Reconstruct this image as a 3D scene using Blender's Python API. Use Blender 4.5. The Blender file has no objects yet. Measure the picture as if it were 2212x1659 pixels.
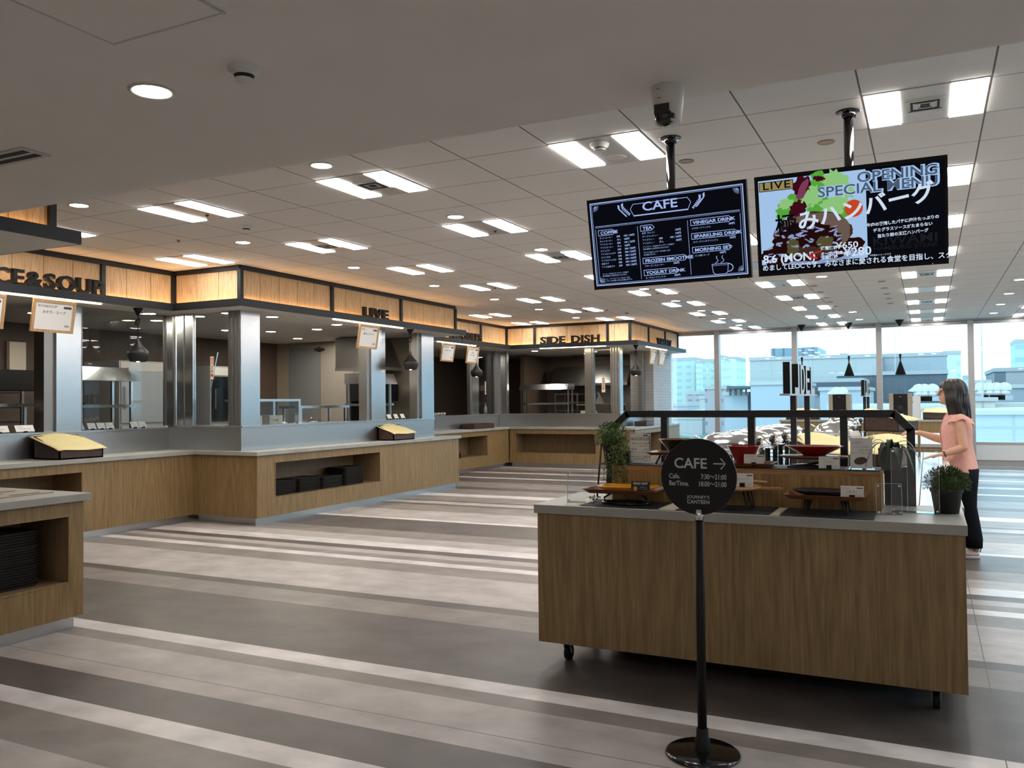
import bpy, bmesh, math, random
from mathutils import Vector, Matrix
random.seed(7)
SC = bpy.context.scene
COL = SC.collection
PI = math.pi

# ---------------------------------------------------------------- camera
YAW, PITCH, ROLL, FPX = 0.455513, 0.020541, -0.009836, 1832.9
EYE = 1.371
_cy, _sy, _cp, _sp, _cr, _sr = math.cos(YAW), math.sin(YAW), math.cos(PITCH), math.sin(PITCH), math.cos(ROLL), math.sin(ROLL)
_f = Vector((-_sy*_cp, _cy*_cp, _sp)); _r = Vector((_cy, _sy, 0)); _u = _r.cross(_f)
_r2 = _r*_cr + _u*_sr; _u2 = -_r*_sr + _u*_cr
cam = bpy.data.cameras.new('camera'); cam_o = bpy.data.objects.new('camera', cam); COL.objects.link(cam_o)
cam.sensor_fit = 'HORIZONTAL'; cam.sensor_width = 36.0; cam.lens = FPX/2212*36.0
cam.clip_start = 0.05; cam.clip_end = 3000
_m = Matrix.Identity(4)
for _i in range(3):
    _m[_i][0] = _r2[_i]; _m[_i][1] = _u2[_i]; _m[_i][2] = -_f[_i]
_m.translation = Vector((0, 0, EYE))
cam_o.matrix_world = _m
SC.camera = cam_o

# ---------------------------------------------------------------- sky, sun, exposure
world = bpy.data.worlds.new('sky'); SC.world = world; world.use_nodes = True
_bg = world.node_tree.nodes['Background']
_bg.inputs['Color'].default_value = (0.41, 0.78, 1.0, 1); _bg.inputs['Strength'].default_value = 2.35
_sd = bpy.data.lights.new('sun', 'SUN'); _sd.energy = 0.5; _sd.angle = 0.3; _sd.color = (1, 0.97, 0.92)
_so = bpy.data.objects.new('sun', _sd); COL.objects.link(_so); _so.rotation_euler = (math.radians(38), math.radians(-14), 0)
_pl = bpy.data.lights.new('window_portal', 'AREA'); _pl.shape = 'RECTANGLE'; _pl.size = 12.6; _pl.size_y = 2.5
_pl.cycles.is_portal = True
_p2 = bpy.data.lights.new('side_portal', 'AREA'); _p2.shape = 'RECTANGLE'; _p2.size = 16.2; _p2.size_y = 2.5; _p2.cycles.is_portal = True
_q2 = bpy.data.objects.new('side_portal', _p2); COL.objects.link(_q2); _q2.location = (7.36, 11.4, 1.7); _q2.rotation_euler = (math.radians(90), 0, math.radians(90))
_po = bpy.data.objects.new('window_portal', _pl); COL.objects.link(_po); _po.location = (0.7, 19.78, 1.7); _po.rotation_euler = (math.radians(-90), 0, 0)
SC.view_settings.view_transform = 'Standard'; SC.view_settings.look = 'None'
SC.view_settings.gamma = 1.0; SC.view_settings.use_curve_mapping = False
SC.view_settings.exposure = 0.78
SC.cycles.max_bounces = 8; SC.cycles.diffuse_bounces = 4; SC.cycles.glossy_bounces = 4
SC.cycles.transparent_max_bounces = 16; SC.cycles.sample_clamp_indirect = 6.0
SC.cycles.caustics_reflective = False; SC.cycles.caustics_refractive = False

# ---------------------------------------------------------------- mesh helper
class MB:
    def __init__(s): s.bm = bmesh.new(); s.mi = 0
    def _f(s, vs, smooth=False):
        try:
            f = s.bm.faces.new(vs)
        except ValueError:
            return None
        f.material_index = s.mi; f.smooth = smooth
        return f
    def box(s, a, b, M=None):
        x0, y0, z0 = a; x1, y1, z1 = b
        c = [(x0,y0,z0),(x1,y0,z0),(x1,y1,z0),(x0,y1,z0),(x0,y0,z1),(x1,y0,z1),(x1,y1,z1),(x0,y1,z1)]
        v = [s.bm.verts.new(M @ Vector(p) if M else p) for p in c]
        flip = (x1 < x0) ^ (y1 < y0) ^ (z1 < z0)
        for q in ((0,3,2,1),(4,5,6,7),(0,1,5,4),(1,2,6,5),(2,3,7,6),(3,0,4,7)):
            s._f([v[i] for i in (q[::-1] if flip else q)])
        return s
    def hexa(s, p8):
        v = [s.bm.verts.new(p) for p in p8]
        for q in ((0,3,2,1),(4,5,6,7),(0,1,5,4),(1,2,6,5),(2,3,7,6),(3,0,4,7)): s._f([v[i] for i in q])
        return s
    def cyl(s, p0, p1, r0, r1=None, n=16, caps=True):
        r1 = r0 if r1 is None else r1
        p0 = Vector(p0); p1 = Vector(p1); d = (p1-p0).normalized()
        a = d.orthogonal().normalized(); b = d.cross(a)
        A = [s.bm.verts.new(p0+(a*math.cos(2*PI*i/n)+b*math.sin(2*PI*i/n))*r0) for i in range(n)]
        B = [s.bm.verts.new(p1+(a*math.cos(2*PI*i/n)+b*math.sin(2*PI*i/n))*r1) for i in range(n)]
        for i in range(n): s._f([A[i], A[(i+1)%n], B[(i+1)%n], B[i]], True)
        if caps: s._f(A[::-1]); s._f(B)
        return s
    def lathe(s, prof, c=(0,0,0), n=28, sx=1.0, sy=1.0, cap0=False, cap1=False, M=None):
        rings = []
        for r, z in prof:
            if r < 1e-5:
                p = Vector((c[0], c[1], c[2]+z)); rings.append([s.bm.verts.new(M @ p if M else p)])
            else:
                ring = []
                for i in range(n):
                    p = Vector((c[0]+sx*r*math.cos(2*PI*i/n), c[1]+sy*r*math.sin(2*PI*i/n), c[2]+z))
                    ring.append(s.bm.verts.new(M @ p if M else p))
                rings.append(ring)
        for A, B in zip(rings, rings[1:]):
            for i in range(n):
                j = (i+1) % n
                if len(A) == 1 and len(B) == 1: continue
                if len(A) == 1: s._f([A[0], B[j], B[i]], True)
                elif len(B) == 1: s._f([A[i], A[j], B[0]], True)
                else: s._f([A[i], A[j], B[j], B[i]], True)
        if cap0 and len(rings[0]) > 1: s._f(rings[0][::-1])
        if cap1 and len(rings[-1]) > 1: s._f(rings[-1])
        return s
    def loft(s, rings, cap=True, smooth=True):
        R = [[s.bm.verts.new(p) for p in r] for r in rings]
        n = len(R[0])
        for A, B in zip(R, R[1:]):
            for i in range(n): s._f([A[i], A[(i+1)%n], B[(i+1)%n], B[i]], smooth)
        if cap: s._f(R[0][::-1]); s._f(R[-1])
        return s
    def tube(s, pts, r, n=8, closed=False):
        pts = [Vector(p) for p in pts]; N = len(pts); rings = []
        ref = None
        for i, p in enumerate(pts):
            if closed: d = pts[(i+1)%N]-pts[i-1]
            else: d = pts[min(i+1,N-1)]-pts[max(i-1,0)]
            d.normalize()
            if ref is None: ref = d.orthogonal().normalized()
            a = (ref - d*ref.dot(d))
            a = a.normalized() if a.length > 1e-6 else d.orthogonal().normalized()
            ref = a; b = d.cross(a)
            rr = r[i] if isinstance(r, (list, tuple)) else r
            rings.append([s.bm.verts.new(p+(a*math.cos(2*PI*k/n)+b*math.sin(2*PI*k/n))*rr) for k in range(n)])
        rng = range(N) if closed else range(N-1)
        for i in rng:
            A, B = rings[i], rings[(i+1)%N]
            for k in range(n): s._f([A[k], A[(k+1)%n], B[(k+1)%n], B[k]], True)
        if not closed: s._f(rings[0][::-1]); s._f(rings[-1])
        return s
    def poly(s, pts, smooth=False):
        s._f([s.bm.verts.new(p) for p in pts], smooth); return s
    def prism(s, pts, vec):
        vec = Vector(vec)
        A = [s.bm.verts.new(p) for p in pts]; B = [s.bm.verts.new(Vector(p)+vec) for p in pts]
        n = len(A); s._f(A[::-1]); s._f(B)
        for i in range(n): s._f([A[i], A[(i+1)%n], B[(i+1)%n], B[i]])
        return s
    def sph(s, c, r, sc=(1,1,1), u=16, v=10, M=None):
        prof = [(max(0.0, math.sin(PI*i/v)), -math.cos(PI*i/v)) for i in range(v+1)]
        prof[0] = (0, -1); prof[-1] = (0, 1)
        T = Matrix.Translation(Vector(c)) @ (M.to_4x4() if M else Matrix.Identity(4)) @ Matrix.Diagonal((r*sc[0], r*sc[1], r*sc[2], 1))
        return s.lathe(prof, n=u, M=T)
    def capsule(s, p0, r0, p1, r1, n=14):
        s.sph(p0, r0, u=n, v=8); s.sph(p1, r1, u=n, v=8); s.cyl(p0, p1, r0, r1, n, True)
        return s
    def text(s, body, size, M, bold=0.0, ext=0.0, align='LEFT', wide=1.0, space=1.0):
        me = text_mesh(body, size, bold, ext, align, space)
        T = M @ Matrix.Diagonal((wide, 1, 1, 1))
        vs = [s.bm.verts.new(T @ v.co) for v in me.vertices]
        for p in me.polygons: s._f([vs[i] for i in p.vertices])
        return s
    def build(s, name, mat, parent=None, loc=None, bevel=0.0, at=None, normals=True):
        # at: the coordinates were given in the world and the object stands at this point
        if at is not None:
            bmesh.ops.translate(s.bm, verts=s.bm.verts, vec=-Vector(at))
        if normals: bmesh.ops.recalc_face_normals(s.bm, faces=s.bm.faces)
        me = bpy.data.meshes.new(name); s.bm.to_mesh(me); s.bm.free()
        for m in (mat if isinstance(mat, (list, tuple)) else [mat]): me.materials.append(m)
        o = bpy.data.objects.new(name, me); COL.objects.link(o)
        if parent is not None: o.parent = parent
        if loc is not None: o.location = loc
        elif at is not None and parent is None: o.location = at
        if bevel:
            b = o.modifiers.new('edge', 'BEVEL'); b.width = bevel; b.segments = 2; b.limit_method = 'ANGLE'
        return o

_tcache = {}
def text_mesh(body, size, bold, ext, align, space=1.0):
    k = (body, size, bold, ext, align, space)
    if k not in _tcache:
        c = bpy.data.curves.new('lettering', 'FONT'); c.body = body; c.size = size; c.offset = bold; c.extrude = ext
        c.align_x = align; c.resolution_u = 3; c.space_character = space; c.fill_mode = 'BOTH'
        o = bpy.data.objects.new('lettering', c); COL.objects.link(o)
        bpy.context.view_layer.update()
        _tcache[k] = bpy.data.meshes.new_from_object(o.evaluated_get(bpy.context.evaluated_depsgraph_get()))
        bpy.data.objects.remove(o)
    return _tcache[k]

def basis(o, x, y):
    x = Vector(x).normalized(); y = Vector(y).normalized(); z = x.cross(y)
    return Matrix(((x[0],y[0],z[0],o[0]),(x[1],y[1],z[1],o[1]),(x[2],y[2],z[2],o[2]),(0,0,0,1)))
def facing(o, d):
    """a frame for writing: d = the way the writing faces ('-y', '+x', '+y', '-x')"""
    x = {'-y': (1,0,0), '+x': (0,1,0), '+y': (-1,0,0), '-x': (0,-1,0)}[d]
    return basis(o, x, (0,0,1))

def tag(o, label, cat, group=None, kind=None):
    o['label'] = label; o['category'] = cat
    if group: o['group'] = group
    if kind: o['kind'] = kind
    return o
def thing(name, label, cat, loc=(0,0,0), rot=None, group=None):
    o = bpy.data.objects.new(name, None); COL.objects.link(o); o.location = loc
    o.empty_display_size = 0.05
    if rot is not None: o.rotation_euler = rot
    return tag(o, label, cat, group)
def struct(o, label=None, cat='building part'):
    o['kind'] = 'structure'
    if label: o['label'] = label; o['category'] = cat
    return o
def dup(o, loc=None, label=None, parent=None, rot=None):
    c = o.copy(); COL.objects.link(c)
    if parent is not None: c.parent = parent
    if loc is not None: c.location = loc
    if rot is not None: c.rotation_euler = rot
    if label: c['label'] = label
    for ch in [k for k in bpy.data.objects if k.parent == o]: dup(ch, parent=c)
    return c
ORD = ['first','second','third','fourth','fifth','sixth','seventh','eighth','ninth','tenth','eleventh','twelfth']

# ---------------------------------------------------------------- materials
def new_mat(name):
    m = bpy.data.materials.new(name); m.use_nodes = True
    return m, m.node_tree, m.node_tree.nodes['Principled BSDF']
def mat(name, col, rough=0.5, metal=0.0, spec=0.5, noise=0.0, nscale=20.0, bump=0.0, stretch=None, coat=0.0):
    m, t, b = new_mat(name)
    b.inputs['Base Color'].default_value = (*col, 1); b.inputs['Roughness'].default_value = rough
    b.inputs['Metallic'].default_value = metal; b.inputs['Specular IOR Level'].default_value = spec
    b.inputs['Coat Weight'].default_value = coat
    if noise or bump:
        tc = t.nodes.new('ShaderNodeTexCoord'); mp = t.nodes.new('ShaderNodeMapping'); n = t.nodes.new('ShaderNodeTexNoise')
        t.links.new(tc.outputs['Object'], mp.inputs[0]); t.links.new(mp.outputs[0], n.inputs[0])
        if stretch: mp.inputs['Scale'].default_value = stretch
        n.inputs['Scale'].default_value = nscale; n.inputs['Detail'].default_value = 5
        if noise:
            r = t.nodes.new('ShaderNodeValToRGB'); t.links.new(n.outputs[0], r.inputs[0])
            r.color_ramp.elements[0].position = 0.3; r.color_ramp.elements[1].position = 0.7
            r.color_ramp.elements[0].color = (*[c*(1-noise) for c in col], 1)
            r.color_ramp.elements[1].color = (*[min(1, c*(1+noise)) for c in col], 1)
            t.links.new(r.outputs[0], b.inputs['Base Color'])
        if bump:
            bp = t.nodes.new('ShaderNodeBump'); bp.inputs['Strength'].default_value = bump; bp.inputs['Distance'].default_value = 0.01
            t.links.new(n.outputs[0], bp.inputs['Height']); t.links.new(bp.outputs[0], b.inputs['Normal'])
    return m
def emit(name, col, strength):
    m, t, b = new_mat(name)
    e = t.nodes.new('ShaderNodeEmission'); e.inputs[0].default_value = (*col, 1); e.inputs[1].default_value = strength
    t.links.new(e.outputs[0], t.nodes['Material Output'].inputs[0]); t.nodes.remove(b)
    return m
def clear(name, tint, gloss=0.06, rough=0.0):
    """a thin pane: what lies behind shows through, the room mirrors in it"""
    m, t, b = new_mat(name); t.nodes.remove(b)
    tr = t.nodes.new('ShaderNodeBsdfTransparent'); tr.inputs[0].default_value = (*tint, 1)
    gl = t.nodes.new('ShaderNodeBsdfGlossy'); gl.inputs['Roughness'].default_value = rough
    lw = t.nodes.new('ShaderNodeLayerWeight'); lw.inputs[0].default_value = 0.5
    pw = t.nodes.new('ShaderNodeMath'); pw.operation = 'POWER'; pw.inputs[1].default_value = 5.0; t.links.new(lw.outputs['Facing'], pw.inputs[0])
    fr = t.nodes.new('ShaderNodeMath'); fr.operation = 'MULTIPLY_ADD'; fr.inputs[1].default_value = 0.9; fr.inputs[2].default_value = 0.035; t.links.new(pw.outputs[0], fr.inputs[0])
    mx = t.nodes.new('ShaderNodeMixShader')
    t.links.new(fr.outputs[0], mx.inputs[0]); t.links.new(tr.outputs[0], mx.inputs[1]); t.links.new(gl.outputs[0], mx.inputs[2])
    t.links.new(mx.outputs[0], t.nodes['Material Output'].inputs[0])
    return m
def oak(name, dark, mid, light, stretch=(1,1,0.06), figure=0.5, rough=0.45):
    m, t, b = new_mat(name); N = t.nodes; L = t.links
    tc = N.new('ShaderNodeTexCoord'); mp = N.new('ShaderNodeMapping'); mp.inputs['Scale'].default_value = stretch
    L.new(tc.outputs['Object'], mp.inputs[0])
    big = N.new('ShaderNodeTexNoise'); big.inputs['Scale'].default_value = 3.2; big.inputs['Detail'].default_value = 1.5
    L.new(mp.outputs[0], big.inputs[0])
    mul = N.new('ShaderNodeMath'); mul.operation = 'MULTIPLY'; mul.inputs[1].default_value = 14.0; L.new(big.outputs[0], mul.inputs[0])
    fr = N.new('ShaderNodeMath'); fr.operation = 'PINGPONG'; fr.inputs[1].default_value = 0.5; L.new(mul.outputs[0], fr.inputs[0])
    fine = N.new('ShaderNodeTexNoise'); fine.inputs['Scale'].default_value = 85; fine.inputs['Detail'].default_value = 4
    L.new(mp.outputs[0], fine.inputs[0])
    a = N.new('ShaderNodeMath'); a.operation = 'MULTIPLY_ADD'; a.inputs[1].default_value = figure; L.new(fr.outputs[0], a.inputs[0])
    L.new(fine.outputs[0], a.inputs[2])
    r = N.new('ShaderNodeValToRGB'); L.new(a.outputs[0], r.inputs[0])
    e = r.color_ramp.elements; e[0].position = 0.36; e[0].color = (*dark, 1); e[1].position = 0.92; e[1].color = (*light, 1)
    k = e.new(0.6); k.color = (*mid, 1)
    L.new(r.outputs[0], b.inputs['Base Color']); b.inputs['Roughness'].default_value = rough
    bp = N.new('ShaderNodeBump'); bp.inputs['Strength'].default_value = 0.12; bp.inputs['Distance'].default_value = 0.002
    L.new(a.outputs[0], bp.inputs['Height']); L.new(bp.outputs[0], b.inputs['Normal'])
    return m
def steel(name, col=(0.62,0.63,0.64), rough=0.3, stretch=(60,60,1.0)):
    m, t, b = new_mat(name); N = t.nodes; L = t.links
    b.inputs['Metallic'].default_value = 1.0
    tc = N.new('ShaderNodeTexCoord'); mp = N.new('ShaderNodeMapping'); mp.inputs['Scale'].default_value = stretch
    n = N.new('ShaderNodeTexNoise'); n.inputs['Scale'].default_value = 4; n.inputs['Detail'].default_value = 3
    L.new(tc.outputs['Object'], mp.inputs[0]); L.new(mp.outputs[0], n.inputs[0])
    r = N.new('ShaderNodeMapRange'); r.inputs[3].default_value = rough*0.8; r.inputs[4].default_value = rough*1.25; L.new(n.outputs[0], r.inputs[0])
    L.new(r.outputs[0], b.inputs['Roughness']); b.inputs['Base Color'].default_value = (*col, 1)
    return m
def grid_mat(name, base, line, axes, thr, rough=0.7, noise=0.03):
    """lines on a regular grid: axes = (axis, start, pitch, half line width) of the object's own coordinates"""
    m, t, b = new_mat(name); N = t.nodes; L = t.links
    tc = N.new('ShaderNodeTexCoord'); sx = N.new('ShaderNodeSeparateXYZ'); L.new(tc.outputs['Object'], sx.inputs[0])
    acc = None
    for ax, s0, p, w in axes:
        a = N.new('ShaderNodeMath'); a.operation = 'SUBTRACT'; a.inputs[1].default_value = s0 - p*200.5; L.new(sx.outputs[ax], a.inputs[0])
        d = N.new('ShaderNodeMath'); d.operation = 'DIVIDE'; d.inputs[1].default_value = p; L.new(a.outputs[0], d.inputs[0])
        f = N.new('ShaderNodeMath'); f.operation = 'FRACT'; L.new(d.outputs[0], f.inputs[0])
        g = N.new('ShaderNodeMath'); g.operation = 'SUBTRACT'; g.inputs[1].default_value = 0.5; L.new(f.outputs[0], g.inputs[0])
        h = N.new('ShaderNodeMath'); h.operation = 'ABSOLUTE'; L.new(g.outputs[0], h.inputs[0])
        c = N.new('ShaderNodeMath'); c.operation = 'LESS_THAN'; c.inputs[1].default_value = w/p; L.new(h.outputs[0], c.inputs[0])
        if acc is None: acc = c
        else:
            k = N.new('ShaderNodeMath'); k.operation = 'MAXIMUM'; L.new(acc.outputs[0], k.inputs[0]); L.new(c.outputs[0], k.inputs[1]); acc = k
    mx = N.new('ShaderNodeMix'); mx.data_type = 'RGBA'
    L.new(acc.outputs[0], mx.inputs[0]); mx.inputs[6].default_value = (*base, 1); mx.inputs[7].default_value = (*line, 1)
    L.new(mx.outputs[2], b.inputs['Base Color']); b.inputs['Roughness'].default_value = rough
    return m
def brick_mat(name, a, b_, mortar, scale, w, h, ms=0.02, bump=0.0, offset=0.5, rough=0.7):
    m, t, b = new_mat(name); N = t.nodes; L = t.links
    tc = N.new('ShaderNodeTexCoord'); sx = N.new('ShaderNodeSeparateXYZ'); cx = N.new('ShaderNodeCombineXYZ'); ad = N.new('ShaderNodeMath')
    L.new(tc.outputs['Object'], sx.inputs[0]); ad.operation = 'ADD'; L.new(sx.outputs[0], ad.inputs[0]); L.new(sx.outputs[1], ad.inputs[1])
    L.new(ad.outputs[0], cx.inputs[0]); L.new(sx.outputs[2], cx.inputs[1])
    br = N.new('ShaderNodeTexBrick'); L.new(cx.outputs[0], br.inputs[0]); br.offset = offset
    br.inputs['Color1'].default_value = (*a, 1); br.inputs['Color2'].default_value = (*b_, 1); br.inputs['Mortar'].default_value = (*mortar, 1)
    br.inputs['Scale'].default_value = scale; br.inputs['Brick Width'].default_value = w; br.inputs['Row Height'].default_value = h; br.inputs['Mortar Size'].default_value = ms
    L.new(br.outputs[0], b.inputs['Base Color']); b.inputs['Roughness'].default_value = rough
    if bump:
        bp = N.new('ShaderNodeBump'); bp.inputs['Strength'].default_value = bump; bp.inputs['Distance'].default_value = 0.02
        L.new(br.outputs[0], bp.inputs['Height']); L.new(bp.outputs[0], b.inputs['Normal'])
    return m
def floor_tone(name, col, rough=0.38):
    m, t, b = new_mat(name); N = t.nodes; L = t.links
    tc = N.new('ShaderNodeTexCoord'); mp = N.new('ShaderNodeMapping'); mp.inputs['Scale'].default_value = (1.0, 1.35, 1)
    L.new(tc.outputs['Object'], mp.inputs[0])
    n = N.new('ShaderNodeTexNoise'); n.inputs['Scale'].default_value = 3.2; n.inputs['Detail'].default_value = 5; n.inputs['Roughness'].default_value = 0.55
    L.new(mp.outputs[0], n.inputs[0])
    r = N.new('ShaderNodeValToRGB'); L.new(n.outputs[0], r.inputs[0])
    r.color_ramp.elements[0].position = 0.32; r.color_ramp.elements[0].color = (*[c*0.78 for c in col], 1)
    r.color_ramp.elements[1].position = 0.68; r.color_ramp.elements[1].color = (*[c*1.2 for c in col], 1)
    L.new(r.outputs[0], b.inputs['Base Color'])
    b.inputs['Roughness'].default_value = rough; b.inputs['Specular IOR Level'].default_value = 0.25
    return m

X0, SX, Y0, SY, CZ = -4.486, 0.6, 4.80, 0.5817, 2.954
M = {}
M['ceiling'] = grid_mat('ceiling_board', (0.78,0.76,0.73), (0.16,0.14,0.12), ((0, X0, SX, 0.0045), (1, Y0, SY, 0.0035)), 0.01, 0.85)
M['plaster'] = mat('plaster', (0.76,0.73,0.69), 0.85, noise=0.02, nscale=3)
M['wall'] = mat('wall_paint', (0.72,0.69,0.64), 0.8, noise=0.02, nscale=2)
M['brown_wall'] = mat('brown_wall_panel', (0.11,0.075,0.055), 0.6, noise=0.12, nscale=6, stretch=(1,1,8))
M['beige_wall'] = mat('beige_wall_panel', (0.36,0.32,0.25), 0.6, noise=0.03, nscale=2)
M['fl_white'] = floor_tone('floor_white', (0.66,0.625,0.615), 0.3)
M['fl_light'] = floor_tone('floor_light', (0.42,0.385,0.365))
M['fl_mid'] = floor_tone('floor_taupe', (0.235,0.208,0.190))
M['fl_dark'] = floor_tone('floor_dark', (0.108,0.092,0.085))
M['fl_line'] = mat('floor_joint', (0.10,0.085,0.075), 0.5)
M['oak'] = oak('oak_veneer', (0.180,0.112,0.046), (0.225,0.145,0.060), (0.305,0.207,0.097))
M['oak_in'] = oak('oak_veneer_inside', (0.17,0.11,0.055), (0.22,0.145,0.075), (0.28,0.19,0.10), figure=0.2)
M['fascia'] = oak('fascia_board', (0.42,0.27,0.13), (0.56,0.40,0.22), (0.66,0.50,0.31), stretch=(1.6,1.6,0.12), figure=0.35, rough=0.6)
M['top'] = mat('grey_worktop', (0.335,0.335,0.30), 0.4, noise=0.10, nscale=4, stretch=(1,1,1))
M['steel'] = steel('brushed_steel', (0.62,0.63,0.64), 0.21)
M['steel_h'] = steel('brushed_steel_panel', (0.46,0.47,0.48), 0.31, (1,1,60))
M['steel_dark'] = steel('dark_steel', (0.30,0.29,0.28), 0.35)
M['chrome'] = mat('chrome', (0.72,0.72,0.72), 0.15, 1.0)
M['black_metal'] = mat('black_painted_steel', (0.012,0.012,0.013), 0.45)
M['black_beam'] = mat('charcoal_beam', (0.011,0.013,0.017), 0.5, spec=0.3)
M['black_gloss'] = mat('black_gloss', (0.006,0.006,0.006), 0.12, coat=0.4)
M['black_matte'] = mat('black_matte', (0.007,0.007,0.007), 0.6, spec=0.25)
M['mat_black'] = mat('black_placemat', (0.025,0.026,0.03), 0.7)
M['amber'] = emit('amber_strip', (1.0,0.52,0.19), 14)
M['lamp'] = emit('lamp_white', (1.0,0.955,0.92), 13.0)
M['down'] = emit('downlight_white', (1.0,0.92,0.80), 30.0)
M['kitchen_down'] = emit('kitchen_downlight', (1.0,0.90,0.76), 125.0)
M['warm'] = emit('warm_tube', (1.0,0.82,0.55), 7.0)
M['bulb'] = emit('pendant_bulb', (1.0,0.62,0.28), 8.0)
M['plate'] = mat('lamp_housing', (0.52,0.52,0.52), 0.35, 0.4)
M['white_plastic'] = mat('white_plastic', (0.62,0.60,0.56), 0.45)
M['grey_plastic'] = mat('grey_plastic', (0.25,0.25,0.25), 0.5)
M['dark_hole'] = mat('dark_recess', (0.02,0.018,0.016), 0.7)
M['bronze'] = mat('bronze_ring', (0.30,0.20,0.12), 0.3, 0.9)
M['glass'] = clear('kitchen_glass', (0.86,0.88,0.88))
M['window'] = clear('window_glass', (0.90,0.95,0.96))
M['acrylic'] = clear('clear_acrylic', (0.93,0.95,0.96))
M['alu'] = mat('window_aluminium', (0.40,0.38,0.37), 0.4, 0.5)
M['sill'] = mat('sill_white', (0.62,0.62,0.62), 0.5)
M['paper'] = mat('pale_yellow_paper', (0.70,0.60,0.30), 0.75, noise=0.04, nscale=6)
M['walnut'] = oak('walnut_box', (0.030,0.013,0.008), (0.055,0.026,0.016), (0.085,0.042,0.028), stretch=(0.1,1,1), figure=0.3)
M['tray_wood'] = oak('reddish_tray_wood', (0.11,0.036,0.014), (0.19,0.068,0.028), (0.27,0.10,0.045), stretch=(0.08,1,1), figure=0.4, rough=0.35)
M['board_wood'] = oak('tan_board_wood', (0.24,0.12,0.04), (0.38,0.20,0.075), (0.48,0.28,0.11), stretch=(0.08,1,1), figure=0.4, rough=0.45)
M['frame_wood'] = oak('pale_frame_wood', (0.42,0.24,0.10), (0.55,0.34,0.16), (0.66,0.45,0.24), stretch=(1,1,0.1), figure=0.2)
M['slat_wood'] = oak('pale_slatted_wood', (0.30,0.255,0.18), (0.36,0.31,0.225), (0.42,0.37,0.28), stretch=(1,0.1,1), figure=0.2)
M['oak_rise'] = oak('oak_riser', (0.25,0.13,0.04), (0.36,0.205,0.068), (0.50,0.32,0.125), stretch=(1,1,0.05), figure=0.45)
M['card'] = mat('white_card', (0.80,0.79,0.76), 0.7)
M['ink'] = mat('grey_ink', (0.10,0.10,0.10), 0.6)
M['ink_pale'] = mat('pale_ink', (0.42,0.41,0.40), 0.7)
M['red_ink'] = mat('red_ink', (0.62,0.05,0.02), 0.6)
M['white_ink'] = mat('white_print', (0.42,0.42,0.42), 0.5)
M['cream'] = mat('cream_card', (0.80,0.72,0.58), 0.7)
M['red'] = mat('red_lacquer', (0.26,0.008,0.010), 0.15, coat=0.5)
M['yellow'] = mat('yellow_glaze', (0.68,0.27,0.006), 0.22, coat=0.4)
M['black_ceramic'] = mat('black_ceramic', (0.016,0.015,0.014), 0.4)
M['gold'] = mat('amber_inside', (0.25,0.12,0.02), 0.25)
M['leaf'] = mat('leaf_green', (0.085,0.15,0.04), 0.6, spec=0.2, noise=0.35, nscale=30)
M['leaf_pale'] = mat('leaf_pale_green', (0.17,0.23,0.07), 0.6, spec=0.2, noise=0.35, nscale=30)
M['leaf_dark'] = mat('leaf_dark_green', (0.085,0.125,0.05), 0.75, spec=0.1, noise=0.4, nscale=40)
M['leaf_strap'] = mat('leaf_strap_green', (0.05,0.085,0.045), 0.35, noise=0.2, nscale=20)
M['pot_grey'] = mat('grey_pot', (0.085,0.09,0.085), 0.6, noise=0.1, nscale=10)
M['pot_dark'] = mat('dark_pot', (0.020,0.020,0.022), 0.6, noise=0.2, nscale=20, stretch=(1,1,8), bump=0.3)
M['soil'] = mat('soil', (0.03,0.02,0.012), 0.9)
M['white_top'] = mat('white_counter', (0.58,0.59,0.60), 0.18)
M['beige_panel'] = mat('pale_beige_panel', (0.60,0.58,0.50), 0.45)
M['door_grey'] = mat('grey_door', (0.20,0.21,0.22), 0.5)
M['appliance'] = mat('appliance_grey', (0.42,0.43,0.44), 0.35, 0.5)
M['cup'] = mat('white_china', (0.78,0.78,0.76), 0.3)
M['brick_white'] = brick_mat('white_brick', (0.46,0.455,0.455), (0.41,0.405,0.41), (0.35,0.345,0.345), 1, 0.21, 0.065, 0.006, 0.5)
# ================================================================ the room
# floor: stripes of planks across the room, in four tones
ST = [(-3.2,'L'),(-2.3,'W'),(-2.1,'D'),(-1.4,'L'),(-0.6,'M'),(-0.1,'W'),(0.1,'D'),(0.9,'L'),(1.5,'M'),(1.75,'W'),(1.9,'L'),(2.233,'M'),(2.525,'W'),(2.673,'D'),(2.967,'L'),(3.114,'K'),(3.119,'L'),
      (3.424,'M'),(3.56,'W'),(3.707,'D'),(4.592,'M'),(4.907,'D'),(5.045,'L'),(5.481,'K'),(5.484,'L'),(5.809,'M'),(6.107,'W'),(6.249,'M'),(6.40,'L'),(6.554,'D'),
      (6.718,'W'),(6.95,'L'),(7.25,'M'),(7.63,'D'),(8.397,'W'),(8.51,'L'),(9.176,'M'),(9.72,'D'),(9.864,'L'),(10.112,'D'),(10.213,'M'),(10.733,'W'),(11.052,'M'),
      (11.70,'D'),(12.023,'M'),(12.787,'D'),(13.50,'W'),(13.654,'D'),(14.47,'L'),(14.75,'D'),(15.3,'M'),(15.8,'W'),(15.95,'M'),(16.4,'D'),(17.0,'L'),(17.6,'M'),(18.1,'W'),(18.25,'D'),(18.9,'M'),(19.62,None)]
FX0, FX1 = -10.8, 7.2
mb = MB(); IDX = {'W':0,'L':1,'M':2,'D':3,'K':4}
for (ya, t), (yb, _) in zip(ST, ST[1:]):
    mb.mi = IDX[t]
    x = FX0; rr = random.Random(int(ya*1000))
    while x < FX1:
        x2 = min(FX1, x+2.4+rr.random()*2)
        mb.poly([(x,ya,0),(x2,ya,0),(x2,yb,0),(x,yb,0)]); x = x2
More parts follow.
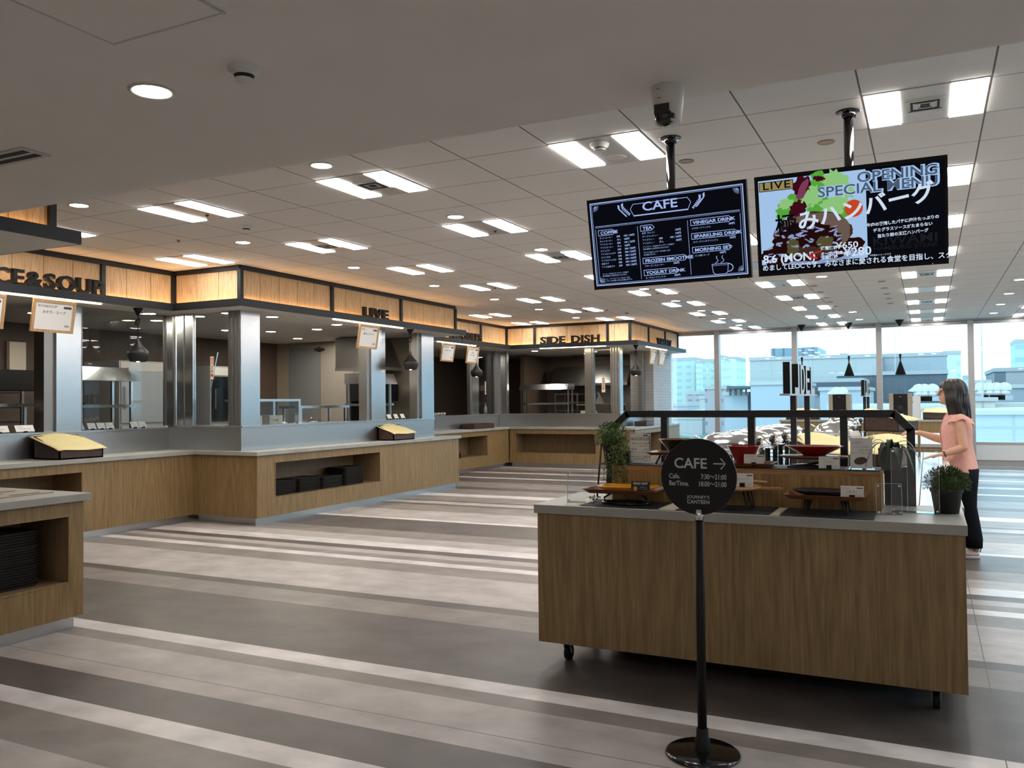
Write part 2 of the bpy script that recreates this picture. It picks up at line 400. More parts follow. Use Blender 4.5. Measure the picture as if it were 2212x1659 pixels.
mb.mi = 4
mb.poly([(0.2365,-3.2,0.0006),(0.2405,-3.2,0.0006),(0.2405,19.6,0.0006),(0.2365,19.6,0.0006)])
mb.mi = 3
mb.box((FX0,-3.2,-0.15),(FX1,19.9,-0.02))
struct(mb.build('floor', [M['fl_white'],M['fl_light'],M['fl_mid'],M['fl_dark'],M['fl_line']], normals=False), 'plank floor striped in white, beige, taupe and dark brown', 'floor')

mb = MB(); mb.box((FX0,3.0,CZ),(FX1,19.95,CZ+0.12))
struct(mb.build('ceiling', M['ceiling']), 'tiled office ceiling with square boards and twin-strip lights', 'ceiling')
mb = MB(); mb.box((FX0,-3.2,2.5),(FX1,3.125,CZ+0.12))
struct(mb.build('ceiling_soffit', M['plaster']), 'smooth lowered plaster ceiling over the entrance', 'ceiling')
mb = MB(); mb.box((-10.8,-3.2,0),(-10.6,19.95,CZ)); struct(mb.build('wall_left', M['brown_wall']), 'dark brown kitchen wall on the far left', 'wall')
mb = MB(); mb.box((FX0,-3.35,0),(FX1,-3.2,CZ)); struct(mb.build('wall_back', M['wall']), 'plain wall behind the viewer', 'wall')
mb = MB(); mb.box((7.2,-3.2,0),(7.35,3.2,CZ)); struct(mb.build('wall_right', M['wall']), 'plain wall on the right behind the viewer', 'wall')
# kitchen: lowered ceiling with an L-shaped outline, partitions
KZ = 2.455
mb = MB()
mb.prism([(-10.6,3.2,KZ),(-8.03,3.2,KZ),(-8.03,7.29,KZ),(-6.99,7.29,KZ),(-6.99,12.12,KZ),(-7.98,12.12,KZ),(-7.98,16.04,KZ),(-5.25,16.04,KZ),(-5.25,19.58,KZ),(-10.6,19.58,KZ)], (0,0,0.06))
struct(mb.build('ceiling_kitchen', M['plaster']), 'low pale ceiling inside the kitchen stalls', 'ceiling')
mb = MB(); mb.box((-10.6,11.95,0),(-7.35,12.0,KZ)); struct(mb.build('wall_partition', M['beige_wall']), 'beige partition wall behind the stall marked LIVE', 'wall')
mb = MB(); mb.box((-10.6,19.2,0),(-5.75,19.3,KZ)); struct(mb.build('wall_far', M['brown_wall']), 'dark brown wall behind the stall marked SIDE DISH', 'wall')
mb = MB(); mb.box((-8.55,17.9,0),(-8.45,19.2,KZ)); struct(mb.build('wall_inner', M['brown_wall']), 'short brown wall inside the stall marked VARIETY', 'wall')
mb = MB(); mb.box((-5.95,18.15,0),(-5.42,19.58,KZ)); struct(mb.build('wall_brick', M['brick_white']), 'white brick pier beside the window at the end of the stalls', 'wall')
# grey double door in the partition
t = MB(); t.box((-10.30,11.92,0),(-9.60,11.95,2.36)); d1 = struct(t.build('door_1', M['door_grey']), 'left leaf of the grey double door behind the stall marked LIVE', 'door')
t = MB(); t.box((-9.59,11.92,0),(-8.88,11.95,2.36)); d2 = struct(t.build('door_2', mat('door_taupe', (0.33,0.30,0.26), 0.5)), 'right leaf of the double door behind the stall marked LIVE', 'door')
t = MB(); t.box((-9.67,11.85,2.30),(-9.50,11.92,2.34)); t.box((-9.62,11.885,2.28),(-9.58,11.92,2.36)); t.build('door_closer', M['dark_hole'], d1)
t = MB(); t.box((-9.40,11.90,1.02),(-9.25,11.92,1.05)); t.build('door_handle', M['steel_dark'], d2)

# window wall
WY = 19.62
MX = [-5.292,-4.317,-2.612,-0.903,0.81,2.52,4.23,5.94,7.2]
for k in range(8):
    a, b = MX[k], MX[k+1]
    w = MB(); w.box((a+0.03,WY-0.10,0.40),(b-0.03,WY+0.06,0.46)); w.box((a+0.03,WY-0.05,2.86),(b-0.03,WY+0.06,2.92)); w.box((b-0.04,WY-0.02,0.4),(b-0.005,WY+0.03,2.9))
    wo = struct(w.build('window_%d' % (k+1), M['alu']), '%s window bay from the white brick pier' % ORD[k], 'window')
    g = MB(); g.box((a,WY+0.02,0.44),(b,WY+0.03,2.92)); g.build('pane', M['window'], wo)
    s = MB(); s.box((b-0.065,WY-0.14,0.0),(b+0.045,WY+0.06,CZ)); struct(s.build('trim_%d' % (k+1), M['alu']), 'grey window mullion, %s from the white brick pier' % ORD[k], 'mullion')
s = MB(); s.box((-5.42,WY-0.10,0.10),(7.2,WY+0.08,0.40)); struct(s.build('trim_9', M['sill']), 'pale panel under the windows', 'sill panel')
s = MB(); s.box((-5.42,WY-0.07,0.0),(7.2,WY+0.08,0.10)); struct(s.build('baseboard_window', M['alu']), 'grey skirting under the windows', 'skirting')
s = MB(); s.box((-5.42,WY-0.16,2.925),(7.2,WY+0.08,CZ)); struct(s.build('trim_10', M['alu']), 'grey head rail along the top of the windows', 'rail')
RW = 7.25
for k in range(9):
    a = 3.2+k*1.824; b = a+1.824
    w = MB(); w.box((RW-0.10,a+0.03,0.40),(RW+0.06,b-0.03,0.46)); w.box((RW-0.05,a+0.03,2.86),(RW+0.06,b-0.03,2.92))
    wo = struct(w.build('window_%d' % (k+9), M['alu']), '%s window bay of the right-hand side wall, outside the view' % ORD[k], 'window')
    g = MB(); g.box((RW+0.02,a,0.44),(RW+0.03,b,2.92)); g.build('pane', M['window'], wo)
    q = MB(); q.box((RW-0.14,b-0.055,0.0),(RW+0.06,b+0.055,CZ)); struct(q.build('trim_%d' % (k+11), M['alu']), '%s mullion of the right-hand side windows' % ORD[k], 'mullion')
q = MB(); q.box((RW-0.10,3.2,0.0),(RW+0.08,19.62,0.40)); struct(q.build('trim_20', M['sill']), 'pale panel under the right-hand side windows', 'sill panel')
q = MB(); q.box((RW-0.16,3.2,2.925),(RW+0.08,19.62,CZ)); struct(q.build('trim_21', M['alu']), 'head rail of the right-hand side windows', 'rail')
s = MB(); s.box((-10.6,19.58,0),(-5.42,WY+0.1,CZ)); struct(s.build('wall_window', M['wall']), 'wall strip at the end of the kitchen beside the windows', 'wall')

# ================================================================ stall counters
# each: worktop on an oak base with a steel plinth; u = along, n = towards the room
def frame_y(X, y0):  # front faces +x, u = +y
    return Matrix(((0,1,0,X),(1,0,0,y0),(0,0,1,0),(0,0,0,1)))
def frame_x(x0, Y):  # front faces -y, u = +x
    return Matrix(((1,0,0,x0),(0,-1,0,Y),(0,0,1,0),(0,0,0,1)))
TOPZ, TT, TK = 0.83, 0.045, 0.08
def front_with_niche(mb, T, u0, u1, niche, zt=TOPZ-TT):
    """oak front, 20 mm thick, with an opening (u, z) let into it"""
    if niche is None:
        mb.box((u0,-0.02,TK),(u1,0,zt), T); return
    a, b, z0, z1 = niche
    mb.box((u0,-0.02,TK),(a,0,zt), T); mb.box((b,-0.02,TK),(u1,0,zt), T)
    mb.box((a,-0.02,TK),(b,0,z0), T); mb.box((a,-0.02,z1),(b,0,zt), T)
def niche_box(mb, T, niche, dp=0.45):
    a, b, z0, z1 = niche; e = 0.012
    mb.box((a-e,-dp,z0-e),(b+e,-0.02,z0), T); mb.box((a-e,-dp,z1),(b+e,-0.02,z1+e), T)
    mb.box((a-e,-dp,z0),(a,-0.02,z1), T); mb.box((b,-dp,z0),(b+e,-0.02,z1), T); mb.box((a-e,-dp-e,z0-e),(b+e,-dp,z1+e), T)
def niche_trim(mb, T, niche):
    a, b, z0, z1 = niche; e = 0.012
    for q in (((a-e,0,z0-e),(b+e,0.004,z0)),((a-e,0,z1),(b+e,0.004,z1+e)),((a-e,0,z0),(a,0.004,z1)),((b,0,z0),(b+e,0.004,z1))): mb.box(*q, T)
def at0(o, loc): return o

def counter(label, loc, segs, top_poly, splash_segs=(), ledge_polys=(), side=None):
    t = thing('serving_counter', label, 'counter', loc)
    f = MB(); i = MB(); k = MB(); tr = MB(); hasn = False
    for T, u0, u1, niche in segs:
        front_with_niche(f, T, u0, u1, niche)
        k.box((u0+0.03,-0.07,0),(u1-0.03,-0.05,TK), T)
        if niche: niche_box(i, T, niche); niche_trim(tr, T, niche); hasn = True
    f.build('front_panel', M['oak'], t, at=loc)
    if hasn: i.build('niche', M['oak_in'], t, at=loc); tr.build('niche_edge', M['oak'], t, at=loc)
    else: i.bm.free(); tr.bm.free()
    k.build('plinth', M['steel_h'], t, at=loc)
    w = MB(); w.prism([(x,y,TOPZ-TT) for x,y in top_poly], (0,0,TT)); w.build('worktop', M['top'], t, at=loc, bevel=0.003)
    if splash_segs:
        s = MB(); e = MB()
        for T, u0, u1, zt in splash_segs:
            s.box((u0,-0.02,TOPZ),(u1,0,zt-0.02), T); e.box((u0,-0.30,zt-0.02),(u1,0.02,zt), T)
        s.build('splashback', M['steel_h'], t, at=loc); e.build('ledge', M['steel'], t, at=loc)
    return t
LZ = 1.12
# rice and soup
NICHE_R = (3.2-2.6+0.0, 5.862-2.6, 0.29, 0.69)
counter('oak counter under the sign RICE&SOUP with one long niche', (-7.78,5.0,0),
    [(frame_y(-7.78,2.6), 0.0, 4.73, NICHE_R)],
    [(-8.30,2.6),(-7.75,2.6),(-7.75,7.30),(-7.75,7.46),(-8.30,7.46)],
    [(frame_y(-8.25,2.6), 0.0, 4.80, 1.10)])
# live
counter('oak counter under the sign LIVE, its niche stacked with dark trays', (-6.8,9.6,0),
    [(frame_y(-6.80,7.33), 0.0, 4.58, (0.30,2.385,0.29,0.69)), (frame_x(-7.779,7.33), 0.0, 0.957, None), (Matrix(((-1,0,0,-6.80),(0,1,0,11.91),(0,0,1,0),(0,0,0,1))), 0.022, 1.18, None)],
    [(-7.75,7.30),(-6.77,7.30),(-6.77,11.94),(-8.0,11.94),(-8.0,11.7),(-7.13,11.7),(-7.13,7.46),(-7.75,7.46)],
    [(frame_y(-7.10,7.40), 0.0, 4.25, LZ), (frame_x(-8.25,7.40), 0.0, 1.128, LZ)])
# noodles
counter('oak counter under the sign NOODLES with a short niche', (-8.0,14,0),
    [(frame_y(-8.0,12.02), 0.0, 4.128, (0.9,3.15,0.29,0.69))],
    [(-8.40,12.01),(-7.97,12.01),(-7.97,16.14),(-8.40,16.14)],
    [(frame_y(-8.35,12.02), 0.0, 4.37, 1.11)])
# side dish
counter('oak counter under the sign SIDE DISH with a wide empty niche', (-6.6,16.15,0),
    [(frame_x(-7.978,16.15), 0.0, 2.735, (0.14,1.93,0.29,0.69))],
    [(-8.40,16.12),(-5.19,16.12),(-5.19,16.45),(-8.40,16.45)],
    [(frame_x(-8.35,16.40), 0.0, 2.75, 1.11)])
# variety
counter('pale oak counter under the sign VARIETY, end on to the window', (-5.22,17.9,0),
    [(frame_y(-5.22,16.17), 0.0, 3.36, (0.45,1.90,0.29,0.69))],
    [(-5.65,16.45),(-5.19,16.45),(-5.19,19.50),(-5.42,19.50),(-5.42,18.14),(-5.65,18.14)],
    [(frame_y(-5.60,16.40), 0.0, 1.73, 1.11)])
# near kiosk
loc = (-4.72,2.6,0)
t = counter('oak counter in the left foreground with a slatted tray rest', loc,
    [(frame_y(-4.72,0.6), 0.0, 2.97, (0.9,2.865,0.30,0.695)), (Matrix(((-1,0,0,-4.72),(0,1,0,3.57),(0,0,1,0),(0,0,0,1))), 0.022, 1.4, None)],
    [(-6.15,0.6),(-4.685,0.6),(-4.685,3.60),(-6.15,3.60)])
g = MB(); g.box((-5.75,0.7,TOPZ),(-4.90,3.50,TOPZ+0.006)); g.mi = 1; r = random.Random(3)
for c in range(7):
    for k in range(9):
        x = -5.68+c*0.12; y = 0.85+k*0.30+(0.14 if c % 2 else 0)
        if y < 3.3: g.box((x,y,TOPZ+0.005),(x+0.016,y+0.19,TOPZ+0.0075))
g.build('tray_rest', [M['slat_wood'], M['dark_hole']], t, at=loc)

# ---------------------------------------------------------------- glass fronts and columns
GT = KZ
def column(label, a, b, z0, ribs=(), group='steel columns of the kitchen stalls'):
    loc = ((a[0]+b[0])/2, (a[1]+b[1])/2, z0)
    t = thing('steel_column', label, 'column', loc, group=group); t['kind'] = 'structure'
    m = MB(); m.box((a[0],a[1],z0),(b[0],b[1],GT)); m.build('shaft', M['steel'], t, at=loc)
    if ribs:
        m = MB()
        for q in ribs: m.box((q[0],q[1],z0),(q[2],q[3],GT))
        m.build('rib', M['steel_dark'], t, at=loc)
    return t
column('broad steel column at the stall marked RICE&SOUP', (-8.45,5.92), (-8.25,6.21), 1.10, [(-8.44,6.21,-8.26,6.235),(-8.44,5.80,-8.28,5.92)])
column('narrow steel post in the inside corner between RICE&SOUP and LIVE', (-8.30,7.40), (-8.18,7.47), LZ, [(-8.17,7.38,-8.15,7.41),(-8.33,7.38,-8.31,7.41)])
column('flat steel panel beside the inside corner next to LIVE', (-8.12,7.40), (-7.86,7.45), LZ, [(-8.005,7.39,-7.995,7.40)])
column('corner steel column left of the glass case at LIVE', (-7.30,7.40), (-7.10,7.71), LZ, [(-7.27,7.385,-7.245,7.40),(-7.21,7.385,-7.185,7.40),(-7.15,7.385,-7.125,7.40)])
column('steel column behind the menu board at LIVE', (-7.28,9.95), (-7.10,10.30), LZ, [(-7.26,9.87,-7.12,9.95)])
column('end steel column at the far side of LIVE', (-7.30,11.29), (-7.10,11.65), LZ, [(-7.27,11.2,-7.13,11.29)])
column('slim steel column behind the pendant lamp at NOODLES', (-8.45,15.20), (-8.35,15.48), 1.11, [(-8.43,15.12,-8.36,15.20)])
column('steel corner column between NOODLES and SIDE DISH', (-8.40,16.36), (-8.13,16.44), 1.11, [(-8.40,16.22,-8.36,16.36),(-8.16,16.345,-8.14,16.36)])
column('steel column in the middle of SIDE DISH', (-6.36,16.40), (-6.16,16.48), 1.11, [(-6.21,16.385,-6.19,16.40)])
column('steel corner column between SIDE DISH and VARIETY', (-5.80,16.40), (-5.60,16.60), 1.11, [(-5.78,16.385,-5.755,16.40),(-5.72,16.385,-5.695,16.40),(-5.66,16.385,-5.635,16.40)])
column('steel post left of the white brick pier', (-5.70,18.0), (-5.60,18.14), 1.11, [(-5.69,17.9,-5.61,18.0)])
def screen(label, a, b):
    m = MB(); m.box(a, b); o = m.build('glass_screen', M['glass'], at=((a[0]+b[0])/2,(a[1]+b[1])/2,a[2])); struct(o, label, 'glass pane')
screen('glass pane beside the broad column at RICE&SOUP', (-8.30,6.235,1.10), (-8.29,7.38,GT))
screen('glass pane in the short return wall of LIVE', (-7.86,7.42,LZ), (-7.30,7.43,GT))
screen('glass pane at SIDE DISH right of the middle column', (-6.16,16.43,1.11), (-5.80,16.44,GT))
screen('glass pane at NOODLES between the two right-hand columns', (-8.40,15.48,1.11), (-8.39,16.22,GT))

# ---------------------------------------------------------------- canopies over the stalls
BO, BZ0, BZ1 = 0.215, 2.455, 2.54
def canopy(label, segs, beams, eaves, posts, loc, letters=None):
    """segs: cladding runs (T, u0, u1); beams: outline boxes; eaves: soffit prisms"""
    t = thing('stall_canopy', label, 'canopy', loc)
    c = MB(); r = MB(); l = MB(); sh = MB()
    for T, u0, u1 in segs:
        n = max(1, round((u1-u0)/0.325)); w = (u1-u0)/n
        for i in range(n): c.box((u0+i*w+0.0035,-0.03,2.463),(u0+(i+1)*w-0.0035,-0.004,CZ-0.004), T)
        r.box((u0,-0.03,CZ-0.055),(u1,0.02,CZ-0.002), T)
        l.box((u0+0.03,0.012,2.532),(u1-0.03,0.026,2.541), T); sh.box((u0+0.02,-0.003,2.522),(u1-0.02,0.03,2.532), T)
    c.build('cladding', M['fascia'], t, at=loc)
    r.build('top_rail', M['black_beam'], t, at=loc); l.build('light_strip', M['amber'], t, at=loc); sh.build('strip_shelf', M['plate'], t, at=loc)
    for x, y in posts:
        p = MB(); p.box((x-0.025,y-0.025,2.46),(x+0.025,y+0.025,CZ-0.05)); p.build('post', M['black_beam'], t, at=loc)
    b = MB()
    for q in beams: b.box(*q)
    b.build('beam', M['black_beam'], t, at=loc)
    e = MB()
    for q in eaves: e.prism([(x,y,BZ0) for x,y in q], (0,0,0.006))
    e.build('eave', M['plaster'], t, at=loc)
    return t
def bx(x0,y0,x1,y1): return ((x0,y0,BZ0),(x1,y1,BZ1))
XR, XL, XN, XV, YS, YD = -8.026, -6.985, -7.97, -5.24, 7.275, 16.02
e = 0.012
canopy('canopy with backlit boards over RICE&SOUP', [(frame_y(XR,3.3), 0.0, YS-3.3)],
    [bx(XR+BO-e,3.3,XR+BO,YS-BO)], [[(XR,3.3),(XR+BO-e,3.3),(XR+BO-e,YS-BO+e),(XR,YS-BO+e)]],
    [(XR,YS-0.02),(XR,6.298),(XR,4.68)], (XR,5.2,BZ0))
canopy('canopy with backlit boards over LIVE, turning the corner', [(frame_x(XR+0.03,YS), 0.0, XL-XR-0.03), (frame_y(XL,YS), 0.0, 12.14-YS)],
    [bx(XR+BO-e,YS-BO,XL+BO,YS-BO+e), bx(XL+BO-e,YS-BO+e,XL+BO,12.14)], [[(XR,YS-BO+e),(XL+BO-e,YS-BO+e),(XL+BO-e,12.14),(XL,12.14),(XL,YS),(XR,YS)]],
    [(XL,YS),(XL,8.914),(XL,10.533),(XL,12.14)], (XL,9.7,BZ0))
canopy('canopy with backlit boards over NOODLES', [(frame_y(XN,12.16), 0.0, YD-12.16)],
    [bx(XN+BO-e,12.16,XN+BO,YD-BO)], [[(XN,12.16),(XN+BO-e,12.16),(XN+BO-e,YD-BO+e),(XN,YD-BO+e)]],
    [(XN,14.868),(XN,YD-0.02),(XN,13.2)], (XN,14,BZ0))
canopy('canopy with backlit boards over SIDE DISH', [(frame_x(XN+0.03,YD), 0.0, XV-XN-0.03)],
    [bx(XN+BO-e,YD-BO,XV+BO,YD-BO+e)], [[(XN,YD-BO+e),(XV+BO-e,YD-BO+e),(XV+BO-e,YD),(XN,YD)]],
    [(-7.311,YD),(-5.709,YD),(XV-0.01,YD)], (-6.6,YD,BZ0))
canopy('canopy with backlit boards over VARIETY, next to the window', [(frame_y(XV,YD+0.03), 0.0, 3.50)],
    [bx(XV+BO-e,YD-BO+e,XV+BO,19.48)], [[(XV,YD),(XV+BO-e,YD),(XV+BO-e,19.48),(XV,19.48)]],
    [(XV,17.207),(XV,18.45),(XV,19.52)], (XV,17.8,BZ0))
XK = -5.305
canopy('canopy corner with backlit boards at the upper left edge', [(frame_y(XK,3.14), 0.0, 0.66)],
    [bx(XK+BO-e,3.13,XK+BO,3.835), bx(-7.2,3.823,XK+BO-e,3.835)], [[(-7.2,3.13),(XK+BO-e,3.13),(XK+BO-e,3.823),(-7.2,3.823)]],
    [(XK,3.765)], (XK,3.5,BZ0))
# ================================================================ ceiling lights
def open_ceiling(x, y):
    if y < 7.2: return x > -7.7
    if y < 12.3: return x > -6.7
    if y < 16.1: return x > -7.65
    return x > -4.9
def make_light(kind):
    t = thing('ceiling_light', 'x', 'ceiling light', (0,0,0), group='twin-strip ceiling lights')
    m = MB(); m.box((-0.292,-0.288,-0.006),(0.292,0.288,0.0)); m.build('housing', M['plate'], t)
    for s in (-1, 1):
        m = MB(); m.box((s*0.205-0.083,-0.284,-0.011),(s*0.205+0.083,0.284,-0.006)); m.build('lamp', M['lamp'], t)
    if kind == 'vent':
        m = MB()
        m.box((-0.10,-0.12,-0.009),(0.10,0.12,-0.006)); m.mi = 1
        for k in range(4):
            a = 0.095-k*0.024
            m.mi = k % 2
            for q in ((-a,-a,a,-a+0.012),(-a,a-0.012,a,a),(-a,-a+0.012,-a+0.012,a-0.012),(a-0.012,-a+0.012,a,a-0.012)): m.box((q[0],q[1],-0.013),(q[2],q[3],-0.009))
        m.build('vent', [M['plate'], M['dark_hole']], t)
    elif kind == 'alarm':
        m = MB(); m.lathe([(0.0,-0.046),(0.032,-0.046),(0.036,-0.040),(0.036,-0.028),(0.055,-0.022),(0.06,-0.006)], (0.0,-0.16,0)); m.mi = 1; m.lathe([(0.0365,-0.039),(0.0365,-0.030)], (0.0,-0.16,0)); m.build('smoke_detector', [M['white_plastic'], M['dark_hole']], t)
        m = MB(); m.lathe([(0.0,-0.010),(0.058,-0.010),(0.065,-0.006)], (0.0,0.16,0)); m.build('speaker', M['white_plastic'], t)
    elif kind == 'sprinkler':
        m = MB(); m.lathe([(0.0,-0.02),(0.009,-0.018),(0.009,-0.010),(0.017,-0.006)], (0.02,0.15,0)); m.build('sprinkler', M['dark_hole'], t)
    return t
LX = [-7.186,-5.386,-3.586,-1.786,0.014,1.814,3.614,5.414]
LN = ['first','second','third','fourth','fifth','sixth','seventh','eighth']
protos = {}
for i, x in enumerate(LX):
    for j in range(9):
        y = 5.062+1.747*j
        if not open_ceiling(x, y): continue
        kind = {(2,0):'vent',(4,0):'vent',(3,0):'alarm',(1,0):'sprinkler',(2,1):'sprinkler',(4,4):'vent',(4,6):'vent',(1,1):'vent',(2,2):'vent',(4,8):'sprinkler',(3,4):'sprinkler',(3,5):'vent'}.get((i,j), 'plain' if (i+j) % 2 else 'sprinkler')
        lab = 'twin-strip ceiling light, %s row from the soffit, %s column from the kitchen side' % (ORD[j], LN[i])
        if kind in protos: dup(protos[kind], (x,y,CZ), lab)
        else:
            o = make_light(kind); o.location = (x,y,CZ); o['label'] = lab; protos[kind] = o
# round downlights
def make_down(rad, z, lamp='down'):
    t = thing('downlight', 'x', 'downlight', (0,0,z), group='round ceiling downlights')
    m = MB(); m.lathe([(rad+0.010,0.0),(rad+0.014,-0.004),(rad+0.006,-0.007),(rad,-0.004)]); m.build('ring', M['white_plastic'], t)
    m = MB(); m.lathe([(0.0,-0.004),(rad,-0.004)]); m.build('lamp', M[lamp], t)
    return t
dl = None; YR = [4.49,6.275,8.06,9.86,11.64,13.31,15.03,16.71,18.38]
for ci, x in enumerate([-5.99,-3.595,-1.21,1.145,3.55,5.9]):
    for ri, y in enumerate(YR):
        if not open_ceiling(x, y): continue
        if ci == 2 and ri in (0,1,2,3,5,6): continue
        lab = 'round white downlight, %s row from the soffit, %s column from the kitchen side' % (ORD[ri], LN[ci])
        if dl is None: dl = make_down(0.066, CZ); dl.location = (x,y,CZ); dl['label'] = lab
        else: dup(dl, (x,y,CZ), lab)
for k, (x, y, w) in enumerate([(-2.485,2.154,'in the lowered soffit at the upper left'),(-6.2,1.6,'added out of view in the lowered soffit over the slatted tray counter'),(0.4,1.2,'added out of view in the lowered soffit to the right')]):  # the last two are added outside the frame to light the foreground
    dup(dl, (x,y,2.5), 'round white downlight '+w)
for k, (x, y) in enumerate([(-3.6,-0.6),(-1.2,-0.6),(1.2,-0.6),(3.6,-0.6),(-1.2,-2.0),(1.2,-2.0)]):  # unseen fill lights, added to brighten the cart front and the soffit
    dup(protos['plain'], (x,y,2.5), 'added twin-strip fill light in the soffit behind the viewer, %s' % ORD[k])
kd = make_down(0.070, KZ, 'kitchen_down')
for k, (x, y) in enumerate([(-8.86,7.75),(-8.26,7.12),(-8.02,7.65),(-7.45,7.55),(-8.83,9.82),(-7.31,8.155),(-8.0,9.87),(-9.40,11.1),(-8.81,11.62),(-7.30,9.43)]):
    dup(kd, (x,y,KZ), 'round downlight in the kitchen ceiling near RICE&SOUP and LIVE, %s from the viewer' % ORD[sorted([(7.75,0),(7.12,1),(7.65,2),(7.55,3),(9.82,4),(8.155,5),(9.87,6),(11.1,7),(11.62,8),(9.43,9)]).index((y,k))])
kd.location = (-7.59,16.63,KZ); kd['label'] = 'round downlight inside the stall marked SIDE DISH'
dup(kd, (-9.4,14.2,KZ), 'round downlight inside the stall marked NOODLES')
dup(kd, (-7.0,18.2,KZ), 'round downlight deep inside the stall marked SIDE DISH')
dup(kd, (-6.6,17.6,KZ), 'round downlight inside the stall marked VARIETY')
dup(kd, (-9.3,6.4,KZ), 'added fill downlight deep inside the stall RICE&SOUP')  # this lamp and the next are added to brighten the kitchen interior
dup(kd, (-9.2,9.3,KZ), 'added fill downlight before the tall oven in the LIVE kitchen')
# dark spot recesses
sp = None
for ci, x in enumerate([-1.41,-0.535]):
    for ri, y in enumerate([5.54,12.55,13.33,14.1,14.79,15.56]):
        lab = 'small unlit bronze spotlight, %s of its row, %s side' % (ORD[ri], ['CAFE screen','food screen'][ci])
        if sp is None:
            sp = thing('spotlight', lab, 'spotlight', (x,y,CZ), group='small bronze spotlights')
            m = MB(); m.lathe([(0.05,0.0),(0.052,-0.004),(0.046,-0.006),(0.04,-0.003)]); m.build('ring', M['bronze'], sp)
            m = MB(); m.lathe([(0.0,-0.0015),(0.025,-0.002),(0.042,-0.003)]); m.build('reflector', M['bronze'], sp)
        else: dup(sp, (x,y,CZ), lab)
# alarms, sensors
def alarm(label, loc):
    t = thing('smoke_detector', label, 'smoke detector', loc)
    m = MB(); m.lathe([(0.055,0.0),(0.053,-0.012),(0.036,-0.020),(0.034,-0.026)]); m.build('base', M['white_plastic'], t)
    m = MB(); m.lathe([(0.0,-0.046),(0.027,-0.045),(0.032,-0.038)]); m.build('cap', M['white_plastic'], t)
    m = MB(); m.lathe([(0.031,-0.038),(0.031,-0.026)])
    m.build('slot_band', M['dark_hole'], t)
    return t
a0 = alarm('smoke detector on the lowered soffit', (-2.044,2.149,2.5))
dup(a0, (-5.413,5.712,CZ), 'smoke detector above the corner of the stalls RICE&SOUP and LIVE')
dup(a0, (-4.796,14.475,CZ), 'smoke detector above the stall marked SIDE DISH')
for k, q in enumerate([((-6.45,5.9),'near the sign RICE&SOUP'),((-5.0,14.0),'over the aisle before SIDE DISH'),((-3.9,16.2),'near the far end of VARIETY')]):
    m = MB(); m.lathe([(0.0,-0.022),(0.010,-0.020),(0.011,-0.006),(0.020,0.0)]); tag(m.build('sprinkler_head', M['bronze'], loc=(*q[0],CZ)), 'tiny sprinkler head in the ceiling '+q[1], 'sprinkler')
# access hatch, grille in the soffit
t = thing('ceiling_hatch', 'square access hatch in the lowered soffit', 'hatch', (-2.03,1.58,2.5))
m = MB(); m.box((-0.225,-0.23,-0.004),(0.225,0.23,0)); m.build('panel', M['plaster'], t)
m = MB()
for q in ((-0.232,-0.237,0.232,-0.230),(-0.232,0.230,0.232,0.237),(-0.232,-0.23,-0.225,0.23),(0.225,-0.23,0.232,0.23)): m.box((q[0],q[1],-0.006),(q[2],q[3],0))
m.build('frame', M['plate'], t)
t = thing('air_grille', 'narrow dark-slotted air grille in the soffit at the left edge', 'air grille', (-3.80,2.43,2.5))
m = MB(); m.box((-0.28,-0.07,-0.006),(0.28,0.07,0)); m.build('frame', M['plate'], t)
m = MB(); m.box((-0.25,-0.045,-0.0075),(0.25,-0.012,-0.005)); m.box((-0.25,0.012,-0.0075),(0.25,0.045,-0.005)); m.build('grille', M['dark_hole'], t)
# dome camera
t = thing('security_camera', 'white dome security camera hanging from the soffit edge', 'camera', (-0.825,2.985,2.5))
m = MB(); m.lathe([(0.059,0.0),(0.059,-0.02),(0.055,-0.07),(0.048,-0.128),(0.043,-0.134),(0.0,-0.134)], n=40); m.build('body', M['white_plastic'], t)
m = MB(); m.sph((-0.004,-0.022,-0.112), 0.037, u=24, v=14); m.box((-0.034,-0.0585,-0.112),(0.020,-0.02,-0.076)); m.box((0.0,-0.05,-0.128),(0.036,-0.02,-0.112)); m.build('lens_ball', M['black_gloss'], t)
m = MB(); m.box((-0.025,-0.0575,-0.022),(-0.006,-0.0560,-0.018)); m.box((-0.022,-0.0555,-0.055),(-0.006,-0.052,-0.050)); m.build('badge', M['grey_plastic'], t)

# ================================================================ hanging screens
S_W = emit('screen_pale_blue', (0.42,0.56,0.98), 0.5)
S_WW = emit('screen_white', (0.72,0.84,1.0), 0.5)
S_BK = emit('screen_black', (0.0035,0.004,0.007), 0.5)
S_SKY = emit('screen_photo_blue', (0.42,0.62,0.92), 0.5)
def fig(name, c): return emit('screen_'+name, c, 0.5)
def tv_body(label, c, yaw, tilt, w, h):
    t = thing('hanging_screen', label, 'screen', c, (tilt,0,yaw), group='screens hanging from the ceiling')
    m = MB(); m.box((-w/2,0,-h/2),(w/2,0.03,h/2)); m.box((-w*0.3,0.03,-h*0.3),(w*0.3,0.05,h*0.25)); m.build('casing', M['black_matte'], t)
    m = MB(); m.box((w*0.42,-0.002,-h/2+0.004),(w*0.423,0,-h/2+0.007)); m.build('standby_light', emit('standby_green', (0.1,0.9,0.2), 1.2), t)
    return t
def scr(w, h): return (w-0.030, h-0.040)
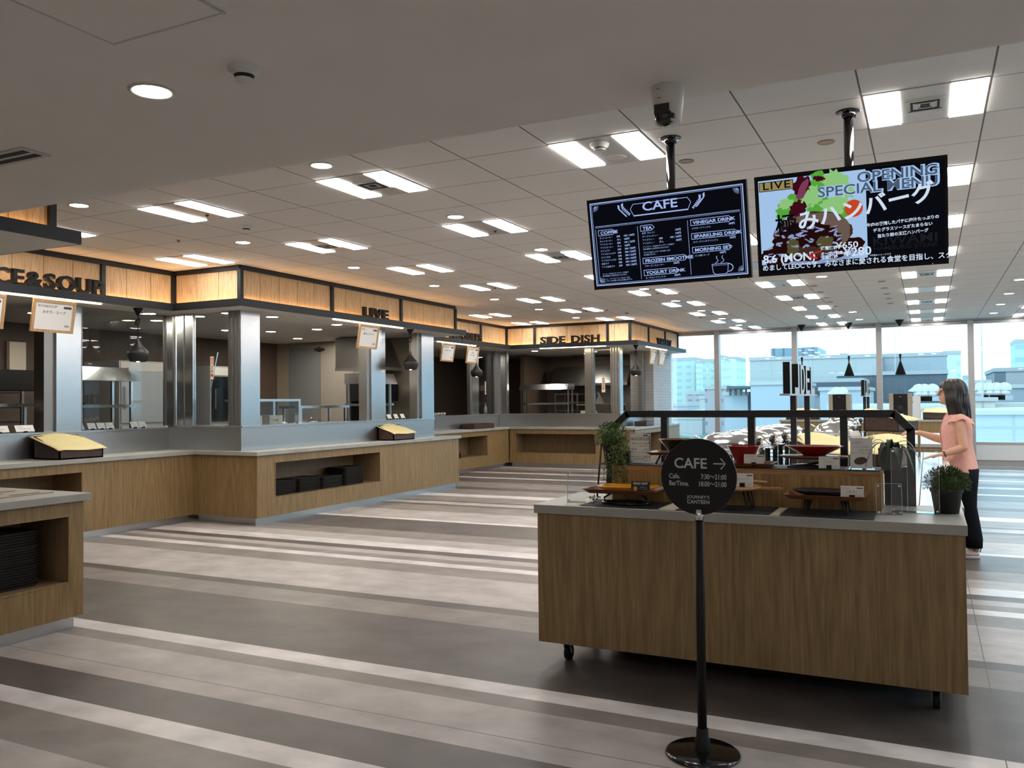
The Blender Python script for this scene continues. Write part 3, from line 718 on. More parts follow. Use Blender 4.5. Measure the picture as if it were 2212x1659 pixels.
def hang(label, x, y, z0):
    t = thing('ceiling_pipe', label, 'pipe', (x,y,CZ))
    m = MB(); m.lathe([(0.0,-0.012),(0.058,-0.010),(0.066,-0.004),(0.066,0)]); m.lathe([(0.036,-0.012),(0.036,-0.03),(0.028,-0.034)]); m.build('flange', M['black_gloss'], t)
    m = MB(); m.cyl((0,0,-0.01),(0,0,z0-CZ),0.026,n=20); m.build('pole', M['black_gloss'], t)
    m = MB(); m.box((0.03,-0.03,-0.045),(0.042,-0.015,-0.03)); m.build('bolt', M['black_metal'], t)
hang('black ceiling pipe carrying the CAFE menu screen', -1.37, 5.005, 2.25)
hang('black ceiling pipe carrying the food screen', -0.367, 5.005, 2.25)
class Pad:
    """draws on a screen in its own millimetres: x to the right, z up, from the middle"""
    def __init__(s): s.m = MB(); s.y = -0.0012
    def rect(s, x0, z0, x1, z1): s.m.poly([(x0,s.y,z0),(x1,s.y,z0),(x1,s.y,z1),(x0,s.y,z1)]); return s
    def line(s, pts, w, closed=False):
        pts = [Vector((p[0],0,p[1])) for p in pts]; n = len(pts)
        for i in range(n if closed else n-1):
            a, b = pts[i], pts[(i+1)%n]; d = (b-a)
            if d.length < 1e-6: continue
            d.normalize(); q = Vector((-d.z,0,d.x))*w/2; a2 = a-d*w*0.3; b2 = b+d*w*0.3
            s.m.poly([(p.x,s.y,p.z) for p in (a2-q,b2-q,b2+q,a2+q)])
        return s
    def blob(s, pts): s.m.poly([(x,s.y,z) for x,z in pts]); return s
    def ell(s, cx, cz, rx, rz, rot=0, n=24, jag=0, seed=1):
        r = random.Random(seed); p = []
        for i in range(n):
            a = 2*PI*i/n; k = 1+jag*(r.random()-0.5)*2
            x, z = rx*math.cos(a)*k, rz*math.sin(a)*k
            p.append((cx+x*math.cos(rot)-z*math.sin(rot), cz+x*math.sin(rot)+z*math.cos(rot)))
        return s.blob(p)
    def txt(s, body, x, z, size, bold=0.0, align='LEFT', wide=1.0, rot=0.0, space=1.0):
        Mx = Matrix.Translation((x,s.y,z)) @ Matrix.Rotation(-rot,4,'Y') @ facing((0,0,0),'-y')
        s.m.text(body, size, Mx, bold, 0, align, wide, space); return s
    def done(s, name, mats, parent): return s.m.build(name, mats, parent, normals=False)

# --- menu screen: CAFE
W1, H1 = 0.974, 0.55
t = tv_body('hanging menu screen headed CAFE', (-1.376,4.9,2.332), -0.058, 0.193, W1, H1)
sw, sh = scr(W1, H1)
m = MB(); m.poly([(-sw/2,-0.0006,-sh/2),(sw/2,-0.0006,-sh/2),(sw/2,-0.0006,sh/2),(-sw/2,-0.0006,sh/2)]); disp = m.build('display', S_BK, t, normals=False)
# coordinates from the upper left corner of the display, 0..1
def X(u): return -sw/2+u*sw
def Z(v): return sh/2-v*sh
p = Pad()
for e_, w_ in ((0.006,0.006),(0.016,0.002)): p.line([(X(e_),Z(e_*1.6)),(X(1-e_),Z(e_*1.6)),(X(1-e_),Z(1-e_*1.6)),(X(e_),Z(1-e_*1.6))], w_, True)
for cu, cv, du, dv in ((0.03,0.045,1,1),(0.97,0.045,-1,1),(0.03,0.955,1,-1),(0.97,0.955,-1,-1)):
    for k in range(8):
        a = k/7*PI/2; c0 = (X(cu)+du*0.006*math.cos(a), Z(cv)-dv*0.006*math.sin(a)); c1 = (X(cu)+du*0.032*math.cos(a), Z(cv)-dv*0.032*math.sin(a)); p.line([c0,c1], 0.0014)
p.done('border', S_W, disp)
p = Pad()
p.txt('CAFE', X(0.475), Z(0.165), 0.072, 0.0012, 'CENTER', 1.3)
p.line([(X(0.30),Z(0.075)),(X(0.655),Z(0.075)),(X(0.675),Z(0.13)),(X(0.655),Z(0.205)),(X(0.30),Z(0.205)),(X(0.28),Z(0.13))], 0.003, True)
p.line([(X(0.30),Z(0.212)),(X(0.655),Z(0.212))], 0.004)
for s_, u0 in ((-1,0.27),(1,0.69)):
    st_ = [(X(u0),Z(0.20)),(X(u0+s_*0.045),Z(0.12)),(X(u0+s_*0.05),Z(0.06))]
    p.line(st_, 0.002)
    for k in range(9):
        f_ = k/8; bx_ = X(u0+s_*(0.01+0.045*min(1,f_*1.4))); bz_ = Z(0.19-0.125*f_)
        for d_ in (-1,1): p.ell(bx_+d_*0.012, bz_+0.004*d_, 0.008, 0.0038, 0.7*d_, 10)
p.line([(X(0.03),Z(0.285)),(X(0.97),Z(0.285))], 0.003); p.line([(X(0.03),Z(0.30)),(X(0.97),Z(0.30))], 0.0016)
for u, v0, v1 in ((0.03,0.32,0.93),(0.318,0.335,0.95),(0.645,0.335,0.95),(0.97,0.32,0.90)): p.line([(X(u),Z(v0)),(X(u),Z(v1))], 0.0022)
p.done('heading', S_W, disp)
def flag(p, s, u0, v, u1):
    p.line([(X(u0),Z(v-0.032)),(X(u1-0.02),Z(v-0.032)),(X(u1),Z(v)),(X(u1-0.02),Z(v+0.032)),(X(u0),Z(v+0.032))], 0.003, True)
    p.txt(s, X(u0+0.014), Z(v+0.019), 0.0255, 0.0008, 'LEFT', 1.28)
p = Pad()
flag(p,'COFFEE',0.048,0.365,0.165)
for k,(a_,b_,c_) in enumerate([('ホットコーヒー','S/M','100 / 150円'),('ホットコーヒー','☆ L','180円'),('アイスコーヒー','S/M','100 / 150円'),('アイスコーヒー','☆ L','180円'),('カフェラテ','S/M','200 / 250円'),('アイスカフェラテ','S/M','200 / 250円'),('カフェモカ','S/M','200 / 250円'),('アイスカフェモカ','S/M','200 / 250円'),('抹茶ラテ','S/M','200 / 250円'),('アイス抹茶ラテ','S/M','200 / 250円')]):
    v = 0.435+k*0.0385; p.txt(a_,X(0.052),Z(v),0.0125); p.txt(b_,X(0.172),Z(v),0.0145,0.0003); p.txt(c_,X(0.22),Z(v),0.0145,0.0003)
for k,s_ in enumerate(['コーヒーのS/Mにタンブラーご利用で','表示価格から20円引きになります。','*ホット・アイスコーヒーのLサイズは','タンブラーをお使いの方のみ購入可です。']): p.txt(s_,X(0.052),Z(0.865+k*0.025+(0.012 if k>1 else 0)),0.0105)
p.done('coffee_list', S_W, disp); p = Pad()
flag(p,'TEA',0.338,0.365,0.43)
for k,(a_,b_,c_) in enumerate([('紅茶（ホット）','','150円'),('ダージリンティー','','150円'),('アイスティー','S/M','100 / 150円'),('アイスティー','☆ L','180円')]):
    v = 0.432+k*0.0395; p.txt(a_,X(0.345),Z(v),0.0125); p.txt(b_,X(0.455),Z(v),0.0145,0.0003); p.txt(c_,X(0.60),Z(v),0.0145,0.0003,'RIGHT')
for k,s_ in enumerate(['アイスティーのS/Mにタンブラーご利用で','表示価格から20円引きになります。','*Lサイズはタンブラーをお使いの方','のみ購入可です。']): p.txt(s_,X(0.345),Z(0.59+k*0.027+(0.012 if k>1 else 0)),0.0105)
flag(p,'FROZEN SMOOTHIE',0.338,0.745,0.63); p.txt('フローズンスムージー',X(0.345),Z(0.815),0.0125); p.txt('300円',X(0.575),Z(0.81),0.0145,0.0003,'RIGHT')
flag(p,'YOGURT DRINK',0.338,0.885,0.57); p.txt('ヨーグルトドリンク M',X(0.345),Z(0.955),0.0125); p.txt('200円',X(0.575),Z(0.95),0.0145,0.0003,'RIGHT')
p.done('tea_list', S_W, disp); p = Pad()
flag(p,'VINEGAR DRINK',0.665,0.365,0.92); p.txt('ビネガードリンク S',X(0.67),Z(0.44),0.0125); p.txt('100円',X(0.935),Z(0.43),0.0145,0.0003,'RIGHT')
flag(p,'SPARKLING DRINK',0.665,0.52,0.95); p.txt('スパークリングドリンク S',X(0.67),Z(0.595),0.0125); p.txt('100円',X(0.935),Z(0.585),0.0145,0.0003,'RIGHT')
flag(p,'MORNING SET',0.665,0.675,0.91); p.txt('パン2個+スープ',X(0.675),Z(0.75),0.0125); p.txt('400円',X(0.87),Z(0.74),0.0145,0.0003,'RIGHT')
p.done('drink_list', S_W, disp)
p = Pad()
cu = [(0.78,0.855),(0.785,0.95),(0.80,0.972),(0.86,0.972),(0.875,0.95),(0.88,0.855)]
p.line([(X(a),Z(b)) for a,b in cu], 0.003, True); p.line([(X(0.785),Z(0.872)),(X(0.875),Z(0.872))], 0.0016)
p.line([(X(0.88)+0.026*math.sin(a)*1.0, Z(0.905)+0.022*math.cos(a)) for a in [k*PI/10 for k in range(11)]], 0.0045)
for u in (0.80,0.835): p.line([(X(u+0.012*math.sin(k*0.9)+0.004*k),Z(0.845-0.013*k)) for k in range(7)], 0.003)
p.done('cup_drawing', S_W, disp)

# --- picture screen: OPENING SPECIAL MENU
W2, H2 = 0.963, 0.554
t = tv_body('hanging picture screen advertising a hamburger steak', (-0.37,4.9,2.338), 0.013, 0.213, W2, H2)
sw, sh = scr(W2, H2)
m = MB(); m.poly([(-sw/2,-0.0006,-sh/2),(sw/2,-0.0006,-sh/2),(sw/2,-0.0006,sh/2),(-sw/2,-0.0006,sh/2)]); disp = m.build('display', S_BK, t, normals=False)
mats = [S_SKY, fig('leaf',(0.10,0.42,0.05)), fig('leaf_pale',(0.30,0.62,0.22)), fig('beet',(0.055,0.004,0.012)), fig('tomato',(0.62,0.07,0.02)), fig('patty',(0.055,0.028,0.018)), fig('patty_top',(0.16,0.11,0.09)), fig('sauce',(0.018,0.004,0.004)), fig('shine',(0.30,0.36,0.62)), fig('board',(0.34,0.27,0.10)), fig('plate',(0.28,0.36,0.60)), fig('purple',(0.22,0.05,0.11)), fig('crust',(0.10,0.085,0.035))]
p = Pad()
def use(k, y): p.m.mi = k; p.y = -0.0007-y*0.0001
PU = 0.60
use(0,0); p.rect(X(0.006),Z(0.915),X(PU),Z(0.01))
use(10,0.5); p.ell(X(0.30),Z(0.80),0.26,0.075,0,30)
use(7,1)
for a_,b_,c_,d_ in ((0.10,0.83,0.09,0.05),(0.50,0.77,0.085,0.045),(0.32,0.85,0.17,0.03)): p.ell(X(a_),Z(b_),c_,d_,0,26,0.15,3)
use(1,2)
for a_,b_,c_,d_,r_ in ((0.20,0.30,0.07,0.05,0.5),(0.36,0.12,0.06,0.07,1.2),(0.33,0.33,0.08,0.05,-0.3),(0.47,0.40,0.05,0.04,0),(0.14,0.36,0.035,0.05,0)): p.ell(X(a_),Z(b_),c_,d_,r_,30,0.28,int(a_*100))
use(2,3)
for a_,b_,c_,d_,r_ in ((0.44,0.10,0.075,0.055,-0.5),(0.43,0.34,0.07,0.05,0.2),(0.31,0.22,0.05,0.055,0),(0.50,0.19,0.035,0.05,0.2),(0.54,0.42,0.03,0.025,0),(0.16,0.28,0.04,0.03,0)): p.ell(X(a_),Z(b_),c_,d_,r_,30,0.26,int(a_*90))
use(3,4)
for a_,b_,c_,d_,r_ in ((0.25,0.10,0.05,0.045,0.4),(0.23,0.34,0.045,0.05,-0.3),(0.35,0.05,0.03,0.014,-0.2),(0.19,0.45,0.03,0.03,0)): p.ell(X(a_),Z(b_),c_,d_,r_,24,0.25,int(a_*70))
use(11,5)
for a_,b_,c_,d_,r_ in ((0.26,0.13,0.018,0.05,-0.5),(0.25,0.20,0.03,0.02,0.5),(0.21,0.47,0.012,0.03,0.3)): p.ell(X(a_),Z(b_),c_,d_,r_,18,0.1,5)
use(2,6); p.line([(X(0.25),Z(0.28)),(X(0.29),Z(0.16))],0.011); p.line([(X(0.27),Z(0.35)),(X(0.36),Z(0.27))],0.007)
use(4,7); p.ell(X(0.532),Z(0.395),0.046,0.046,0,26)
use(5,8); p.ell(X(0.30),Z(0.63),0.20,0.125,0.05,34,0.05,2)
use(6,9); p.ell(X(0.33),Z(0.53),0.165,0.065,-0.08,34,0.07,4); p.ell(X(0.46),Z(0.60),0.045,0.075,0.1,24,0.08,6)
use(7,10); p.ell(X(0.26),Z(0.62),0.15,0.07,0.0,34,0.12,8); p.ell(X(0.37),Z(0.67),0.09,0.06,-0.3,30,0.14,9); p.ell(X(0.14),Z(0.70),0.06,0.055,0,26,0.12,10)
use(12,11); p.ell(X(0.19),Z(0.75),0.035,0.05,0.2,24,0.2,11); p.ell(X(0.37),Z(0.72),0.045,0.035,0.2,24,0.22,12)
use(8,12)
rs = random.Random(12)
for k in range(46):
    a_, b_ = 0.10+rs.random()*0.36, 0.55+rs.random()*0.20
    p.ell(X(a_),Z(b_),0.006+rs.random()*0.016,0.002+rs.random()*0.006,rs.random()*1.2-0.6,9,0.35,k)
for k in range(20):
    p.ell(X(0.03+rs.random()*0.54),Z(0.80+rs.random()*0.10),0.01+rs.random()*0.02,0.002+rs.random()*0.006,rs.random()*0.6-0.3,8,0.3,k+60)
use(9,13); p.rect(X(0.012),Z(0.125),X(0.205),Z(0.03))
p.done('food_picture', mats, disp)
p = Pad(); p.y = -0.0026
p.txt('LIVE',X(0.11),Z(0.108),0.058,0.0008,'CENTER',1.25,0,1.15); p.line([(X(0.012),Z(0.03)),(X(0.205),Z(0.03)),(X(0.205),Z(0.125)),(X(0.012),Z(0.125))],0.0035,True)
p.done('stall_name', S_BK, disp)
p = Pad(); p.y = -0.0022
p.txt('OPENING',X(0.9755),Z(0.135),0.074,0.0055,'RIGHT',1.2); p.txt('SPECIAL MENU',X(0.9755),Z(0.245),0.074,0.0055,'RIGHT',1.2)
p.done('title_outline', S_SKY, disp)
p = Pad(); p.y = -0.0032
p.txt('OPENING',X(0.97),Z(0.135),0.074,0.0008,'RIGHT',1.2); p.txt('SPECIAL MENU',X(0.97),Z(0.245),0.074,0.0008,'RIGHT',1.2)
p.done('title', fig('slate',(0.075,0.115,0.19)), disp)
p = Pad(); p.y = -0.0036
p.txt('みハンバーグ',X(0.225),Z(0.565),0.112,0.0026,'LEFT',1.03,0.145)
p.done('dish_name', S_WW, disp); p = Pad(); p.y = -0.0036
for k,s_ in enumerate(['牛肉の凝縮したパテに肉汁たっぷりの','デミグラスソースがたまらない','当たり前の王道ハンバーグ']): p.txt(s_,X(0.785),Z(0.585+k*0.062),0.0205,0.0006,'CENTER',1,0.04)
p.done('description', S_WW, disp); p = Pad(); p.y = -0.0036
p.txt('8.6 (MON)',X(0.015),Z(0.895),0.062,0.0016); p.txt('通常価格',X(0.345),Z(0.800),0.022,0.0008); p.txt('¥650',X(0.43),Z(0.80),0.046,0.0008,'LEFT',1.2)
p.txt('オープン記念',X(0.345),Z(0.855),0.019,0.0007); p.txt('特別価格',X(0.345),Z(0.895),0.022,0.0008); p.txt('¥280',X(0.47),Z(0.885),0.062,0.0012,'LEFT',1.1)
p.txt('※写真はイメージです',X(0.61),Z(0.905),0.011)
p.done('date_and_price', S_WW, disp); p = Pad(); p.y = -0.0036
p.txt('めましてLEOCです。みなさまに愛される食堂を目指し、スタ',X(0.008),Z(0.975),0.0365,0.0006,'LEFT',0.955)
p.done('ticker', S_WW, disp)
p = Pad(); p.y = -0.0034; p.txt('極',X(0.095),Z(0.585),0.118,0.0016,'LEFT',1.05,0.05); p.done('first_character', S_BK, disp)
p = Pad(); p.y = -0.0028
p.txt('KIWAMI',X(0.625),Z(0.80),0.066,0.0006,'LEFT',1.32); p.txt('HAMBURG STEAK',X(0.63),Z(0.85),0.030,0.0002,'LEFT',1.3); p.done('faint_title', fig('faint',(0.012,0.014,0.017)), disp)
p = Pad(); p.y = -0.0038; p.line([(X(0.345),Z(0.81)),(X(0.29),Z(0.835)),(X(0.285),Z(0.86)),(X(0.325),Z(0.885))],0.010); p.done('red_arrow', fig('red',(0.55,0.02,0.02)), disp)

# ================================================================ stall signs, strip lamps, menu boards, pendants
def serif_word(word, label, o, xd, size, wide, space, depth=0.05, bold=0.006):
    t = thing('stall_sign', label, 'sign', o)
    x = 0.0
    for ch in word:
        if ch == ' ': x += size*0.42*wide; continue
        me = text_mesh(ch, size, bold, depth/2, 'LEFT')
        xs = [v.co.x for v in me.vertices]; w = (max(xs)-min(xs))*wide; x0 = min(xs)*wide
        Mx = basis((0,0,0), xd, (0,0,1)) @ Matrix.Translation((x-x0,0,0))
        m = MB(); m.text(ch, size, Mx, bold, depth/2, 'LEFT', wide)
        hh = max(v.co.y for v in me.vertices); sw_ = size*0.05; n_ = Vector(xd).cross(Vector((0,0,1)))
        def serif(cx, cz, half):
            X_ = Vector(xd)
            P0 = X_*(x+cx-half)+Vector((0,0,cz-sw_/2)); P1 = X_*(x+cx+half)+Vector((0,0,cz+sw_/2))
            a_ = [P0-n_*depth*0.5, Vector((P1.x,P1.y,P0.z))-n_*depth*0.5, Vector((P1.x,P1.y,P0.z))+n_*depth*0.5, P0+n_*depth*0.5]
            m.hexa(a_+[q_+Vector((0,0,sw_)) for q_ in a_])
        s8 = size*0.13
        pos = {'R':((0.12,0),(0.12,1),(0.95,0)),'I':((0.5,0),(0.5,1)),'E':((0.10,0),(0.10,1)),'U':((0.12,1),(0.88,1)),'P':((0.14,0),(0.14,1)),'L':((0.12,0),(0.12,1)),'V':((0.10,1),(0.9,1)),'N':((0.08,0),(0.08,1),(0.92,1)),'D':((0.1,0),(0.1,1)),'H':((0.1,0),(0.1,1),(0.9,0),(0.9,1)),'A':((0.08,0),(0.92,0)),'T':((0.5,0),),'Y':((0.5,0),(0.08,1),(0.92,1))}.get(ch, ())
        for fx, fz in pos: serif(fx*w, sw_/2 if fz == 0 else hh-sw_/2, s8*(1.0 if ch != 'I' else 1.3)*min(1.0,wide))
        m.build('letter', M['black_matte'], t); x += w+size*space
    return t, x
BZ = BZ1
def word_span(word, label, p0, p1, xd, cap, z):
    """fit a word between two points along xd"""
    L_ = (Vector(p1)-Vector(p0)).length; size = cap/0.70
    wn = 0
    for ch in word:
        if ch == ' ': wn += 0.42*size; continue
        xs = [v.co.x for v in text_mesh(ch,size,0.006,0.025,'LEFT').vertices]; wn += max(xs)-min(xs)
    sp_ = 0.11; gaps = sum(1 for c in word if c != ' ')-1
    wide = (L_-gaps*sp_*size)/wn
    serif_word(word, label, (p0[0],p0[1],z), xd, size, wide, sp_)
xr = XR+BO-0.05; xl = XL+BO-0.05; xn = XN+BO-0.05; xv = XV+BO-0.05; ys = YD-BO+0.05
word_span('RICE&SOUP','dark standing letters reading RICE&SOUP',(xr,4.75,0),(xr,6.168,0),(0,1,0),0.150,BZ)
word_span('LIVE','dark standing letters reading LIVE',(xl,9.385,0),(xl,9.955,0),(0,1,0),0.125,BZ)
word_span('NOODLES','dark standing letters reading NOODLES',(xn,13.38,0),(xn,14.57,0),(0,1,0),0.14,BZ)
word_span('SIDE DISH','dark standing letters reading SIDE DISH',(-7.11,ys,0),(-5.825,ys,0),(1,0,0),0.14,BZ)
word_span('VARIETY','dark standing letters reading VARIETY',(xv,17.31,0),(xv,18.35,0),(0,1,0),0.135,BZ)
def strip(label, a, b):
    m = MB(); m.box(a, b); tag(m.build('strip_lamp', M['warm'], at=((a[0]+b[0])/2,(a[1]+b[1])/2,b[2])), label, 'lamp', 'warm strip lamps under the canopies')
strip('warm strip lamp under the canopy RICE&SOUP', (xr-0.02,4.55,2.441), (xr+0.015,6.15,BZ0))
strip('warm strip lamp under the canopy LIVE', (xl-0.02,8.75,2.441), (xl+0.015,10.33,BZ0))
strip('warm strip lamp under the canopy NOODLES', (xn-0.02,12.95,2.441), (xn+0.015,14.35,BZ0))
strip('warm strip lamp under the canopy SIDE DISH', (-7.12,ys-0.015,2.441), (-5.70,ys+0.02,BZ0))
strip('warm strip lamp under the canopy VARIETY', (xv-0.02,16.55,2.441), (xv+0.015,18.0,BZ0))
strip('warm strip lamp under the canopy at the upper left edge', (-5.42,3.16,2.441), (-5.385,3.30,BZ0))
def menu_board(label, x, y0, y1, name, lines, price, ztop=2.43, zbot=2.105):
    h = ztop-zbot; t = thing('menu_board', label, 'menu board', (x,(y0+y1)/2,ztop), (0,math.radians(10),0), group='hanging menu boards')
    w = y1-y0; f = MB(); b_ = 0.028
    for q in ((-w/2,-h,w/2,-h+b_),(-w/2,-b_,w/2,0),(-w/2,-h+b_,-w/2+b_,-b_),(w/2-b_,-h+b_,w/2,-b_)): f.box((-0.012,q[0],q[1]),(0.012,q[2],q[3]))
    f.build('frame', M['frame_wood'], t)
    s = MB(); s.box((-0.006,-w/2+b_,-h+b_),(0.004,w/2-b_,-b_)); sh_ = s.build('sheet', M['card'], t)
    g = MB(); F = lambda y,z: facing((0.0048,y,z),'+x')
    g.text(name, 0.032, F(-w/2+0.05,-0.075), 0.0003, 0, 'LEFT', 1.25)
    for k, (s_, sz) in enumerate(lines): g.text(s_, sz, F(0,-0.135-k*0.045), 0.0006, 0, 'CENTER')
    g.text(price, 0.034, F(w/2-0.05,-h+0.06), 0.0004, 0, 'RIGHT'); g.build('writing', M['ink'], sh_)
    g = MB(); g.box((0.004,w/2-0.13,-0.078),(0.0052,w/2-0.045,-0.055)); g.build('label_mark', mat('label_brown',(0.06,0.05,0.035),0.6), sh_)
    return t
menu_board('framed menu board reading RICE&SOUP, miso soup 40 yen', xr+0.01, 5.39, 5.85, 'RICE&SOUP', [('みそ汁・スープ',0.036)], '¥40')
menu_board('framed menu board cut off by the left edge, under RICE&SOUP', xr+0.01, 4.70, 5.115, 'RICE&SOUP', [('ライス',0.036)], '¥40')
menu_board('framed menu board hanging under the sign LIVE', xl+0.01, 9.29, 9.74, 'LIVE', [('極みハンバーグ',0.034)], '¥280')
menu_board('left one of two framed menu boards under NOODLES', xn+0.01, 13.10, 13.55, 'NOODLES', [('醤油ラーメン',0.034)], '¥280')
menu_board('right one of two framed menu boards under NOODLES', xn+0.01, 14.04, 14.48, 'NOODLES', [('天ぷら',0.034),('かけうどん',0.034)], '¥280')
menu_board('left one of two framed menu boards under VARIETY', xv+0.01, 16.85, 17.22, 'VARIETY', [('カレー',0.034)], '¥280')
menu_board('right one of two framed menu boards under VARIETY', xv+0.01, 17.50, 17.93, 'VARIETY', [('定食',0.034)], '¥280')
def pendant(label, x, y):
    t = thing('pendant_lamp', label, 'pendant lamp', (x,y,BZ0), group='black pear-shaped pendants over the counters')
    m = MB(); m.lathe([(0.052,0.0),(0.052,-0.006),(0.012,-0.085),(0.0,-0.088)]); m.build('canopy', M['black_matte'], t)
    m = MB(); m.cyl((0,0,-0.085),(0,0,-0.345),0.004,n=8); m.build('cord', M['black_matte'], t)
    m = MB(); m.tube([(0.0+0.026*math.sin(a), 0.012*math.cos(a*1.0), -0.155+0.045*math.cos(a)) for a in [2*PI*k/14 for k in range(14)]], 0.0045, 6, True); m.tube([(-0.014+0.022*math.sin(a), 0.02*math.cos(a), -0.15+0.038*math.cos(a)) for a in [2*PI*k/14 for k in range(14)]], 0.0045, 6, True); m.build('cord_loop', M['black_matte'], t)
    m = MB(); m.lathe([(0.010,-0.325),(0.014,-0.35),(0.022,-0.375),(0.037,-0.405),(0.060,-0.435),(0.088,-0.463),(0.108,-0.482),(0.116,-0.497),(0.117,-0.512),(0.113,-0.545),(0.098,-0.585),(0.082,-0.60),(0.078,-0.60),(0.094,-0.575),(0.108,-0.53),(0.110,-0.50)], n=36); m.build('shade', M['black_metal'], t)
    m = MB(); m.sph((0,0,-0.585), 0.022, u=14, v=8); m.build('bulb', M['bulb'], t)
    return t
p0 = pendant('black pear-shaped pendant over the counter RICE&SOUP', -7.90, 6.655)
dup(p0, (-6.86,10.60,BZ0), 'black pear-shaped pendant over the counter LIVE')
dup(p0, (-7.84,14.45,BZ0), 'black pear-shaped pendant over the counter NOODLES')
dup(p0, (-5.12,15.98,BZ0), 'black pear-shaped pendant over the counter VARIETY')
# tall cone pendants by the window
def cone(label, x, y):
    t = thing('cone_pendant', label, 'pendant lamp', (x,y,CZ), group='slim cone pendants by the window')
    m = MB(); m.lathe([(0.085,0.0),(0.085,-0.006),(0.015,-0.125),(0.0,-0.13)]); m.build('canopy', M['black_matte'], t)
    m = MB(); m.cyl((0,0,-0.12),(0,0,-0.71),0.003,n=6); m.build('cord', M['white_plastic'], t)
    m = MB(); m.tube([(0.035*math.sin(a)+0.02, 0.0, -0.22+0.09*math.cos(a)) for a in [2*PI*k/12 for k in range(12)]], 0.004, 6, True); m.build('cord_loop', M['white_plastic'], t)
    m = MB(); m.lathe([(0.026,-0.70),(0.010,-0.83),(0.102,-1.115),(0.098,-1.115),(0.008,-0.835)], n=32); m.build('shade', M['black_matte'], t)
    return t
c0 = cone('slim black cone pendant by the window, nearest the stalls', -2.415, 19.1)
dup(c0, (-1.475,19.1,CZ), 'slim black cone pendant by the window, middle of three')
dup(c0, (-0.49,18.95,CZ), 'slim black cone pendant by the window, farthest from the stalls')
# ================================================================ display cart in front
CX0, CX1, CY0, CY1 = -1.868, 0.140, 4.055, 4.715
loc = (-0.86, 4.385, 0)
t = thing('display_cart', 'big oak display cart on casters with a grey worktop, menu samples on it', 'cart', loc)
m = MB(); m.box((CX0+0.015,CY0+0.015,0.115),(CX1-0.008,CY0+0.035,TOPZ-TT)); m.build('front_panel', M['oak'], t, at=loc, bevel=0.002)
m = MB(); m.box((CX0+0.015,CY0+0.036,0.115),(CX0+0.035,CY1-0.01,TOPZ-TT)); m.build('side_panel', M['oak'], t, at=loc)
m = MB(); m.box((CX1-0.028,CY0+0.036,0.115),(CX1-0.008,CY1-0.01,TOPZ-TT)); m.build('side_panel', M['oak'], t, at=loc)
m = MB(); m.box((CX0+0.036,CY0+0.036,0.115),(CX1-0.03,CY1-0.02,0.135)); m.build('bottom_panel', M['oak_in'], t, at=loc)
m = MB(); m.box((CX0,CY0,TOPZ-TT),(CX1,CY1,TOPZ)); m.build('worktop', M['top'], t, at=loc, bevel=0.003)
m = MB(); m.box((CX0+0.05,CY1-0.03,0.14),(CX1-0.05,CY1-0.02,TOPZ-TT)); m.build('back_panel', M['oak'], t, at=loc)
for sx_, sy_ in ((CX0+0.13,CY0+0.13),(CX1-0.13,CY0+0.13),(CX0+0.13,CY1-0.12),(CX1-0.13,CY1-0.12)):
    m = MB(); m.cyl((sx_-0.014,sy_+0.02,0.038),(sx_+0.014,sy_+0.02,0.038),0.038,n=24); w = m.build('caster', M['black_matte'], t, at=loc)
    m = MB(); m.prism([(sx_-0.020,sy_-0.02,0.115),(sx_-0.020,sy_+0.03,0.115),(sx_-0.020,sy_+0.03,0.035),(sx_-0.020,sy_+0.01,0.035)],(0.004,0,0)); m.prism([(sx_+0.016,sy_-0.02,0.115),(sx_+0.016,sy_+0.03,0.115),(sx_+0.016,sy_+0.03,0.035),(sx_+0.016,sy_+0.01,0.035)],(0.004,0,0)); m.box((sx_-0.03,sy_-0.03,0.108),(sx_+0.03,sy_+0.035,0.115)); m.build('fork', M['plate'], w, at=loc)
# riser box on the cart
loc = (-0.88, 4.52, TOPZ)
RX0, RX1, RY0, RY1, RZ = -1.555, -0.208, 4.40, 4.665, 1.022
t = thing('display_riser', 'low oak riser box with a dark top standing on the cart', 'riser', loc)
m = MB(); m.box((RX0,RY0+0.003,TOPZ),(RX1,RY1,RZ-0.03)); m.build('body', M['oak_rise'], t, at=loc)
m = MB(); m.box((RX0,RY0,RZ-0.030),(RX1,RY1,RZ-0.004)); m.build('top_edge', M['board_wood'], t, at=loc)
m = MB(); m.box((RX0+0.004,RY0+0.004,RZ-0.004),(RX1-0.004,RY1,RZ)); m.build('top_mat', M['mat_black'], t, at=loc)
# black sneeze guard frame with a low dark end board
loc = (-0.8, 4.69, TOPZ)
t = thing('guard_frame', 'black square-tube guard frame standing between the cart and the island', 'guard frame', loc)
m = MB()
def bar(m, a, b, w=0.038, d=0.04):
    a = Vector(a); b = Vector(b); u = (b-a).normalized(); v = Vector((0,1,0)); n_ = u.cross(v).normalized()
    P = []
    for q in (a, b):
        P.append([q-n_*w/2-v*d/2, q+n_*w/2-v*d/2, q+n_*w/2+v*d/2, q-n_*w/2+v*d/2])
    m.hexa(P[0]+P[1])
TL, TR = (-1.545,4.69,1.292), (-0.165,4.69,1.290)
bar(m, (-1.565,4.69,1.292), (-0.15,4.69,1.290)); bar(m, (-1.552,4.69,1.296), (-1.665,4.69,1.19)); bar(m, (-1.66,4.69,1.20), (-1.66,4.69,TOPZ))
bar(m, (-0.16,4.69,1.294), (-0.075,4.69,1.206)); bar(m, (-0.080,4.69,1.216), (-0.080,4.69,TOPZ))
m.build('outer_tube', M['black_metal'], t, at=loc)
for x in (-1.338,-0.858,-0.392):
    m = MB(); bar(m, (x,4.69,1.275), (x,4.69,TOPZ), 0.036); m.build('post', M['black_metal'], t, at=loc)
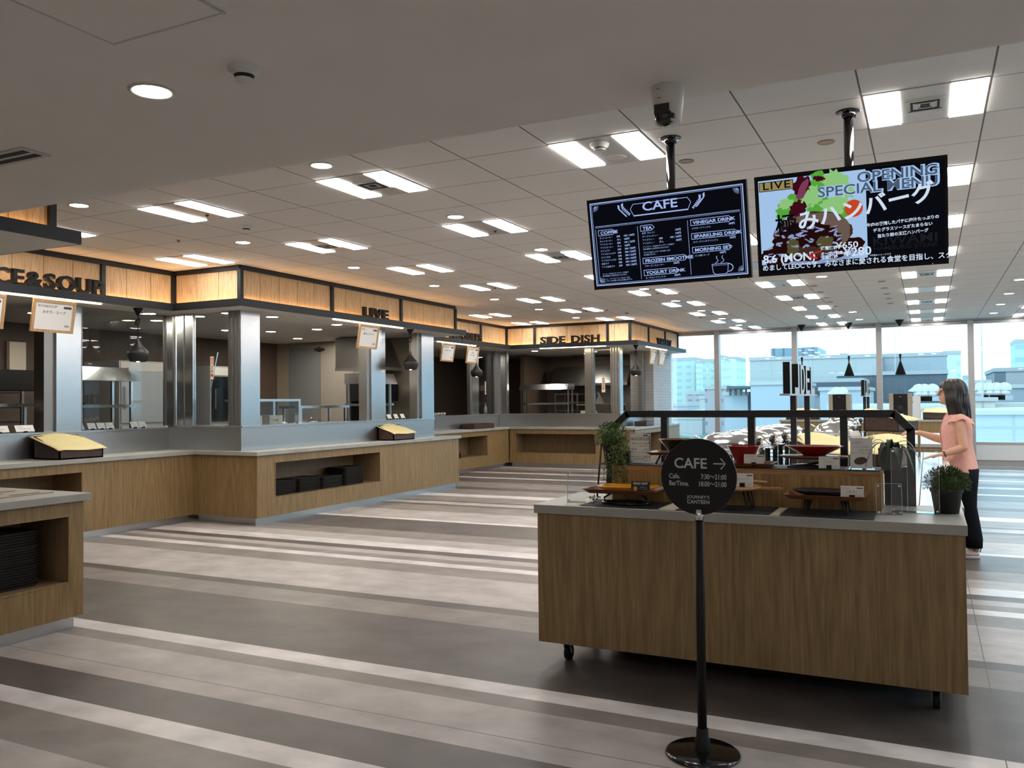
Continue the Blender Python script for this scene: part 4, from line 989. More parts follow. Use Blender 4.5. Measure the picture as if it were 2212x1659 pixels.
m = MB(); m.box((-0.205,4.685,TOPZ),(-0.100,4.70,RZ)); m.build('end_board', mat('charcoal_board',(0.028,0.03,0.034),0.5), t, at=loc)

# ---------------------------------------------------------------- things on the cart
def tray(label, c, hx, hy, h=0.022, lip=0.02, rot=0, matl=None, parts=None):
    """a shallow tray with flared sides"""
    t = thing('wooden_tray', label, 'tray', c, (0,0,rot))
    m = MB(); i = 0.006
    def ring(k, z): return [(-k[0],-k[1],z),(k[0],-k[1],z),(k[0],k[1],z),(-k[0],k[1],z)]
    o0, o1 = (hx-lip,hy-lip), (hx,hy); n0, n1 = (hx-lip-i,hy-lip-i), (hx-i,hy-i)
    R = [[m.bm.verts.new(p) for p in ring(k,z)] for k,z in ((o0,0),(o1,h),(n1,h),(n0,0.005))]
    m._f(R[0][::-1]); m._f(R[3])
    for A, B in zip(R, R[1:]):
        for q in range(4): m._f([A[q],A[(q+1)%4],B[(q+1)%4],B[q]])
    m.build('dish', matl or M['tray_wood'], t, bevel=0.002)
    return t
def card(label, c, w, h, head, body, price, rot=0.0, tilt=-0.12, style='white', clip=True, group='small price cards on the cart'):
    t = thing('price_card', label, 'price card', c, (tilt,0,rot), group=group)
    m = MB(); m.box((-w/2,0,0.004),(w/2,0.0015,h+0.004)); s = m.build('sheet', M['card'] if style != 'dark' else M['mat_black'], t)
    g = MB(); F = lambda x,z: facing((x,-0.0006,z),'-y')
    ink = M['ink_pale']
    if style == 'dark':
        ink = M['card']
        g.text('SOLD OUT', h*0.25, F(0,h*0.80), 0.0006, 0, 'CENTER', 1.08)
        for k,s_ in enumerate(['ご好評につき','完売いたしました']): g.text(s_, h*0.10, F(w*0.16,h*0.5-k*h*0.16), 0, 0, 'CENTER')
    else:
        g.text(head, h*0.13, F(-w*0.43,h*0.83), 0, 0, 'LEFT', 1.2); g.text(body, h*0.15, F(0,h*0.56), 0.0002, 0, 'CENTER'); g.text(price, h*0.15, F(w*0.42,h*0.18), 0, 0, 'RIGHT')
    g.build('writing', ink, s)
    if style == 'dark':
        g = MB(); g.lathe([(0.0,0),(h*0.20,0)], (0,0,0), M=facing((-w*0.27,-0.0005,h*0.42),'-y'));  g.box((-w*0.27-h*0.09,-0.0007,h*0.12),(-w*0.27+h*0.09,-0.0004,h*0.3)); g.build('badge', M['yellow'], s)
    else:
        g = MB(); g.box((w*0.19,-0.0006,h*0.86),(w*0.46,0,h*0.95)); g.build('label_mark', M['ink'], s)
    if clip:
        g = MB(); g.box((-w*0.12,-0.008,0),(w*0.12,0.010,0.006)); g.box((-w*0.12,-0.008,0),(w*0.12,-0.004,0.02)); g.build('clip', M['black_matte'], t)
    return t
def placemat(label, x0, x1, y0, y1):
    m = MB(); c = ((x0+x1)/2,(y0+y1)/2,TOPZ); m.box((x0,y0,TOPZ),(x1,y1,TOPZ+0.003)); tag(m.build('placemat', M['mat_black'], at=c), label, 'placemat', 'black placemats on the cart worktop')
placemat('black placemat under the yellow plate tray', -1.62, -1.215, 4.085, 4.38)
placemat('black placemat under the paddle board, partly behind the round sign', -1.12, -0.675, 4.085, 4.38)
placemat('black placemat under the tray with the long black plate', -0.625, -0.225, 4.07, 4.38)
m = MB(); m.box((-0.668,4.085,TOPZ),(-0.632,4.36,TOPZ+0.002)); tag(m.build('paper_slip', M['cream'], at=(-0.65,4.22,TOPZ)), 'cream paper strip between two black placemats', 'paper strip')
m = MB(); m.box((-1.205,4.10,TOPZ),(-1.125,4.38,TOPZ+0.002)); tag(m.build('paper_slip', M['cream'], at=(-1.16,4.24,TOPZ)), 'cream paper strip left of the round sign, partly behind it', 'paper strip')
m = MB(); m.box((-1.70,4.10,TOPZ),(-1.63,4.42,TOPZ+0.0015)); tag(m.build('paper_slip', M['cream'], at=(-1.66,4.26,TOPZ)), 'cream paper strip on the left end of the cart worktop', 'paper strip')

# yellow plate on a tray on a black stand
t = thing('plate_stand', 'low black wire stand carrying the yellow plate tray', 'stand', (-1.42,4.24,TOPZ+0.003))
m = MB(); m.tube([(0.13*math.cos(a),0.075*math.sin(a),0.006) for a in [2*PI*k/20 for k in range(20)]], 0.006, 8, True); m.build('base_ring', M['black_gloss'], t)
for s_ in (-1,1):
    m = MB(); m.tube([(s_*0.10,-0.04,0.008),(s_*0.115,-0.02,0.03),(s_*0.08,0.0,0.052),(s_*0.10,0.03,0.058)], 0.005, 8); m.build('arm', M['black_gloss'], t)
m = MB(); m.box((-0.12,-0.06,0.054),(0.12,0.06,0.058)); m.build('top_plate', M['black_metal'], t)
tray('reddish wooden tray under the yellow plate', (-1.42,4.24,TOPZ+0.061), 0.20, 0.125, 0.024, 0.03)
def rect_plate(name, label, c, hx, hy, h, mt, cat='plate'):
    t = thing(name, label, cat, c)
    m = MB()
    def ring(a, b, z): return [(-a,-b*0.6,z),(-a*0.9,-b,z),(a*0.9,-b,z),(a,-b*0.6,z),(a,b*0.6,z),(a*0.9,b,z),(-a*0.9,b,z),(-a,b*0.6,z)]
    m.loft([ring(hx*0.62,hy*0.6,0), ring(hx*0.7,hy*0.7,0.003), ring(hx,hy,h), ring(hx*0.985,hy*0.97,h+0.002), ring(hx*0.70,hy*0.66,0.007)], True, True)
    m.build('dish', mt, t); return t
rect_plate('rectangular_plate', 'yellow rectangular plate on a tray at the left of the cart', (-1.41,4.25,TOPZ+0.067), 0.158, 0.085, 0.027, M['yellow'])
card('dark price card reading SOLD OUT on the yellow plate tray', (-1.318,4.155,TOPZ+0.069), 0.098, 0.056, '', '', '', 0.02, -0.18, 'dark')
# paddle board on thin legs
t = thing('paddle_board', 'round tan paddle board with a handle, half hidden by the round sign', 'serving board', (-0.885,4.25,TOPZ+0.100))
m = MB(); m.lathe([(0.0,0),(0.14,0),(0.148,0.006),(0.148,0.012),(0.14,0.016),(0.0,0.016)], n=36); m.build('disc', M['board_wood'], t)
m = MB(); m.prism([(0.135,-0.022,0.002),(0.245,-0.014,0.002),(0.25,0.0,0.002),(0.245,0.014,0.002),(0.135,0.022,0.002)],(0,0,0.011)); m.build('handle', M['board_wood'], t, bevel=0.002)
t = thing('hairpin_stand', 'black hairpin stand under the paddle board', 'stand', (-0.885,4.25,TOPZ+0.003))
def hairpins(t, hx, hy, h):
    for sx_ in (-1,1):
        for sy_ in (-1,1):
            m = MB(); m.tube([(sx_*(hx-0.015),sy_*hy*0.8,h),(sx_*(hx+0.006),sy_*hy,0.006),(sx_*(hx+0.012),sy_*hy,0.004),(sx_*(hx+0.016),sy_*hy,0.008),(sx_*(hx+0.006),sy_*hy*0.8,h)], 0.0042, 7); m.build('leg', M['black_metal'], t)
    m = MB(); m.box((-hx-0.02,-hy,h-0.002),(hx+0.02,hy,h+0.001)); m.build('top_plate', M['black_metal'], t)
hairpins(t, 0.085, 0.06, 0.095)
t = thing('small_dish', 'pale wooden spoon on the paddle board behind the price card', 'spoon', (-0.80,4.28,TOPZ+0.117))
m = MB(); m.tube([(-0.05,0,0.012),(0.0,0,0.02),(0.09,-0.01,0.018)],[0.012,0.007,0.005],8); m.build('shaft', M['frame_wood'], t)
card('white price card headed LIVE on the paddle board', (-0.81,4.165,TOPZ+0.118), 0.102, 0.062, 'LIVE', '極みハンバーグ', '¥280', 0.0, -0.10)
# black oval plate tray
t = thing('hairpin_stand', 'black hairpin stand under the tray with the long black plate', 'stand', (-0.437,4.24,TOPZ+0.003)); hairpins(t, 0.082, 0.06, 0.068)
tray('reddish wooden tray under the long black plate', (-0.437,4.24,TOPZ+0.073), 0.178, 0.125, 0.022, 0.026)
t = thing('oval_plate', 'long black oval plate on the right-hand tray of the cart', 'plate', (-0.455,4.26,TOPZ+0.080))
m = MB(); m.lathe([(0.0,0.0),(0.55,0.0),(0.60,0.004),(0.85,0.014),(1.0,0.027),(0.985,0.030),(0.60,0.010),(0.0,0.008)], n=40, sx=0.138, sy=0.085); m.build('dish', M['black_ceramic'], t)
card('white price card on the tray with the long black plate', (-0.317,4.145,TOPZ+0.081), 0.098, 0.057, 'TODAY', '日替り定食', '¥280', 0.0, -0.12)
# on the riser
tray('dark reddish square tray under the tall red bowl', (-0.855,4.50,RZ), 0.145, 0.10, 0.022, 0.02)
t = thing('rice_bowl', 'tall red bowl on the riser right of the round sign', 'bowl', (-0.865,4.50,RZ+0.006))
m = MB(); m.lathe([(0.0,0.0),(0.038,0.0),(0.040,0.006),(0.058,0.045),(0.084,0.098),(0.088,0.102),(0.084,0.103),(0.054,0.045),(0.034,0.010),(0.0,0.008)], n=40); m.build('shell', M['red'], t)
card('white price card in front of the tall red bowl', (-0.800,4.415,RZ+0.008), 0.098, 0.056, 'RICE BOWL', '本日の丼', '¥280', 0.03, -0.10)
t = thing('wire_stand', 'low black crossed-foot stand under the flat red dish', 'stand', (-0.525,4.52,RZ))
for s_ in (-1,1):
    m = MB(); m.tube([(-0.12,s_*0.05,0.006),(-0.04,s_*0.045,0.012),(0.04,-s_*0.02,0.03),(0.12,-s_*0.05,0.046)], 0.005, 8); m.tube([(-0.12,s_*0.05,0.006),(0.08,s_*0.06,0.005)], 0.005, 8); m.build('leg', M['black_gloss'], t)
m = MB(); m.box((-0.10,-0.05,0.044),(0.10,0.05,0.048)); m.build('top_plate', M['black_metal'], t)
t = thing('serving_board', 'long reddish-brown board under the flat red dish', 'serving board', (-0.525,4.52,RZ+0.049))
m = MB(); m.loft([[(a*math.cos(q)*0.165, a*math.sin(q)*0.09, z) for q in [2*PI*k/36 for k in range(36)]] for a,z in ((0.9,0),(1.0,0.006),(1.0,0.012),(0.92,0.014))], True, True); m.build('board', M['tray_wood'], t)
t = thing('red_dish', 'flat wide red dish on the riser', 'dish', (-0.52,4.52,RZ+0.064))
m = MB(); m.lathe([(0.0,0.0),(0.055,0.0),(0.062,0.004),(0.10,0.024),(0.136,0.044),(0.139,0.047),(0.134,0.047),(0.09,0.026),(0.0,0.016)], n=48, sy=0.75); m.build('shell', M['red'], t)
card('white price card in front of the flat red dish', (-0.44,4.415,RZ+0.002), 0.096, 0.058, 'CURRY', 'キーマカレー', '¥280', 0.02, -0.08)
# black bowl behind the round sign
tray('reddish tray under the black bowl, mostly behind the round sign', (-1.225,4.53,RZ+0.052), 0.145, 0.10, 0.016, 0.02)
t = thing('wire_stand', 'black wire stand under the black bowl tray', 'stand', (-1.225,4.53,RZ))
for s_ in (-1,1):
    m = MB(); m.tube([(s_*0.10,-0.07,0.005),(s_*0.08,-0.05,0.050),(s_*0.08,0.05,0.050),(s_*0.10,0.07,0.005)], 0.005, 8); m.build('leg', M['black_gloss'], t)
t = thing('noodle_bowl', 'wide black bowl with an amber inside, partly behind the round sign', 'bowl', (-1.225,4.53,RZ+0.058))
m = MB(); m.lathe([(0.0,0.0),(0.042,0.0),(0.045,0.008),(0.075,0.05),(0.098,0.075),(0.101,0.078),(0.098,0.079)], n=40); m.mi = 1; m.lathe([(0.098,0.079),(0.07,0.05),(0.03,0.014),(0.0,0.012)], n=40); m.build('shell', [M['black_gloss'], M['gold']], t)
# acrylic holders
def holder(label, c, w, h, tilt, rot=0.0, sheet=None, group=None):
    t = thing('acrylic_holder', label, 'sign holder', c, (0,0,rot), group=group)
    R = Matrix.Rotation(tilt,4,'X')
    m = MB(); m.box((-w/2,0,0.003),(w/2,0.003,h), R); m.build('pane', M['acrylic'], t)
    m = MB(); m.box((-w/2,-0.01,0),(w/2,0.055,0.003)); m.build('foot', M['acrylic'], t)
    m = MB()
    for sx_ in (-1,1):
        for z in (0.012,h-0.012): m.cyl(R @ Vector((sx_*(w/2-0.010),-0.003,z)), R @ Vector((sx_*(w/2-0.010),0.006,z)), 0.005, n=12)
    m.build('stud', M['chrome'], t)
    m = MB(); e_ = 0.0016
    for q in ((-w/2,0.003,-w/2+e_,h),(w/2-e_,0.003,w/2,h),(-w/2,h-e_,w/2,h)): m.box((q[0],-0.0005,q[1]),(q[2],0.0035,q[3]), R)
    m.build('edge', M['white_plastic'], t)
    return t, R
t, R = holder('clear holder with a white sheet headed NOODLES', (-1.418,4.47,RZ), 0.118, 0.172, -0.06)
m = MB(); m.box((-0.052,-0.002,0.010),(0.052,-0.0008,0.165), R); s = m.build('sheet', M['card'], t)
m = MB()
for tx, sz, x, z, al, bd in (('NOODLES',0.0215,0.0,0.130,'CENTER',0.0003),('天ぷらトッピング各種',0.0098,-0.045,0.110,'LEFT',0.0002),('¥60〜¥110',0.0105,0.046,0.096,'RIGHT',0.0),('麺大盛',0.0105,-0.045,0.077,'LEFT',0.0003),('+¥30',0.0105,0.046,0.077,'RIGHT',0.0),('温麺はうどん・そばからお選びください',0.0055,0.0,0.063,'CENTER',0.0),('「釜揚げ」「かけうどん」「冷かけ」は',0.0060,0.0,0.038,'CENTER',0.0003),('お取り分けできます。',0.0062,0.0,0.026,'CENTER',0.0003)):
    m.text(tx, sz, R @ facing((x,-0.0026,z),'-y'), bd, 0, al, 1.15 if tx == 'NOODLES' else 1.0)
m.box((0.02,-0.0028,0.152),(0.05,-0.0018,0.160), R); m.build('writing', M['ink'], s)
t, R = holder('clear holder with a menu sheet showing a plate of curry', (-0.295,4.445,RZ), 0.122, 0.165, -0.10, 0.05)
m = MB(); m.box((-0.050,-0.002,0.012),(0.050,-0.0008,0.155), R); s = m.build('sheet', M['card'], t)
m = MB()
for tx, sz, x, z, al in (('CURRY',0.014,-0.042,0.128,'LEFT'),('トッピング各種',0.010,-0.038,0.108,'LEFT'),('¥50〜¥100',0.011,0.042,0.092,'RIGHT'),('お好みのトッピングをお選びください',0.0054,0.0,0.080,'CENTER')): m.text(tx, sz, R @ facing((x,-0.0026,z),'-y'), 0.0002, 0, al)
m.build('writing', M['ink_pale'], s)
m = MB(); m.lathe([(0.0,0.0),(1.0,0.0)], n=28, M=R @ facing((0.0,-0.0022,0.038),'-y') @ Matrix.Rotation(0.25,4,'Z') @ Matrix.Diagonal((0.043,0.020,1,1))); m.mi = 1; m.lathe([(0.0,0.0),(1.0,0.0)], n=20, M=R @ facing((-0.004,-0.0027,0.044),'-y') @ Matrix.Rotation(0.2,4,'Z') @ Matrix.Diagonal((0.030,0.018,1,1))); m.build('picture', [M['cup'], M['walnut']], s)
holder('empty clear holder leaning at the right end of the worktop', (-0.168,4.29,TOPZ), 0.112, 0.145, -0.12, 0.22)
holder('large empty clear holder left of the bushy pot', (-0.062,4.40,TOPZ), 0.205, 0.30, -0.02, -0.05)
holder('empty clear holder at the left end of the worktop', (-1.66,4.20,TOPZ), 0.155, 0.165, -0.03, 0.0)

# ---------------------------------------------------------------- plants
def leaf(m, p, d, up, L_, W_, bend=0.3):
    d = d.normalized(); s_ = d.cross(up)
    if s_.length < 1e-4: s_ = d.orthogonal()
    s_.normalize(); n_ = s_.cross(d)
    a = p; b = p+d*L_*0.5+s_*W_*0.5; c = p+d*L_-n_*L_*bend*0.5; e_ = p+d*L_*0.5-s_*W_*0.5; k = p+d*L_*0.5+n_*W_*0.15
    m.poly([a,b,k], True); m.poly([b,c,k], True); m.poly([c,e_,k], True); m.poly([e_,a,k], True)
def rdir(r):
    z = r.random()*2-1; a = r.random()*2*PI; q = math.sqrt(1-z*z); return Vector((q*math.cos(a),q*math.sin(a),z))
# bush in a dark pot on a wire stand
loc = (-1.605,4.55,TOPZ); r = random.Random(5)
t = thing('plant_stand', 'tall thin black wire plant stand at the left end of the cart', 'plant stand', loc)
for a_ in (0.6,2.2,3.7,5.3):
    c_, s_ = math.cos(a_), math.sin(a_)
    m = MB(); m.tube([(0.060*c_-0.008*s_,0.060*s_+0.008*c_,0.30),(0.088*c_-0.010*s_,0.088*s_+0.010*c_,0.004),(0.088*c_+0.010*s_,0.088*s_-0.010*c_,0.004),(0.060*c_+0.008*s_,0.060*s_-0.008*c_,0.30)], 0.0034, 6); m.build('leg', M['black_metal'], t)
m = MB(); m.tube([(0.062*math.cos(a),0.062*math.sin(a),0.30) for a in [2*PI*k/24 for k in range(24)]], 0.0034, 6, True); m.tube([(0.070*math.cos(a),0.070*math.sin(a),0.185) for a in [2*PI*k/24 for k in range(24)]], 0.003, 6, True); m.box((-0.066,-0.003,0.183),(0.066,0.003,0.187)); m.box((-0.003,-0.066,0.183),(0.003,0.066,0.187)); m.build('ring', M['black_metal'], t)
t = thing('potted_plant', 'round leafy bush in a dark pot on the wire stand', 'plant', (loc[0],loc[1],TOPZ+0.188))
m = MB(); m.lathe([(0.0,0.0),(0.040,0.0),(0.054,0.10),(0.058,0.102),(0.056,0.115),(0.050,0.115),(0.046,0.09),(0.0,0.09)], n=28); m.build('pot', M['pot_dark'], t)
m = MB()
m.sph((0,0,0.142),0.062,(1,1,0.9),14,10)
for k in range(1500):
    d = rdir(r)
    if d.z < -0.45: continue
    rad = 0.096*(0.45+0.55*r.random()**0.4); p = Vector((d.x*rad, d.y*rad, 0.142+d.z*rad*0.92)); dd = (d+rdir(r)*0.7)
    leaf(m, p, dd, Vector((0,0,1)), 0.010+r.random()*0.008, 0.0075+r.random()*0.004)
m.build('foliage', M['leaf'], t, normals=False)
t = thing('trailing_plant', 'trailing vine hanging beside the wire plant stand down to the worktop', 'plant', (-1.515,4.50,RZ+0.0005))
m = MB(); m.lathe([(0.0,0.0),(0.034,0.0),(0.046,0.06),(0.050,0.062),(0.050,0.072),(0.044,0.072),(0.0,0.06)], n=24); m.build('pot', M['pot_grey'], t)
m = MB()
for s_ in range(11):
    x, y, z = 0.0, 0.0, 0.085; a_ = -2.6+r.random()*1.5; st_ = []
    dx, dy = math.cos(a_)*0.016, math.sin(a_)*0.016
    n_ = 10+int(r.random()*5)
    for k in range(n_):
        x += dx*(1.0 if k < 6 else 0.15); y += dy*(1.0 if k < 6 else 0.15); z += 0.012 if k < 2 else (-0.008 if k < 5 else -0.020)
        st_.append(Vector((x,y,max(z,-0.185))))
        for q in range(5): leaf(m, st_[-1]+rdir(r)*0.012, rdir(r)+Vector((0,0,-0.3)), Vector((0,0,1)), 0.013+r.random()*0.010, 0.010)
for k in range(120):
    d = rdir(r); leaf(m, Vector((d.x*0.05-0.02,d.y*0.045,0.10+d.z*0.035)), d+rdir(r)*0.5, Vector((0,0,1)), 0.020, 0.014)
for k in range(26): leaf(m, Vector((-0.125+r.random()*0.06,-0.235+r.random()*0.05,-0.178+r.random()*0.014)), rdir(r)+Vector((0,0,0.3)), Vector((0,0,1)), 0.016, 0.011)
m.build('foliage', M['leaf_pale'], t, normals=False)
# strap-leaved plant in a grey pot
t = thing('potted_plant', 'strap-leaved plant in a grey pot at the right end of the riser', 'plant', (-0.165,4.50,RZ+0.0005))
RP = Matrix.Identity(4)
m = MB()
def sq(a, z): return [(-a,-a,z),(a,-a,z),(a,a,z),(-a,a,z)]
m.loft([sq(0.042,0.0),sq(0.056,0.105),sq(0.051,0.105),sq(0.046,0.085)], True, False); m.build('pot', M['pot_grey'], t, bevel=0.004)
m = MB(); r2 = random.Random(8)
for k in range(14):
    a_ = k/14*2*PI+r2.random()*0.3; L_ = 0.13+r2.random()*0.07; dirx, diry = math.cos(a_), math.sin(a_); prev = None; up0 = 0.55+r2.random()*0.5
    for q in range(9):
        f_ = q/8; rr_ = L_*f_*(1-0.25*f_); zz = 0.098+L_*(up0*f_*1.5-1.35*f_*f_*(0.9+up0*0.45)); w_ = 0.013*(1-f_**2.2)+0.001
        c_ = Vector((dirx*rr_,diry*rr_,zz)); sd = Vector((-diry,dirx,0))*w_
        cur = [m.bm.verts.new(c_-sd), m.bm.verts.new(c_-Vector((0,0,0.003))), m.bm.verts.new(c_+sd)]
        if prev: m._f([prev[0],prev[1],cur[1],cur[0]], True); m._f([prev[1],prev[2],cur[2],cur[1]], True)
        prev = cur
m.build('foliage', M['leaf_strap'], t, normals=False)
# bushy green pot at the right end
t = thing('potted_plant', 'bushy fine-leaved plant in a black bucket pot at the right end of the cart', 'plant', (0.070,4.47,TOPZ+0.0005))
m = MB(); m.lathe([(0.0,0.0),(0.052,0.0),(0.066,0.095),(0.070,0.097),(0.071,0.112),(0.064,0.112),(0.058,0.092),(0.0,0.09)], n=32); m.build('pot', M['pot_dark'], t)
m = MB(); r3 = random.Random(11); m.sph((0,0,0.135),0.065,(1.0,0.95,0.75),16,10)
for k in range(3200):
    d = rdir(r3)
    if d.z < -0.35: continue
    rad = (0.35+0.65*r3.random()**0.5); p = Vector((d.x*rad*0.096, d.y*rad*0.085, 0.135+d.z*rad*0.075))
    leaf(m, p, d+rdir(r3)*0.8+Vector((0,0,0.25)), Vector((0,0,1)), 0.017+r3.random()*0.009, 0.0048, 0.2)
m.build('foliage', M['leaf_dark'], t, normals=False)

# ================================================================ round sign on a pole
loc = (-0.806,3.288,0)
t = thing('floor_sign', 'round black floor sign reading CAFE with an arrow, on a pole', 'sign', loc)
m = MB(); m.lathe([(0.0,0.0),(0.140,0.0),(0.143,0.004),(0.142,0.010),(0.132,0.016),(0.03,0.019),(0.0,0.019)], n=56); m.build('base', M['black_gloss'], t)
m = MB(); m.lathe([(0.030,0.018),(0.029,0.06),(0.024,0.066),(0.0225,0.10),(0.0205,0.102),(0.0,0.102)], n=28); m.build('collar', M['black_matte'], t)
m = MB(); m.cyl((0,0,0.09),(0,0,0.90),0.0175,n=24); m.build('pole', M['black_matte'], t)
m = MB(); m.cyl((0,0,0.90),(0,0,0.945),0.0165,n=24); m.box((-0.006,-0.004,0.94),(0.006,0.004,0.96)); m.build('pole_cap', M['chrome'], t)
DZ, DR = 1.072, 0.1455
m = MB(); m.cyl((0,-0.012,DZ),(0,0.004,DZ),DR,n=72); d = m.build('disc', M['black_matte'], t)
m = MB(); m.lathe([(DR-0.001,-0.004),(DR+0.002,-0.003),(DR+0.002,0.003),(DR-0.001,0.004)], n=72, M=Matrix.Translation((0,-0.004,DZ)) @ Matrix.Rotation(PI/2,4,'X')); m.build('rim', M['black_gloss'], t)
m = MB(); F = lambda x,z: facing((x,-0.0128,DZ+z),'-y')
m.text('CAFE', 0.056, F(-0.094,0.033), 0.0009, 0, 'LEFT', 0.99)
y_ = -0.0128
m.poly([(0.060,y_,DZ+0.0495),(0.104,y_,DZ+0.0495),(0.104,y_,DZ+0.054),(0.060,y_,DZ+0.054)])
for s_ in (-1,1): m.poly([(0.108,y_,DZ+0.0518),(0.104,y_,DZ+0.0518+s_*0.001),(0.086,y_,DZ+0.0518+s_*0.019),(0.090,y_,DZ+0.0518+s_*0.022)])
for k,(a_,b_) in enumerate((('Cafe.','7:30〜21:00'),('BarTime.','18:00〜21:00'))):
    m.text(a_, 0.0265, F(-0.115,-0.008-k*0.028), 0.0004, 0, 'LEFT', 0.82); m.text(b_, 0.0265, F(0.110,-0.008-k*0.028), 0.0004, 0, 'RIGHT', 0.76)
m.text('JOURNEY\u2019S', 0.0165, F(0,-0.084), 0.0002, 0, 'CENTER', 1.02, 1.05); m.text('CANTEEN', 0.0205, F(0,-0.104), 0.0003, 0, 'CENTER', 0.92, 1.05)
m.build('lettering', M['white_ink'], d)
# ================================================================ buffet islands behind the cart
def island(label, x0, x1, y0, y1, front=True, topm='white_top', zt=0.83):
    loc = ((x0+x1)/2,(y0+y1)/2,0)
    t = thing('buffet_island', label, 'island counter', loc)
    m = MB(); m.box((x0+0.02,y0+0.02,0.09),(x1-0.02,y1-0.02,zt-0.04)); m.build('body', M['oak'], t, at=loc)
    m = MB(); m.box((x0+0.07,y0+0.07,0),(x1-0.07,y1-0.07,0.09)); m.build('plinth', M['black_matte'], t, at=loc)
    m = MB(); m.box((x0,y0,zt-0.04),(x1,y1,zt)); m.build('worktop', M[topm], t, at=loc, bevel=0.003)
    return t
t = island('white-topped buffet island behind the cart, chafing dishes along it', -1.72, 0.150, 4.722, 9.3)
m = MB(); m.box((-0.052,4.73,TOPZ),(-0.046,9.29,TOPZ+0.0008)); m.build('joint', M['dark_hole'], t, at=(-0.785,7.011,0))
island('second buffet island farther back with a grey top', -1.55, 0.20, 11.0, 14.4, topm='top')
t = island('long bar counter under the windows carrying the coffee machines', -2.7, 0.75, 17.75, 18.45, topm='top', zt=0.95)
# chafing dishes
def chafer(label, c, rot=0.0, group='steel chafing dishes on the buffet islands'):
    t = thing('chafing_dish', label, 'chafing dish', c, (0,0,rot), group=group)
    m = MB(); N = 28
    def oval(a, b, z, p=0.8): return [((abs(math.cos(q))**p)*math.copysign(a,math.cos(q)), (abs(math.sin(q))**p)*math.copysign(b,math.sin(q)), z) for q in [2*PI*k/N for k in range(N)]]
    m.loft([oval(0.205,0.185,0.170),oval(0.210,0.19,0.185),oval(0.21,0.19,0.20)], True, True); m.build('pan', M['chrome'], t)
    m = MB(); m.loft([oval(0.212,0.192,0.200),oval(0.206,0.186,0.225),oval(0.185,0.168,0.262),oval(0.15,0.135,0.292),oval(0.09,0.08,0.310),oval(0.02,0.02,0.314)], True, True); m.build('lid', M['chrome'], t)
    m = MB(); m.tube([(0.215,-0.045,0.215),(0.255,-0.04,0.225),(0.262,0,0.228),(0.255,0.04,0.225),(0.215,0.045,0.215)],0.007,8); m.build('handle', M['chrome'], t)
    m = MB(); m.tube([(-0.19,-0.02,0.262),(-0.225,-0.015,0.285),(-0.235,0.0,0.288),(-0.225,0.015,0.285),(-0.19,0.02,0.262)],0.005,8); m.build('lid_ring', M['chrome'], t)
    m = MB(); m.cyl((0.185,0,0.235),(0.222,0,0.235),0.045,n=20); m.build('hinge', M['black_gloss'], t)
    for sx_ in (-1,1):
        for sy_ in (-1,1):
            m = MB(); m.box((sx_*0.19-0.016,sy_*0.165-0.012,0.0),(sx_*0.19+0.016,sy_*0.165+0.012,0.19)); m.build('leg', M['black_gloss'], t)
    m = MB(); m.box((-0.19,-0.165,0.055),(0.19,0.165,0.065)); m.build('shelf', M['steel'], t)
    return t
c0 = chafer('steel chafing dish nearest the cart, left of the middle post', (-1.235,5.90,TOPZ))
for k in range(1,5): dup(c0, (-1.235+0.01*k,5.90+0.52*k,TOPZ), '%s steel chafing dish from the cart along the island' % ORD[k])
dup(c0, (-0.80,8.75,TOPZ), 'steel chafing dish right of the post on the far part of the island')
dup(c0, (-1.0,12.0,TOPZ), 'steel chafing dish on the second island')
# box trays with pale yellow paper
def paper_tray(label, c, w, d, h0, h1, rot=0.0, sheet=0.03, group='brown box trays with yellow paper', low=True):
    t = thing('paper_tray', label, 'tray box', c, (0,0,rot), group=group)
    m = MB(); q = 0.014
    # front (low) at -y, back (high) at +y
    for x in (-w/2, w/2-q): m.hexa([(x,-d/2,0),(x+q,-d/2,0),(x+q,d/2,0),(x,d/2,0),(x,-d/2,h0),(x+q,-d/2,h0),(x+q,d/2,h1),(x,d/2,h1)])
    m.box((-w/2,-d/2,0),(w/2,-d/2+q,h0)); m.box((-w/2,d/2-q,0),(w/2,d/2,h1)); m.box((-w/2,-d/2,0),(w/2,d/2,q)); m.build('box', M['walnut'], t)
    m = MB(); nx, ny = 10, 8; r = random.Random(int(w*1000+d*77)); V = []
    for j in range(ny+1):
        row = []
        for i in range(nx+1):
            u, v = i/nx*2-1, j/ny*2-1
            x = u*(w/2+sheet); y = v*(d/2+sheet)
            z = h0+(h1-h0)*(v+1)/2+0.010+0.006*math.sin(3*u+2*v)+0.012*(1-abs(u))*(1 if abs(u) < 0.6 and v > 0.55 else 0)-0.05*max(0,abs(u)-0.86)-0.04*max(0,-v-0.86)
            row.append(m.bm.verts.new((x,y,z)))
        V.append(row)
    for j in range(ny):
        for i in range(nx): m._f([V[j][i],V[j][i+1],V[j+1][i+1],V[j+1][i]], True)
    o = m.build('paper', M['paper'], t, normals=False)
    s = o.modifiers.new('thick','SOLIDIFY'); s.thickness = 0.0015
    return t
HX = math.radians(90)
paper_tray('brown box tray with yellow paper on the counter RICE&SOUP', (-7.985,5.87,TOPZ), 0.50, 0.40, 0.09, 0.235, HX)
paper_tray('brown box tray with yellow paper on the counter LIVE', (-6.955,10.36,TOPZ), 0.54, 0.27, 0.09, 0.215, HX)
